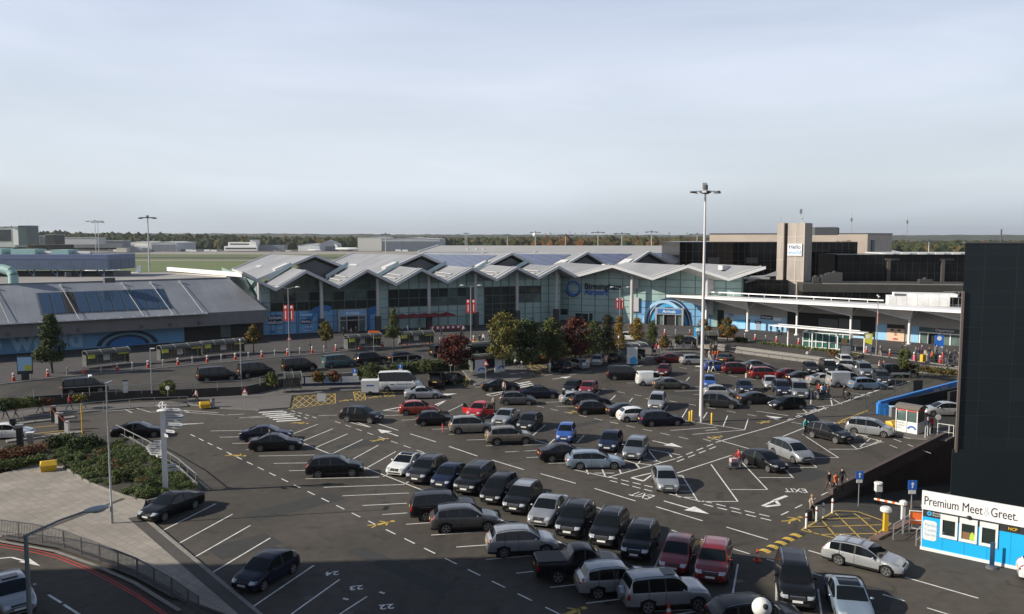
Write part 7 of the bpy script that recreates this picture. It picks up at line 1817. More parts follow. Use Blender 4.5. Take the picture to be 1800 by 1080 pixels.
def box_post(px, py, w, h, m, label, name='ticket_machine', head=None, z=0.0):
 p = GR(px, py) if z == 0 else G(px, py, z); t = thing(name, label, 'ticket machine' if name == 'ticket_machine' else 'post', p, R(20)); mb = MB(); mb.box((0, 0, h / 2), (w, w, h)); mb.build('body', [m], t)
 if head: mb = MB(); mb.box((0, 0, h + head[1] / 2), (head[0], head[0] * .8, head[1])); mb.box((0, 0, h + head[1] + .02), (head[0] * 1.15, head[0], .04)); mb.build('head', [head[2]], t)
 return t
box_post(221, 690, .5, 1.35, m_wh, 'white cabinet with dark cap beside the van cab', 'cabinet', (.55, .12, m_dk), ZF)
box_post(95, 742, .45, 1.5, m_dk, 'dark ticket post at the far entry lane', head=(.4, .2, m_steel)); box_post(108, 756, .45, 1.5, m_dk, 'dark ticket post at the near entry lane', head=(.4, .2, m_steel))
box_post(24, 770, .5, 1.9, m_dk, 'tall dark post in front of the white hatchback'); box_post(36, 788, .5, 1.9, m_dk, 'tall dark post behind the shrub bed hedge', head=(.55, .25, m_steel)); box_post(54, 790, .45, 1.4, m_steel, 'grey ticket post beside the shrub bed hedge', head=(.6, .15, m_wh))
for px, py, a0, lb in ((101, 744, 118, 'raised orange and white barrier arm at the far entry lane'), (118, 760, 135, 'raised orange and white barrier arm at the near entry lane')):
 p = G(px, py); t = thing('barrier', lb, 'barrier', p); mb = MB(); mb.box((0, 0, .55), (.35, .3, 1.1)); mb.build('housing', [m_wh], t); mb = MB(); mb.beam((0, -.2, 1.0), (-.75, -.2, 1.85), .08, .05); mb.build('arm', [m_org], t)
t = thing('height_post', 'thin yellow height post at the entry lane', 'post', G(145, 763)); mb = MB(); mb.cyl((0, 0, 0), (0, 0, 2.9), .06, .06, 6); mb.build('pole', [m_yp], t); mb = MB(); mb.cyl((0, 0, 2.9), (0, 0, 3.0), .1, .1, 8); mb.build('cap', [m_steel], t)
for i, px in enumerate([[(10, 748), (60, 741), (130, 733)], [(10, 776), (70, 768), (142, 759)]]):
 mb = MB(); P = [G(*q) for q in px]; wall_run(P, 0, .14, .9, mb); tag(mb.build('kerb_island', [m_kerb]), kind='structure')
isl = [GR(*q) for q in ((1528, 948), (1545, 950), (1606, 918), (1610, 905), (1560, 935))]
mb = MB(); mb.prism([(p.x, p.y) for p in isl], -.3, .14); structure(mb, 'kerb_island', [mat('red_brown_kerb', (.16, .10, .085), .85, var=.2, vscale=2)])
p = G(1556, 934, .1); t = thing('ticket_machine', 'yellow post ticket machine with a white round topped head at the exit', 'ticket machine', p); mb = MB(); mb.box((0, 0, .65), (.26, .26, 1.3)); mb.build('post', [m_yp], t); mb = MB(); mb.lathe([(.24, 1.3), (.36, 1.36), (.36, 1.55), (.25, 1.64)], 12); mb.build('head', [m_wh], t, 40)
p = GR(1543, 886); t = thing('ticket_machine', 'white headed ticket machine against the dark ramp wall', 'ticket machine', p); mb = MB(); mb.box((0, 0, .5), (.3, .3, 1.0)); mb.build('post', [m_dk], t); mb = MB(); mb.box((0, 0, 1.3), (.46, .4, .6)); mb.lathe([(.34, 1.6), (.30, 1.7)], 10); mb.build('head', [m_wh], t)
p = G(1587, 914, .1); t = thing('barrier', 'lowered orange striped barrier arm on a white post at the exit ramp', 'barrier', p); mb = MB(); mb.box((0, 0, .55), (.22, .22, 1.1)); mb.lathe([(.2, 1.0), (.26, 1.08), (.26, 1.28), (.14, 1.36)], 10); mb.build('housing', [m_wh], t)
e = PT(1537, 877, p.y + 2.0) - p; mb = MB(); mb.beam((.5, -.2, 1.0), e, .07, .12); mb.build('arm', [m_wh], t);
for k in range(5): mb = MB(); a, b = Vector((.5, -.2, 1.0)).lerp(e, (k + .2) / 5), Vector((.5, -.2, 1.0)).lerp(e, (k + .6) / 5); mb.beam(a, b, .078, .128); mb.build('arm_stripe', [m_org], t)
p = G(1613, 935, 0); t = thing('orange_barrier', 'bright orange plastic barrier panel in a white frame beside the kiosk', 'barrier', p, R(-15)); mb = MB(); mb.box((0, 0, .95), (.95, .08, .85)); mb.build('panel', [m_org], t); mb = MB()
for x in (-.55, .55): mb.cyl((x, -.1, 0), (x, -.1, 1.45), .03, .03, 6)
for z in (.25, .8, 1.42): mb.beam((-.55, -.1, z), (.55, -.1, z), .05, .05)
mb.build('frame', [m_wh], t)
o0 = None
for px, py in ((1417, 929), (1435, 917), (1447, 910), (1463, 902)):
 if o0 is None: o0 = thing('marker_post', None, 'post'); mb = MB(); mb.lathe([(.075, 0), (.075, 1.0), (.03, 1.05)], 10); mb.build('post', [m_wh], o0, 50); mb = MB(); mb.lathe([(.078, .72), (.078, .84)], 10); mb.build('reflector', [mat('reflector_red', (.3, .05, .04), .3)], o0); o = o0
 else: o = copy_tree(o0)
 o.location = G(px, py); tag(o, 'white marker post with a red band beside the yellow box junction', 'post', 'white posts at the box junction')
o0 = None
for px, py in ((1212, 743), (1216, 741), (1251, 746)):
 if o0 is None: o0 = thing('guard_post', None, 'post'); mb = MB(); mb.lathe([(.10, 0), (.10, 1.15), (.05, 1.2)], 10); mb.build('post', [m_yp], o0, 50); mb = MB(); mb.lathe([(.15, 0), (.15, .03)], 10); mb.build('foot', [m_dk], o0); o = o0
 else: o = copy_tree(o0)
 o.location = G(px, py); tag(o, 'short yellow guard post protecting the foot of the tall mast', 'post', 'yellow posts round the mast')
def cone(px, py, label):
 t = thing('traffic_cone', label, 'traffic cone', G(px, py)); mb = MB(); mb.box((0, 0, .03), (.42, .42, .06)); mb.lathe([(.16, .06), (.115, .28)], 12); mb.lathe([(.08, .45), (.04, .75)], 12); mb.build('body', [mat('cone_red', (.55, .06, .02), .5)], t); mb = MB(); mb.lathe([(.115, .28), (.08, .45)], 12); mb.build('band', [m_wh], t)
cone(1331, 986, 'red and white traffic cone standing by the open red crossover'); cone(1175, 1084, 'red and white traffic cone in front of the big silver off-roader')
def lamp_double(px, yb, yt, label, half=1.25, banner=1, deg=0, z=FZ):
 p = G(px, yb, z); h = (yb - yt) * (H - z) / (yb - HY); t = thing('street_lamp', label, 'street lamp', p, R(deg), 'double armed forecourt lamps')
 mb = MB(); mb.cyl((0, 0, 0), (0, 0, 1.2), .11, .11, 8); mb.cyl((0, 0, 1.2), (0, 0, h), .085, .055, 8); mb.build('pole', [m_stl], t, 50)
 mb = MB()
 for s in (1, -1): mb.cyl((0, 0, h), (s * half, 0, h + .25), .04, .035, 6)
 mb.build('arm', [m_stl], t)
 for s in (1, -1): mb = MB(); mb.ball((s * (half + .22), 0, h + .25), (.38, .16, .11), 10, 6); mb.build('lamp_head', [m_wh], t, 60)
 if banner:
  for s in (1, -1):
   mb = MB(); mb.box((s * .46, 0, h * banner), (.66, .03, h * .235)); o = mb.build('banner', [mat('red_banner', (.55, .03, .03), .6)], t)
   mb = MB(); zz = h * banner
   for sd in (-.02, .02): mb.ball((s * .46, sd, zz + h * .085), (.19, .01, .24), 8, 5); mb.box((s * .46, sd, zz - h * .03), (.13, .008, h * .12))
   mb.build('emblem', [m_ltxt], o)
lamp_double(509, 626, 507, 'double armed lamp with red banners in front of the navy poster', banner=.64); lamp_double(828, 606, 504, 'double armed lamp with red banners by the cafe end', banner=.665)
lamp_double(1089, 592, 507, 'double armed lamp with red banners below the airport name', banner=.69); lamp_double(1540, 626, 523, 'double armed lamp with one dark red banner before the portrait poster', banner=.66, deg=70)
t = thing('floodlight_mast', 'tall pale tapering floodlight mast rising from the middle of the car park', 'light mast', G(1232, 742)); hm = (742 - 341) * H / (742 - HY)
mb = MB(); mb.lathe([(.215, 0), (.20, 1.5), (.10, hm)], 14); mb.build('pole', [mat('mast_paint', (.62, .60, .60), .45, var=.06, vscale=.6)], t, 60)
mb = MB(); mb.lathe([(.3, hm - .1), (.62, hm + .02), (.62, hm + .14), (.3, hm + .25)], 12); mb.lathe([(.25, hm + .3), (.25, hm + .8)], 8); mb.build('head_frame', [m_gab], t)
for k in range(6):
 a = R(12 + 60 * k); mb = MB(); c = Vector((math.cos(a) * 1.35, math.sin(a) * 1.35, hm + .1)); mb.beam((0, 0, hm + .2), c, .08, .08); mb.box(c - Z3 * .06, (.55, .42, .2), a); mb.build('floodlight', [m_gab if k % 2 else m_wh], t)
mb = MB(); mb.box((-.12, 0, hm + .75), (.5, .35, .5)); mb.build('winch_box', [m_col], t)
t = thing('street_lamp', 'slim grey lamp column standing on the paved plaza', 'street lamp', G(197, 920, .14)); hh = (920 - 672) * H / (920 - HY); mb = MB(); mb.lathe([(.10, 0), (.10, 1.3), (.065, 1.35), (.05, hh)], 8); mb.build('column', [m_stl], t, 50); mb = MB(); mb.box((0, .35, hh), (.16, .9, .08)); mb.build('lamp_head', [m_steel], t); mb = MB(); mb.box((.0, -.06, 1.0), (.10, .1, .35)); mb.build('door_hatch', [m_gab], t)
top = PT(45, 940, 25.4); t = thing('street_lamp', 'grey lamp column with a long side arm close to the corner', 'street lamp', (top.x, top.y, 0)); mb = MB(); mb.lathe([(.10, 0), (.09, 2), (.062, top.z)], 10); mb.build('column', [mat('lamp_grey_paint', (.16, .18, .18), .5)], t, 50)
hd_ = PT(150, 899, 26.6) - Vector((top.x, top.y, 0)); mb = MB(); mb.tube([(0, 0, top.z - .03), (hd_ * .55 + Vector((0, 0, top.z * .45 + .03))), hd_], .035, 8); mb.build('arm', [mat('lamp_grey_paint')], t, 60)
d = Vector((hd_.x, hd_.y, 0)).normalized(); Md = Matrix.Rotation(math.atan2(d.y, d.x), 3, 'Z'); mb = MB(); mb.ball((0, 0, 0), (.42, .17, .10), 12, 8); mb.v = [tuple(Md @ Vector(v) + hd_ + d * .34) for v in mb.v]; mb.build('lamp_head', [mat('lamp_head_grey', (.36, .38, .40), .35)], t, 60); mb = MB(); mb.ball((.05, 0, -.05), (.26, .13, .09), 10, 6); mb.v = [tuple(Md @ Vector(v) + hd_ + d * .34) for v in mb.v]; mb.build('lens', [m_glz], t, 60)
for px, yb, yt, lb in ((267, 692, 612, 'short grey lamp post with a small side head by the entry railing'), (424, 668, 597, 'short grey post with a ball cap beside the bus shelters')):
 p = G(px, yb, ZF); h = (yb - yt) * (H - ZF) / (yb - HY); t = thing('street_lamp', lb, 'street lamp', p); mb = MB(); mb.cyl((0, 0, 0), (0, 0, h), .075, .05, 8); mb.build('column', [m_stl], t); mb = MB(); mb.box((.25, 0, h), (.55, .2, .1)) if px < 300 else mb.ball((0, 0, h), .14); mb.build('lamp_head', [m_wh], t)
c = PT(1339, 1068, 20); t = thing('cctv_camera', 'white dome camera on a pole at the bottom edge', 'camera', (c.x, c.y, 0)); mb = MB(); mb.ball((0, 0, c.z), .245, 16, 10); mb.build('dome', [m_wh], t, 60); mb = MB(); mb.cyl((0, 0, 0), (0, 0, c.z - .2), .07, .07, 10); mb.build('pole', [m_stl], t); mb = MB(); mb.ball((.03, -.19, c.z + .10), .075, 10, 6); mb.build('lens', [m_dark], t, 60)
def signpost(px, yb, ys, w, h, m, label, z=0.0, face=None, shape='rect', plate=None, name='road_sign', gr=False):
 p = GR(px, yb) if gr else G(px, yb, z); k = (H - p.z) / (yb - HY); hs = (yb - ys) * k; t = thing(name, label, 'sign', p)
 mb = MB(); mb.cyl((0, .04, 0), (0, .04, hs + h / 2), .035, .035, 6); mb.build('post', [m_steel], t)
 mb = MB()
 if shape == 'tri': mb.add([(-w / 2, 0, hs - h / 2), (w / 2, 0, hs - h / 2), (0, 0, hs + h / 2), (-w / 2, -.03, hs - h / 2), (w / 2, -.03, hs - h / 2), (0, -.03, hs + h / 2)], [(0, 1, 2), (5, 4, 3), (0, 3, 4, 1), (1, 4, 5, 2), (2, 5, 3, 0)])
 elif shape == 'round': mb.cyl((0, 0, hs), (0, -.03, hs), w / 2, w / 2, 18)
 else: mb.box((0, -.01, hs), (w, .04, h))
 o = mb.build('sign_face', [m], t)
 if shape == 'tri': mb = MB(); mb.poly([(-w * .28, -.034, hs - h * .36), (w * .28, -.034, hs - h * .36), (0, -.034, hs + h * .2)]); mb.build('sign_symbol', [m_ltxt], o)
 elif face == 'arrow': mb = MB(); mb.box((0, -.034, hs - h * .08), (w * .16, .006, h * .5)); mb.poly([(-w * .24, -.036, hs + h * .1), (w * .24, -.036, hs + h * .1), (0, -.036, hs + h * .36)]); mb.build('sign_symbol', [m_ltxt], o)
 elif face: mb = MB(); mb.text(face, (0, -.036, hs - h * .3), (1, 0, 0), (0, 0, 1), h * .8, lift=0, align='CENTER', bold=.02); mb.build('lettering', [m_ltxt], o)
 if plate: mb = MB(); mb.box((0, -.01, hs - h / 2 - plate / 2 - .04), (w * .8, .04, plate)); mb.build('sub_plate', [m_wh], t)
 return t
signpost(1509, 891, 834, .55, .60, m_blue, 'blue arrow sign on a post against the dark ramp wall', -.5, 'arrow', plate=.24, gr=True); signpost(1601, 922, 851, .6, .62, m_blue, 'blue arrow sign on a dark post behind the barrier island', 0, 'arrow', plate=.26)
m_rs = mat('sign_red', (.5, .04, .03), .5)
signpost(431, 722, 686, .7, .62, m_rs, 'red triangle sign with a small plate by the zebra crossing', .12, None, 'tri', .22); signpost(854, 679, 637, .85, .78, m_rs, 'red triangle sign before the pay machine shelter', .12, None, 'tri'); signpost(509, 621, 594, .8, .7, m_rs, 'red triangle sign at the foot of the bannered lamp', FZ, None, 'tri')
for px, yb, ys, lb in ((624, 678, 652, 'blue bus stop sign beside the green shrub'), (704, 668, 644, 'blue sign on a post behind the white minibus'), (792, 656, 635, 'blue sign on a post under the red maple'), (932, 642, 618, 'blue sign on a post by the two people in white shirts'), (993, 632, 612, 'blue sign on a post in the mixed hedge')): signpost(px, yb, ys, .6, .55, m_blue, lb, .12, 'arrow', plate=.3)
signpost(295, 697, 682, .5, .5, m_wh, 'small round white sign above the yellow green shrub', ZF, None, 'round'); signpost(1648, 764, 733, .55, .55, m_wh, 'round white sign behind the payment kiosk', .1, None, 'round')
signpost(565, 706, 700, 1.0, 1.1, mat('pale_grey_board', (.45, .47, .50), .5), 'pale grey notice board standing in the yellow hatched bay', 0)
signpost(657, 621, 583, 1.7, .34, m_org, 'orange slatted sign on a dark post at the bus shelters', FZ); signpost(1743, 999, 976, .28, 1.55, mat('a_board_blue', (.03, .10, .22), .4), 'blue feather board on a grey foot in front of the kiosk', 0)
mb = MB(); q = G(1743, 999); mb.lathe([(.34, 0), (.3, .1), (.1, .18)], 10, (q.x, q.y, 0)); tag(mb.build('weighted_foot', [m_gab]), 'grey weighted foot under the blue feather board', 'stand')
p = G(291, 862, .2); t = thing('fingerpost', 'white square signpost with many direction fingers and a wire globe on top', 'signpost', p); k = (H - .2) / (862 - HY); hp = (862 - 720) * k
m_wpaint = mat('white_gloss_paint', (.76, .76, .75), .4); m_fing = mat('finger_white', (.60, .62, .65), .45)
mb = MB(); mb.box((0, 0, hp / 2), (.34, .32, hp), R(12)); mb.build('post', [m_wpaint], t)
mb = MB()
for k2 in range(3):
 a = R(60 * k2); pts = [(.28 * math.cos(u) * math.cos(a), .28 * math.cos(u) * math.sin(a), hp + .42 + .28 * math.sin(u)) for u in [2 * math.pi * i / 14 for i in range(15)]]; mb.tube(pts, .02, 4)
mb.tube([(.30 * math.cos(u), .30 * math.sin(u), hp + .42) for u in [2 * math.pi * i / 14 for i in range(15)]], .02, 4); mb.lathe([(.42, hp + .02), (.42, hp + .08)], 10); mb.box((0, 0, hp + .42), (1.1, .03, .03)); mb.build('globe', [m_wpaint], t)
fingers = [(6.25, -8, 1.3), (6.02, 4, 1.35), (5.80, -4, 1.45), (5.58, 10, 1.5), (5.36, 0, 1.5), (5.14, -10, 1.5), (4.90, -3, 1.35), (4.62, -24, 1.0), (4.30, -44, .65), (3.78, 192, .55), (3.58, 186, .95), (3.38, 180, 1.2), (3.18, 176, 1.25), (2.98, 172, 1.2), (2.78, 168, 1.1), (2.55, 150, .8), (1.85, 40, .7), (1.55, 20, .9)]
for z, a, l in fingers:
 M = Matrix.Rotation(R(a), 3, 'Z'); mb = MB(); w = .10
 mb.add([M @ Vector(q) for q in [(.18, -.015, z - w), (.18 + l * .9, -.015, z - w), (.18 + l, -.015, z), (.18 + l * .9, -.015, z + w), (.18, -.015, z + w), (.18, .015, z - w), (.18 + l * .9, .015, z - w), (.18 + l, .015, z), (.18 + l * .9, .015, z + w), (.18, .015, z + w)]], [(4, 3, 2, 1, 0), (5, 6, 7, 8, 9), (0, 1, 6, 5), (1, 2, 7, 6), (2, 3, 8, 7), (3, 4, 9, 8)])
 o = mb.build('finger', [m_fing], t); mb = MB()
 for s in (-1, 1): mb.add([M @ Vector(q) for q in [(.28, .018 * s, z - .03), (.18 + l * .8, .018 * s, z - .03), (.18 + l * .8, .018 * s, z + .03), (.28, .018 * s, z + .03)]], [(0, 1, 2, 3) if s < 0 else (3, 2, 1, 0)])
 mb.build('name_strip', [mat('finger_print', (.20, .21, .24), .6)], o)
def grit(px, py, s, label, z=.14):
 t = thing('grit_bin', label, 'grit bin', G(px, py, z), R(28)); mb = MB(); mb.add([(-.55 * s, -.4 * s, 0), (.55 * s, -.4 * s, 0), (.55 * s, .4 * s, 0), (-.55 * s, .4 * s, 0), (-.6 * s, -.45 * s, .5 * s), (.6 * s, -.45 * s, .5 * s), (.6 * s, .45 * s, .7 * s), (-.6 * s, .45 * s, .7 * s)], [(3, 2, 1, 0), (4, 5, 6, 7), (0, 1, 5, 4), (1, 2, 6, 5), (2, 3, 7, 6), (3, 0, 4, 7)]); mb.build('bin', [m_yp], t)
 mb = MB(); mb.add([(-.63 * s, -.49 * s, .5 * s), (.63 * s, -.49 * s, .5 * s), (.63 * s, .48 * s, .73 * s), (-.63 * s, .48 * s, .73 * s), (-.5 * s, -.1 * s, .82 * s), (.5 * s, -.1 * s, .82 * s)], [(0, 1, 5, 4), (1, 2, 5), (2, 3, 4, 5), (3, 0, 4)]); mb.build('lid', [m_yp], t)
grit(86, 827, 1.0, 'yellow grit bin at the edge of the paved plaza'); grit(360, 717, .9, 'yellow grit bin beside the person in pink', .12); grit(1569, 753, .95, 'yellow grit bin beside the payment kiosk', .1); grit(836, 606, .8, 'yellow box at the kerb by the red maple', FZ)
for px, py in ((374, 716), (1057, 623)):
 t = thing('litter_bin', 'small pale post with a curved top beside the yellow grit bin' if px < 400 else 'pale litter bin behind the silver people carrier', 'bin', G(px, py, .12)); mb = MB(); mb.lathe([(.24, 0), (.26, .9)], 12); mb.build('body', [m_steel], t); mb = MB(); mb.lathe([(.28, .9), (.2, 1.0)], 12); mb.build('lid', [m_dk], t)
def shelter(P0, P1, label, group, h=2.5, dep=1.7, ysign=1, solid=None, name='bus_shelter'):
 d = P1 - P0; L_ = d.length; t = thing(name, label, 'shelter', P0, math.atan2(d.y, d.x), group); n = max(2, round(L_ / 1.8))
 prof = [(-.15, h - .62), (.12, h - .28), (.55, h - .06), (dep * .55, h), (dep * .85, h - .14), (dep, h - .36)]
 mb = MB()
 for (a, z), (b, y) in zip(prof, prof[1:]): mb.add([(0, a, z), (L_, a, z), (L_, b, y), (0, b, y), (0, a, z + .03), (L_, a, z + .03), (L_, b, y + .03), (0, b, y + .03)], [(3, 2, 1, 0), (4, 5, 6, 7), (0, 1, 5, 4), (2, 3, 7, 6), (0, 4, 7, 3), (1, 2, 6, 5)])
 mb.build('roof', [mat('shelter_roof_tint', (.085, .082, .065), .25, var=.2, vscale=.8)], t)
 for i in range(n + 1):
  x = L_ * i / n; mb = MB(); mb.tube([(x, a, z + .035) for a, z in prof], .04, 5); mb.cyl((x, dep - .1, 0), (x, dep - .1, h - .33), .04, .04, 6); mb.build('frame_rib', [m_stl if not solid else m_dk], t)
 mb = MB(); mb.box((L_ / 2, dep - .1, 1.15), (L_ - .1, .02, 1.7)); mb.build('back_panel', [m_glt if not solid else solid], t)
 mb = MB(); mb.box((L_ / 2, dep - .35, .5), (L_ * .8, .3, .06)); mb.build('bench', [m_steel], t)
 if ysign:
  mb = MB(); mb.box((.5, -.1, h - .75), (.9, .06, .55)); mb.box((L_ - 1.0, .0, h - .62), (1.5, .05, .40)); mb.build('sign_panel', [m_ysg], t)
  mb = MB(); mb.box((L_ * .55, dep - .12, 1.3), (.9, .04, 1.0)); mb.build('timetable', [m_wh], t)
 for x in (.0, L_): mb = MB(); mb.box((x, dep * .5 + .2, 1.1), (.03, dep * .75, 1.6)); mb.build('end_panel', [m_glt], t)
 return t
GS = 'curved roof shelters on the forecourt'
for a, b, lb in (((155, 650), (230, 641), 'curved roof shelter nearest the conical tree'), ((285, 639), (357, 631), 'curved roof shelter in the middle of three by the taxi rank'), ((360, 630), (432, 623), 'curved roof shelter below the orange and green tree'), ((614, 618), (672, 612), 'curved roof shelter in front of the arrivals doorway'), ((706, 611), (764, 607), 'curved roof shelter in front of the cafe parasols')):
 shelter(G(*a, FZ), G(*b, FZ), lb, GS)
ps = shelter(G(834, 659, .12), G(884, 654, .12), 'pay machine shelter with white poster panels and a dark curved roof', None, 2.7, 1.8, 0, m_navy, 'pay_shelter')
for k, x in enumerate((.9, 4.1)):
 mb = MB(); mb.box((x, .0, 1.1), (1.6, .08, 2.0)); o = mb.build('poster_panel', [m_wh], ps); mb = MB()
 for i in range(14): a0, a1 = R(20 + 10 * i), R(30 + 10 * i); mb.poly([(x + .2 + .62 * math.cos(a), -.05, .3 + .62 * math.sin(a)) if r else (x + .2 + .42 * math.cos(a), -.05, .3 + .42 * math.sin(a)) for a, r in ((a0, 0), (a0, 1), (a1, 1), (a1, 0))])
 mb.build('poster_arc', [m_btxt], o); mb = MB(); mb.box((x, -.045, 2.2), (1.6, .02, .22)); mb.build('header_strip', [m_rs], o)
shelter(G(830, 634, ZF), G(872, 630, ZF), 'second dark curved shelter roof behind the pay machine shelter', None, 2.6, 2.0, 0, m_navy)
shelter(G(502, 692, .12), G(531, 690, .12), 'small pale bus shelter beside the hi-vis attendant', None, 2.5, 1.6, 0)
b2 = shelter(G(1112, 641, .12), G(1139, 637, .12), 'glass bus stop shelter where people wait on the right footway', None, 3.0, 3.0, 0, name='bus_stop_shelter')
t = thing('advert_panel', 'tall white advert panel with a blue ring at the bus stop', 'advert panel', G(1111, 641, .12)); mb = MB(); mb.box((0, 0, 1.35), (1.6, .2, 2.5)); mb.build('panel', [m_wh], t); mb = MB(); mb.ball((.2, -.11, .6), (.55, .01, .6), 16, 8); mb.build('ring', [m_cyan], t)
t = thing('advert_panel', 'dark framed advert panel with pale and lime artwork near the conical tree', 'advert panel', G(45, 668, FZ), R(20)); mb = MB(); mb.box((0, 0, 1.9), (1.75, .2, 2.3)); mb.box((0, 0, .35), (.9, .15, .75)); mb.build('frame', [m_dk], t); mb = MB(); mb.box((0, -.105, 2.05), (1.6, .02, 1.75)); mb.build('artwork', [m_pale], t); mb = MB(); mb.box((.35, -.12, 1.55), (.75, .02, .7)); mb.build('lime_patch', [m_ysg], t)
t = thing('notice_boards', 'row of low white notice boards on the bank behind the footway', 'notice board', G(570, 682, .12), R(8))
for k in range(4): mb = MB(); mb.box((-3.6 + k * 2.3, 0, 1.0), (2.1, .06, .75)); mb.build('board', [m_wh if k != 2 else m_pale], t)
mb = MB(); mb.box((0, 0, .45), (9.2, .05, .4)); mb.build('base_rail', [m_navy], t)
P0, P1 = G(1382, 610, FZ), G(1516, 624, FZ); d = (P1 - P0); t = thing('walkway_canopy', 'thin flat white walkway canopy on single posts', 'canopy', P0, math.atan2(d.y, d.x)); zc = PT(1382, 574, P0.y).z - FZ
mb = MB(); mb.box((d.length / 2 - 1, 0, zc), (d.length + 3, 1.6, .16)); mb.build('roof', [m_cw], t); mb = MB(); mb.box((d.length / 2 - 1, 0, zc + .28), (d.length + 1, .3, .08)); mb.build('roof_tube', [m_cw], t)
for k in range(4): mb = MB(); x = d.length * k / 3; mb.cyl((x, .5, 0), (x, .5, zc), .11, .11, 8); mb.build('post', [m_cw], t)
P0, P1 = G(1411, 610, FZ), G(1493, 616, FZ); d = (P1 - P0); L_ = d.length; hg = PT(1411, 584, P0.y).z - FZ; t = thing('glass_waiting_room', 'white framed glass waiting room with green tinted panes', 'waiting room', P0, math.atan2(d.y, d.x))
mb = MB(); mb.box((L_ / 2, 1.3, hg / 2), (L_ - .12, 2.5, hg - .1)); mb.build('glass', [mat('green_tinted_glass', (.045, .13, .11), .1, spec=.7, var=.4, vscale=1.2)], t)
mb = MB(); n = 7
for i in range(n + 1): mb.box((L_ * i / n, 0, hg / 2), (.13, .13, hg))
for z in (.06, hg * .42, hg): mb.box((L_ / 2, 0, z), (L_ + .12, .12, .12))
for z in (.06, hg): mb.box((0, 1.3, z), (.12, 2.6, .12)); mb.box((L_, 1.3, z), (.12, 2.6, .12))
mb.build('frame', [m_cw], t); mb = MB(); mb.box((L_ * .89, -.08, hg * .5), (.9, .04, 1.2)); mb.build('poster', [mat('pale_orange_poster', (.62, .42, .18), .6)], t)
t = thing('poster_stand', 'dark framed poster stand on the kerb by the glass waiting room', 'poster stand', G(1486, 638, .3), R(-12)); mb = MB(); mb.box((0, 0, 1.5), (1.6, .15, 2.5)); mb.build('frame', [m_dk], t); mb = MB(); mb.box((0, -.085, 1.6), (1.35, .02, 2.0)); mb.build('poster', [mat('dim_poster', (.14, .15, .17), .4, var=.3, vscale=2)], t)
for px, py, m, lb in ((1525, 618, m_ysg, 'yellow and white totem sign on the departures kerb'), (1650, 622, m_blue, 'blue notice board with a white ring by the departures doors'), (1226, 605, m_cyan, 'blue totem at the right shelter behind the mast')):
 t = thing('totem_sign', lb, 'sign', G(px, py, FZ), R(-15)); mb = MB(); mb.box((0, 0, 2.0), (1.25, .2, 1.7)); mb.build('panel', [m], t); mb = MB(); mb.box((0, 0, .6), (1.1, .18, 1.2)); mb.build('base', [m_wh], t); mb = MB(); mb.ball((.0, -.11, 2.4), (.35, .01, .35), 12, 6); mb.build('emblem', [m_wh], t)
shelter(G(1228, 611, ZF), G(1262, 611, ZF), 'small shelter half hidden behind the mast', None, 2.6, 1.6, 0)
t = thing('stone_planter', 'long low white planter wall between the bus stop and the mast', 'planter', G(1206, 610, .1)); mb = MB(); a, b = G(1186, 611, .1), G(1226, 610, .1); mb.beam(a - t.location + Z3 * .4, b - t.location + Z3 * .4, .5, .8); mb.build('wall', [m_wh], t); mb = MB(); mb.beam(a - t.location + Z3 * .82, b - t.location + Z3 * .82, .35, .04); mb.build('soil', [m_dirt], t)
P0, P1 = G(1574, 757, .1), G(1612, 764, .1); d = P1 - P0; L_ = d.length; t = thing('payment_kiosk', 'glazed payment kiosk with white lower panels, red header and curved roof', 'kiosk', P0, math.atan2(d.y, d.x)); hk = 2.55
mb = MB(); mb.box((L_ / 2, .8, .55), (L_, 1.6, 1.1)); o = mb.build('lower_panel', [m_wh], t)
mb = MB(); mb.text('Payment', (.18, -.0, .85), (1, 0, 0), (0, 0, 1), .2, lift=.012); mb.text('machines', (.18, 0, .6), (1, 0, 0), (0, 0, 1), .2, lift=.012); mb.text('here', (.18, 0, .35), (1, 0, 0), (0, 0, 1), .2, lift=.012); mb.build('lettering', [m_gab], o)
mb = MB()
for i in range(10): a0, a1 = R(20 + 14 * i), R(34 + 14 * i); mb.poly([(L_ * .75 + r * math.cos(a), -.012, .25 + r * math.sin(a)) for a, r in ((a0, .32), (a0, .5), (a1, .5), (a1, .32))])
mb.build('ring_emblem', [m_btxt], o)
mb = MB(); mb.box((L_ / 2, .8, 1.65), (L_ - .1, 1.5, 1.1)); mb.build('glass', [m_vis2], t); mb = MB(); mb.box((L_ / 2, .78, 2.27), (L_ + .02, 1.62, .26)); mb.build('header', [mat('coral_red_header', (.55, .10, .09), .5)], t)
mb = MB()
for x in (.03, L_ / 2, L_ - .03): mb.box((x, .0, 1.2), (.09, .1, 2.3))
mb.build('frame', [m_wh], t); mb = MB()
pr2 = [(-.2, 2.42), (.2, 2.66), (.8, 2.76), (1.4, 2.66), (1.8, 2.42)]
for (a, z), (b, y) in zip(pr2, pr2[1:]): mb.add([(-.15, a, z), (L_ + .15, a, z), (L_ + .15, b, y), (-.15, b, y), (-.15, a, z - .06), (L_ + .15, a, z - .06), (L_ + .15, b, y - .06), (-.15, b, y - .06)], [(0, 1, 2, 3), (7, 6, 5, 4), (0, 4, 5, 1), (2, 6, 7, 3), (0, 3, 7, 4), (1, 5, 6, 2)])
mb.build('roof', [mat('bronze_roof_sheet', (.16, .14, .12), .4)], t)
pa, pb = PT(1546, 710.5, 89.5), PT(1692, 671.5, 103); t = thing('height_bar', 'long blue height restriction beam with white lettering over the lower deck entrance', 'height bar', (pa.x, pa.y, 0)); d = (pb - pa); uu = Vector((d.x, d.y, 0)).normalized()
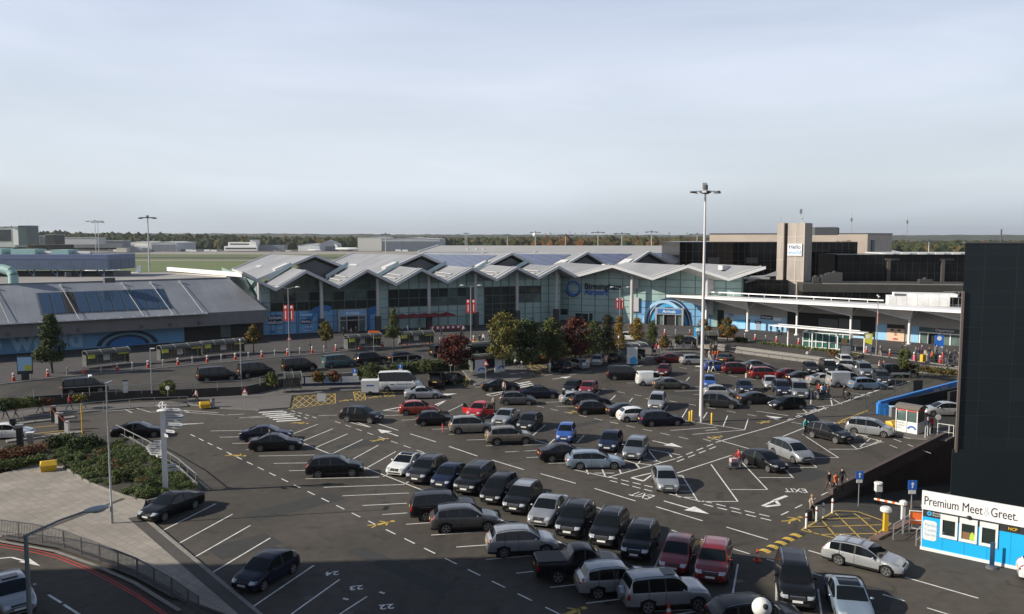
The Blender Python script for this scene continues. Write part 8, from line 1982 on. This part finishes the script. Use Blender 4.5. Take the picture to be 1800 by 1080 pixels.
mb = MB(); mb.beam(pa, pb, .35, .62); bm = part(mb, 'beam', [mat('beam_blue', (.03, .21, .60), .45, var=.1, vscale=.4)], t); mb = MB(); q = pa + d * .60 + Vector((uu.y, -uu.x, 0)) * .19 - Z3 * .20; mb.text('Garten  2-66-60', q, d, Vector((0, 0, 1)), .56, lift=.004, bold=.015); part(mb, 'lettering', [m_ltxt], bm)
mb = MB(); mb.box((pa.x + .3, pa.y, .6), (.9, .9, 1.2)); mb.box((pa.x + 1.5, pa.y - .2, .35), (2.2, .6, .7)); part(mb, 'bracket', [mat('beam_blue')], t)
mb = MB(); A, B = G(1560, 724), G(1700, 692); wall_run([A, B], 0, 1.15, .3, mb); mb.box(((A.x + B.x) / 2 + 6, (A.y + B.y) / 2 + 1.5, .9), (12, .3, 1.4), math.atan2(B.y - A.y, B.x - A.x)); tag(mb.build('dark_opening_panel', [m_dark]), 'black panel for the dark opening under the blue height bar', 'wall')  # black panel painted for the darkness of the opening below the beam
mb = MB(); mb.flat([tuple(G(*q))[:2] for q in ((1563, 727), (1700, 694), (1700, 756), (1618, 748), (1590, 744))], .006); structure(mb, 'lower_road', [mat('fresh_black_asphalt', (.018, .019, .018), .85, var=.2, vscale=1)])
t = thing('hoarding', 'black square hoarding board beside the blue height bar', 'hoarding', G(1613, 690)); k = H / (690 - HY); mb = MB(); mb.box((0, 0, 20 * k / 2 + .1), (16 * k, .12, 20 * k)); mb.build('board', [m_dark], t); mb = MB(); mb.box((-7.5 * k, .1, 10 * k), (.1, .1, 20 * k)); mb.box((7.5 * k, .1, 10 * k), (.1, .1, 20 * k)); mb.build('post', [m_green], t)
t = thing('grey_locker', 'pale grey cabinet at the foot of the blue height bar', 'cabinet', G(1571, 733)); mb = MB(); mb.box((0, 0, .55), (.8, .6, 1.1)); mb.build('body', [m_steel], t); mb = MB(); mb.box((0, 0, 1.13), (.9, .7, .06)); mb.build('lid', [m_pale], t)
P0, P1 = G(1618, 966), G(1806, 1006); d = P1 - P0; FK = Face((P0.x, P0.y), (d.x, d.y)); Lk = 12.0; hk = 3.78; s_ = d.length / 188
kio = thing('parking_kiosk', 'bright blue cabin kiosk with a white fascia and three white framed windows', 'kiosk', P0)
mb = MB(); FK.slab(mb, 0, .05, Lk, 2.72, -2.6, -.02); part(mb, 'cabin', [mat('kiosk_white', (.72, .72, .72), .5)], kio)
mb = MB(); FK.slab(mb, .05, .22, Lk, 2.15, -.02, .02); part(mb, 'blue_panel', [mat('kiosk_blue', (.012, .40, .78), .45, var=.03, vscale=1)], kio)
mb = MB(); FK.slab(mb, .05, 2.15, Lk, 2.62, -.02, .018); part(mb, 'black_band', [m_dk], kio)
mb = MB()
for a in (1.2, 2.4, 3.6, 4.8, 6.0): FK.slab(mb, a - .012, .22, a + .012, 2.15, .02, .024)
part(mb, 'panel_joint', [mat('kiosk_joint', (.01, .22, .46), .5)], kio)
mb = MB(); FK.slab(mb, -.02, 2.62, Lk, hk, -.025, .10); fa = part(mb, 'fascia', [mat('kiosk_fascia_white', (.78, .78, .77), .5)], kio)
mb = MB(); FK.slab(mb, -.03, .02, Lk, .22, -.02, .05); part(mb, 'base_rail', [mat('kiosk_white')], kio)
wt_ = lambda q: max(v[0] for v in text_geo(q, 0, 'LEFT')[0])
SZ = .80; xs0 = FK.at(1630.5); sx_ = (FK.at(1797) - xs0) / (SZ * (wt_('Premium Meet') + wt_('&') + wt_('Greet.') + .14)); xx = xs0
for w_, m_ in (('Premium Meet', mat('kiosk_text_dark', (.04, .03, .05), .5)), ('&', mat('pale_grey_blue_text', (.55, .63, .70), .5)), ('Greet.', mat('kiosk_text_dark'))):
 mb = MB(); FK.txt(mb, w_, xx, 2.93, SZ, .115, sx=sx_); part(mb, 'lettering', [m_], fa); xx += (wt_(w_) + .07) * SZ * sx_
for px0, px1 in ((1661, 1692), (1695, 1727), (1731, 1764)):
 a0, a1 = FK.at(px0) , FK.at(px1); mb = MB(); z0, z1 = 1.05, 2.5
 FK.slab(mb, a0, z0, a1, z0 + .18, .02, .09); FK.slab(mb, a0, z1 - .32, a1, z1, .02, .09); FK.slab(mb, a0, z0 + .18, a0 + .13, z1 - .32, .02, .088); FK.slab(mb, a1 - .13, z0 + .18, a1, z1 - .32, .02, .088)
 o = part(mb, 'window_frame', [mat('kiosk_white')], kio); mb = MB(); FK.quad(mb, a0 + .1, z0 + .1, a1 - .1, z1 - .2, .032); part(mb, 'window_pane', [m_vis], o)
 if px0 == 1695: mb = MB(); FK.quad(mb, a0 + .14, z0 + .2, a1 - .14, z0 + .62, .036); part(mb, 'counter', [mat('tan_board', (.22, .12, .06), .6)], o); mb = MB(); FK.arc(mb, a1 - .26, z0 + .2, 0, .14, 0, R(180), .04, ey=3.4, n=10); part(mb, 'hi_vis_vest_inside', [cloth('hivis')], o)
mb = MB(); a0, a1 = .08, FK.at(1655); FK.slab(mb, a0 + .02, .76, a1, 1.88, .02, .04); FK.slab(mb, a0 + .1, .7, a1 - .08, 1.94, .02, .039); o = part(mb, 'notice_panel', [mat('kiosk_white')], kio)
mb = MB()
for i, w in enumerate(('Parking', 'Customer', 'Service')): FK.txt(mb, w, a0 + .1, 1.58 - i * .30, .27, .048)
part(mb, 'lettering', [mat('pale_blue_text', (.22, .42, .62), .5)], o)
mb = MB(); FK.arc(mb, .42, 2.39, .05, .14, 0, 6.2832, .03, n=16); part(mb, 'ring_logo', [m_cyan], kio); mb = MB(); FK.txt(mb, 'Birmingham', .6, 2.42, .13, .03); FK.txt(mb, 'Airport', .6, 2.28, .13, .03); part(mb, 'lettering', [m_ltxt], kio)
mb = MB(); xn = FK.at(1779); FK.slab(mb, xn, 2.26, xn + .62, 2.5, .018, .03); o = part(mb, 'logo_patch', [m_dark], kio); mb = MB(); FK.txt(mb, 'NCP', xn + .05, 2.3, .24, .034, bold=.02); part(mb, 'lettering', [m_yp], o)
mb = MB(); a = FK.at(1712); mb.ball(FK.p(a, 2.62, .10), (.2, .12, .12), 10, 6); part(mb, 'dome_lamp', [m_dk], kio, 50)
mb = MB(); FK.slab(mb, -.1, 2.72, Lk, 2.8, -2.7, -.03); part(mb, 'roof_sheet', [m_steel], kio)
def trolley(px, py, deg, label, z=0.0, bags=1, group=None):
 t = thing('luggage_trolley', label, 'luggage trolley', G(px, py, z), R(deg), group); mb = MB(); mb.beam((-.4, -.25, .18), (.5, -.25, .18), .04, .04); mb.beam((-.4, .25, .18), (.5, .25, .18), .04, .04)
 for s in (-.25, .25): mb.beam((-.4, s, .18), (-.52, s, 1.0), .04, .04)
 mb.beam((-.52, -.27, 1.0), (-.52, .27, 1.0), .05, .05); mb.build('frame', [m_steel], t)
 for x in (-.35, .45): mb = MB(); mb.cyl((x, -.24, .08), (x, .24, .08), .08, .08, 8); mb.build('wheel', [m_tyre], t)
 if bags:
  c = thing('suitcase', 'stacked cases riding on the ' + label.replace('luggage trolley', 'trolley'), 'suitcase', G(px, py, z), R(deg), group); mb = MB(); mb.box((.05, 0, .40), (.62, .46, .34)); mb.build('shell', [cloth('grey')], c); mb = MB(); mb.box((.05, 0, .74), (.56, .42, .30)); mb.build('upper_case', [cloth('palepink' if px < 1400 else 'navy')], c)
trolley(1290, 824, 190, 'luggage trolley with pale cases pushed by the man in red'); trolley(1500, 644, 10, 'luggage trolley at the crossing pushed by one in black'); trolley(1440, 703, 20, 'luggage trolley with a navy case in the family by the minivan'); trolley(1669, 643, 0, 'luggage trolley in the departures queue', FZ)
def case(px, py, m, label, z=0.0, s=1.0): t = thing('suitcase', label, 'suitcase', GR(px, py) if z == 0 else G(px, py, z), R(30)); mb = MB(); mb.box((0, 0, .36 * s), (.46 * s, .26 * s, .62 * s)); mb.build('shell', [m], t); mb = MB(); mb.beam((-.12 * s, .1 * s, .65 * s), (-.12 * s, .1 * s, 1.0 * s), .02, .02); mb.beam((.12 * s, .1 * s, .65 * s), (.12 * s, .1 * s, 1.0 * s), .02, .02); mb.beam((-.12 * s, .1 * s, 1.0 * s), (.12 * s, .1 * s, 1.0 * s), .03, .03); mb.build('handle', [m_dk], t)
case(1421, 915, cloth('black'), 'black suitcase pulled by the person in the beige coat'); case(1313, 665, cloth('beige'), 'pale suitcase standing behind the dark red people carrier'); case(846, 607, cloth('black'), 'black suitcase at the kerb near the red maple', FZ, 1.2); case(1608, 634, cloth('pink'), 'pink bag at the front of the departures queue', FZ); case(1622, 637, m_yp, 'large yellow case in the departures queue', FZ, 1.7); case(1643, 637, cloth('black'), 'large black case in the departures queue', FZ, 1.5)
def pram(px, py, label, z=0.0):
 t = thing('pushchair', label, 'pushchair', G(px, py, z), R(20)); mb = MB(); mb.beam((-.45, -.2, 1.0), (.3, -.2, .2), .03, .03); mb.beam((-.45, .2, 1.0), (.3, .2, .2), .03, .03); mb.beam((-.45, -.2, 1.0), (-.45, .2, 1.0), .04, .04); mb.build('frame', [m_steel], t); mb = MB(); mb.ball((.0, 0, .68), (.32, .22, .26), 10, 6); mb.build('seat', [cloth('black')], t)
 for x, y in ((-.3, -.22), (-.3, .22), (.32, -.2), (.32, .2)): mb = MB(); mb.cyl((x, y - .02, .12), (x, y + .02, .12), .12, .12, 10); mb.build('wheel', [m_tyre], t)
pram(1491, 703, 'black pushchair pushed along the exit road'); pram(1150, 625, 'dark pushchair in the bus stop group', .12); pram(1369, 589, 'dark pushchair at the blue posters', FZ)
HAZE = True
# ================================================================== BACKGROUND
m_hang = mat('hangar_cladding', (.46, .47, .48), .6, var=.08, vscale=.03); m_hang2 = mat('pale_hangar_cladding', (.70, .67, .60), .6, var=.05, vscale=.03); m_hdoor = mat('hangar_door', (.16, .18, .21), .6, var=.1, vscale=.05); m_farw = mat('far_white_render', (.80, .80, .78), .7)
def hangar(px0, px1, yb, yt, label, ridge=.25, Y=None, wall=None, depth=60, door=None, rf=None, turn=0.0):
 Y = Y or G(900, yb).y; a, b = PT(px0, yb, Y), PT(px1, yb, Y); h = PT(px0, yt, Y).z; Fh = Face((a.x, a.y), (b.x - a.x, (b.x - a.x) * turn)); W_ = (b - a).length; he = h * (1 - ridge)
 t = thing('hangar', label, 'hangar', (a.x, a.y, 0)); mb = MB()
 mb.poly([Fh.p(0, 0), Fh.p(W_, 0), Fh.p(W_, he), Fh.p(W_ / 2, h), Fh.p(0, he)]); mb.poly([Fh.p(W_, 0), Fh.p(W_, 0, -depth), Fh.p(W_, he, -depth), Fh.p(W_, he)]); mb.poly([Fh.p(0, 0, -depth), Fh.p(0, 0), Fh.p(0, he), Fh.p(0, he, -depth)])
 part(mb, 'wall', [wall or m_hang], t); mb = MB(); mb.sheet([Fh.p(0, he, .3), Fh.p(W_ / 2, h, .3), Fh.p(W_ / 2, h, -depth), Fh.p(0, he, -depth)], .5); mb.sheet([Fh.p(W_ / 2, h, .3), Fh.p(W_, he, .3), Fh.p(W_, he, -depth), Fh.p(W_ / 2, h, -depth)], .5); part(mb, 'roof', [rf or m_hang], t)
 if door:
  d0, d1, dz, n = door
  for k in range(n): mb = MB(); x0, x1 = W_ * (d0 + (d1 - d0) * k / n), W_ * (d0 + (d1 - d0) * (k + .94) / n); Fh.slab(mb, x0, .1, x1, he * dz, .05, .4); part(mb, 'door', [m_hdoor], t)
 return t
hangar(265, 311, 443, 425, 'grey hangar with tall sliding doors beside the slim light mast', .10, door=(.05, .95, .8, 3)); hangar(217, 264, 442.5, 425, 'white hangar wall left of the grey hangar', .12, wall=m_hang2); hangar(222, 250, 443.5, 433, 'small low grey hangar in front of the white one', .3)
hangar(560, 599, 442, 422, 'grey gabled hangar beside the parked white airliner', .42, door=(.3, .9, .75, 2), depth=80, turn=.2); hangar(524, 562, 442, 429, 'low white hangar annexe left of the grey gabled hangar', .2, wall=m_farw)
hangar(629, 671, 441.5, 417, 'big pale cream hangar wall behind the zigzag roof', .02, wall=m_hang2, depth=110); hangar(672, 773, 441.5, 418, 'wide grey hangar with dark sliding doors behind the zigzag roof', .10, door=(.0, 1.0, .80, 8), depth=90)
Y = 985; t = thing('old_terminal', 'distant stepped white terminal with a small control tower', 'building', (PT(430, 440, Y).x, Y, 0))
def fbox(px0, px1, y0, y1, Y, m, n, t, dep=14): mb = MB(); a, b = PT(px0, y1, Y), PT(px1, y0, Y); mb.box(((a.x + b.x) / 2, Y + dep / 2, (a.z + b.z) / 2), (b.x - a.x, dep, b.z - a.z)); return part(mb, n, [m], t)
fbox(394, 452, 433, 441, Y, m_farw, 'lower_storey', t); fbox(401, 446, 426, 433, Y + 2, m_farw, 'upper_storey', t); fbox(440, 450, 421, 433, Y + 1, m_farw, 'tower', t); fbox(438, 452, 418.5, 421.5, Y, m_vis, 'tower_cab', t, 16); fbox(396, 450, 436, 438, Y - .3, m_vis, 'window_band', t, .4); fbox(404, 438, 428.5, 430.5, Y + 1.7, m_vis, 'window_band', t, .4); fbox(455, 500, 431, 441, Y + 6, m_hdoor, 'side_hall', t)
for px0, px1, y0, yb, Y, m, lb in ((-30, 24, 399, 432, 800, m_hang, 'grey office block with dark window bands at the far left'), (33, 46, 397, 428, 780, mat('teal_block', (.05, .08, .085), .4), 'narrow dark teal block beside the grey office block'), (24, 33, 402, 428, 790, m_farw, 'pale stair block between the grey and the teal blocks'), (47, 60, 414, 428, 850, m_farw, 'small pale block right of the teal block'),
  (60, 80, 416, 428, 860, m_hang, 'low grey block in front of the wood'), (80, 95, 413, 427, 850, mat('black_shed', (.02, .02, .02), .6), 'black shed in front of the wood'), (97, 170, 418, 427, 900, m_hang, 'long low grey works with a flat roof'), (130, 215, 424, 433, 930, m_hdoor, 'long blue grey shed before the white hangar'), (205, 222, 431, 441, 960, m_hang2, 'small pale shed at the foot of the white hangar')):
 t = thing('distant_building', lb, 'building', (PT((px0 + px1) / 2, yb, Y).x, Y, 0)); o = fbox(px0, px1, y0, yb + 3, Y, m, 'wall', t, 20); fbox(px0 - .4, px1 + .4, y0 - .5, y0 + .3, Y - .5, m_hang, 'roof', t, 21)
 if px0 < 0: fbox(px0, 20, 404, 424, Y - .4, m_vis, 'window_band', t, .5)
def tailfin(px, yb, yt, Y, label, mark=0):
 a = PT(px, yb, Y); h = PT(px, yt, Y).z - a.z; t = thing('parked_airliner', label, 'aircraft', (a.x, a.y, 0)); w = h * .62; z0 = a.z
 mb = MB(); mb.add([(a.x - w * .75, a.y - .2, z0), (a.x + w * .55, a.y - .2, z0), (a.x + w * .62, a.y - .2, z0 + h), (a.x + w * .12, a.y - .2, z0 + h), (a.x - w * .75, a.y + .2, z0), (a.x + w * .55, a.y + .2, z0), (a.x + w * .62, a.y + .2, z0 + h), (a.x + w * .12, a.y + .2, z0 + h)], [(0, 1, 2, 3), (7, 6, 5, 4), (0, 4, 5, 1), (1, 5, 6, 2), (2, 6, 7, 3), (3, 7, 4, 0)]); part(mb, 'tail_fin', [mat('tail_grey', (.42, .46, .52), .4)], t)
 if mark: mb = MB(); [mb.box((a.x + dx * h, a.y - .24, z0 + dz * h), (.16 * h, .05, .12 * h)) for dx, dz in ((.02, .12), (.18, .2), (.24, .06))]; part(mb, 'tail_mark', [m_navy], t)
 L_ = h * 5.5; mb = MB(); mb.lathe([(.1, -.62 * h), (h * .32, -.0), (h * .34, h * 3.8), (h * .22, h * 4.7), (.1, L_ - .6 * h)], 14, (0, 0, 0)); mb.v = [(a.x - q[2] + h * .3, a.y + q[0], z0 - h * .12 + q[1]) for q in mb.v]; part(mb, 'fuselage', [m_farw], t, 50)
 mb = MB(); mb.box((a.x - h * 1.9, a.y, z0 - h * .25), (h * .8, h * 4.6, .3)); mb.box((a.x + h * .3, a.y, z0 + h * .02), (h * .35, h * 1.4, .2)); part(mb, 'wing', [mat('tail_grey')], t)
tailfin(202, 474.5, 463, 330, 'parked airliner tail beside the blue plant enclosure'); tailfin(243, 482, 466.5, 262, 'parked airliner tail with a dark mark, left of the slim light mast', 1); tailfin(297, 482, 473, 300, 'parked airliner tail peeking over the white gutter wall')
for px, yb, Y, s, lb in ((610, 441, 1010, 30, 'white airliner parked nose right by the grey gabled hangar'), (553, 441.5, 1000, 17, 'small white jet in front of the low white annexe'), (487, 441, 990, 8, 'tiny light aircraft on the far apron'), (508, 441, 990, 8, 'second tiny light aircraft on the far apron')):
 a = PT(px, yb, Y); t = thing('distant_aircraft', lb, 'aircraft', (a.x, a.y, 0)); r = s * .06; mb = MB(); mb.lathe([(.1, -s / 2), (r, -s * .3), (r, s * .38), (.2, s / 2)], 10); mb.v = [(a.x + q[2], a.y + q[0], r * 1.7 + q[1]) for q in mb.v]; part(mb, 'fuselage', [m_farw], t, 50)
 mb = MB(); mb.box((a.x, a.y, r * 1.5), (s * .14, s * .9, .3)); part(mb, 'wing', [m_farw], t); mb = MB(); x = a.x - s * .46; mb.add([(x, a.y - .2, r * 2), (x + s * .13, a.y - .2, r * 2.2), (x + s * .02, a.y - .2, r * 2 + s * .19), (x - s * .05, a.y - .2, r * 2 + s * .19), (x, a.y + .2, r * 2), (x + s * .13, a.y + .2, r * 2.2), (x + s * .02, a.y + .2, r * 2 + s * .19), (x - s * .05, a.y + .2, r * 2 + s * .19)], [(0, 1, 2, 3), (7, 6, 5, 4), (1, 5, 6, 2), (2, 6, 7, 3), (3, 7, 4, 0)]); part(mb, 'tail_fin', [m_farw], t)
def mast(px, yt, yb, Y, label, w=3.2):
 p = PT(px, yb, Y); zt_ = PT(px, yt, Y).z; t = thing('light_mast', label, 'light mast', (p.x, Y, 0)); mb = MB(); mb.cyl((0, 0, 0), (0, 0, zt_), .28, .16, 8); mb.build('pole', [m_col], t)
 mb = MB(); mb.box((0, 0, zt_), (w, .5, .3)); mb.box((0, 0, zt_ + .35), (.5, .5, .6)); mb.build('head_frame', [m_gab], t)
 for s in (-1, 1): mb = MB(); mb.box((s * w * .5, -.1, zt_ - .15), (w * .22, .8, .4)); mb.build('floodlight', [m_gab], t)
for q in ((263, 383, 480, 235, 'slim white light mast left of the zigzag roof', 4), (169, 389, 443, 520, 'left one of two distant masts standing close together', 9), (174, 391, 443, 540, 'right one of two distant masts standing close together', 7), (22, 399, 440, 560, 'short mast in front of the grey office block', 8), (821, 411, 440, 560, 'faint mast behind the left solar roof', 3), (818, 411, 440, 600, 'fainter mast just left of another behind the solar roof', 3), (892, 413, 440, 560, 'short faint mast behind the second solar roof', 3), (941, 409, 440, 470, 'mast with a white ball behind the second solar roof', 5), (994, 414, 440, 520, 'broad headed mast behind the third solar roof', 8), (1051, 409, 440, 440, 'pale mast behind the third solar roof', 6), (1093, 411, 440, 420, 'mast with a wide head behind the fourth solar roof', 7), (1145, 408, 440, 400, 'tall thin mast near the black office block', 5), (1225, 412, 440, 430, 'mast showing over the black office block left of the tall mast', 7), (1632, 424, 450, 330, 'mast with a pale disc seen past the beige block', 6), (678, 412, 441, 420, 'thin dark mast before the cream hangar', 4)): mast(*q)
t = thing('radar_ball', 'white ball on the mast behind the second solar roof', 'radar', PT(940, 413, 469)); mb = MB(); mb.ball((0, 0, 0), 1.2, 10, 6); mb.build('ball', [m_farw], t, 60)
m_wood = bpy.data.materials.new('autumn_wood'); m_wood.use_nodes = True; MATS['autumn_wood'] = m_wood
n_ = m_wood.node_tree.nodes; l_ = m_wood.node_tree.links.new; b_ = n_['Principled BSDF']; b_.inputs['Roughness'].default_value = .95; b_.inputs['Specular IOR Level'].default_value = .1
at_ = n_.new('ShaderNodeAttribute'); at_.attribute_name = 'tone'; cr_ = n_.new('ShaderNodeValToRGB'); cr_.color_ramp.elements[0].color = (.022, .032, .014, 1); cr_.color_ramp.elements[1].color = (.11, .048, .016, 1)
for p_, c_ in ((.35, (.036, .046, .018, 1)), (.6, (.060, .056, .022, 1)), (.82, (.085, .055, .022, 1))): e = cr_.color_ramp.elements.new(p_); e.color = c_
nz_ = n_.new('ShaderNodeTexNoise'); nz_.inputs['Scale'].default_value = .35; nz_.inputs['Detail'].default_value = 5; tc_ = n_.new('ShaderNodeTexCoord'); l_(tc_.outputs['Object'], nz_.inputs['Vector'])
mr_ = n_.new('ShaderNodeMapRange'); mr_.inputs[1].default_value = .3; mr_.inputs[2].default_value = .7; mr_.inputs[3].default_value = .55; mr_.inputs[4].default_value = 1.4; l_(nz_.outputs['Fac'], mr_.inputs[0])
vm_ = n_.new('ShaderNodeVectorMath'); vm_.operation = 'SCALE'; l_(at_.outputs['Fac'], cr_.inputs[0]); l_(cr_.outputs[0], vm_.inputs[0]); l_(mr_.outputs[0], vm_.inputs['Scale']); l_(vm_.outputs[0], b_.inputs['Base Color'])
def wood(name, label, Y0, Y1, px0, px1, prof, n, r, tone, seed):
 """crowns standing on ground that rises so that the belt's skyline follows prof (pixel x, pixel y)"""
 rng = random.Random(seed); vs = []; fs = []; tn = []
 ico = bmesh.new(); bmesh.ops.create_icosphere(ico, subdivisions=1 if n > 1000 else 2, radius=1); iv = [v.co.copy() for v in ico.verts]; ifc = [tuple(v.index for v in f.verts) for f in ico.faces]; ico.free()
 for _ in range(n):
  u = rng.random(); Y = Y0 + (Y1 - Y0) * u; px = rng.uniform(px0, px1); x = (px - 900) / F * Y; top = lerp_prof(prof, px) + rng.gauss(0, .7)
  zt_ = H + (HY - top) / F * Y; zb_ = max(0, (zt_ - 3 * r) * (.15 + .85 * u)); z = zb_ + r * rng.uniform(.7, 1.4); z = min(z, zt_ - r * .8) if u > .8 else z * rng.uniform(.75, 1.05); z = max(z, r * .5)
  rr = r * rng.uniform(.6, 1.25); k = len(vs); t_ = min(1, max(0, rng.gauss(tone, .22)))
  for v in iv: f = rr * (1 + rng.uniform(-.28, .28)); vs.append((x + v.x * f, Y + v.y * f, z + v.z * f * rng.uniform(.9, 1.1)))
  fs += [tuple(k + i for i in q) for q in ifc]; tn += [t_] * len(iv)
 me = bpy.data.meshes.new(name); me.from_pydata(vs, [], fs); me.materials.append(m_wood); me.attributes.new('tone', 'FLOAT', 'POINT').data.foreach_set('value', tn); o = bpy.data.objects.new(name, me); COL.objects.link(o); tag(o, label, 'woodland', kind='stuff')
wood('woodland', 'dense dark green wood behind the hangars at the left', 1130, 1420, -60, 420, [(-60, 404), (50, 404), (100, 400), (160, 402), (230, 404), (300, 406), (390, 408), (420, 409)], 1500, 7, .30, 1)
wood('woodland', 'brown autumn wood behind the airfield in the middle', 1130, 1600, 400, 960, [(400, 410), (520, 412), (640, 414), (800, 415), (960, 416)], 1500, 7, .48, 2)
wood('woodland', 'orange brown wood behind the pier roof', 900, 1700, 900, 1330, [(900, 416), (1050, 417), (1200, 418), (1330, 419)], 1500, 7, .66, 3)
wood('woodland', 'olive green wood seen past the beige block', 700, 1500, 1560, 1960, [(1560, 421), (1640, 424), (1800, 424), (1960, 422)], 950, 5, .40, 4)
def ridge(name, Y, prof, rgb, seed):
 rng = random.Random(seed); mb = MB(); pts = []; px = -400
 while px < 2300: y = lerp_prof(prof, px) + rng.gauss(0, .42); pts.append(PT(px, y, Y)); px += 9
 for a, b in zip(pts, pts[1:]):
  mb.poly([(a.x, Y - Y * .12, -1), (b.x, Y - Y * .12, -1), b, a]); mb.poly([a, b, (b.x, Y * 1.2, -1), (a.x, Y * 1.2, -1)])
 structure(mb, name, [mat(name + '_cover', rgb, .95, var=.55, vscale=.018)])
ridge('near_hills', 2600, [(-400, 410), (300, 410.5), (600, 412), (900, 413), (1200, 414), (1700, 414), (2300, 413)], (.045, .05, .03), 5)
ridge('hills', 7000, [(-400, 411.5), (400, 412), (470, 410.5), (560, 412), (800, 413), (1000, 412.5), (1250, 413), (1700, 413.5), (2300, 412)], (.05, .055, .05), 6)
rng = random.Random(9); m_city = mat('city_concrete', (.42, .42, .42), .8); i_ = 0
for px in [884, 893, 905, 930, 958, 961, 967, 969, 974, 984, 1002, 1011, 1024, 1029, 1031, 1060, 1075, 1081, 1083, 1100, 1118, 1121, 1160, 1176, 1207]:
 Y = rng.uniform(5200, 6200); hgt = rng.uniform(1.5, 5.5) if px not in (1002, 1101) else 7; w = rng.uniform(1.2, 3.2) * Y / F; top = PT(px, 413.5 - hgt, Y); o = MB(); o.box((top.x, Y, top.z / 2), (w, w, top.z)); ob = o.build('tower_block', [m_city])
 tag(ob, 'tiny pale tower block on the far city skyline', 'tower block', 'tower blocks on the skyline')
for i, px in enumerate((196, 205, 212, 322, 332, 340, 352, 364, 376, 386, 700, 712, 738)):
 Y = 1000 - (i % 3) * 14; p = PT(px, 443, Y); t = thing('apron_vehicle', 'small pale service vehicle on the far apron by the hangars', 'vehicle', (p.x, Y, 0), 0, 'service vehicles on the far apron'); mb = MB(); mb.box((0, 0, 1.6), (6.5, 2.4, 2.2)); mb.box((2.4, 0, .9), (2.2, 2.3, 1.2)); mb.build('body', [m_farw if i % 3 else m_hdoor], t); mb = MB(); mb.box((0, 0, .45), (6, 2.2, .8)); mb.build('wheels', [m_tyre], t)
hz = MB(); hz.box((0, 12000, 80), (40000, 25600, 260)); hzm = bpy.data.materials.new('pale_haze'); hzm.use_nodes = True; hn = hzm.node_tree; hn.nodes.remove(hn.nodes['Principled BSDF']); pv = hn.nodes.new('ShaderNodeVolumePrincipled'); pv.inputs['Color'].default_value = (.80, .86, .94, 1); pv.inputs['Density'].default_value = .00006; pv.inputs['Anisotropy'].default_value = .2
hn.links.new(pv.outputs[0], hn.nodes['Material Output'].inputs['Volume'])
if HAZE: tag(hz.build('haze', [hzm]), 'pale autumn haze over the airfield', 'haze', kind='stuff')
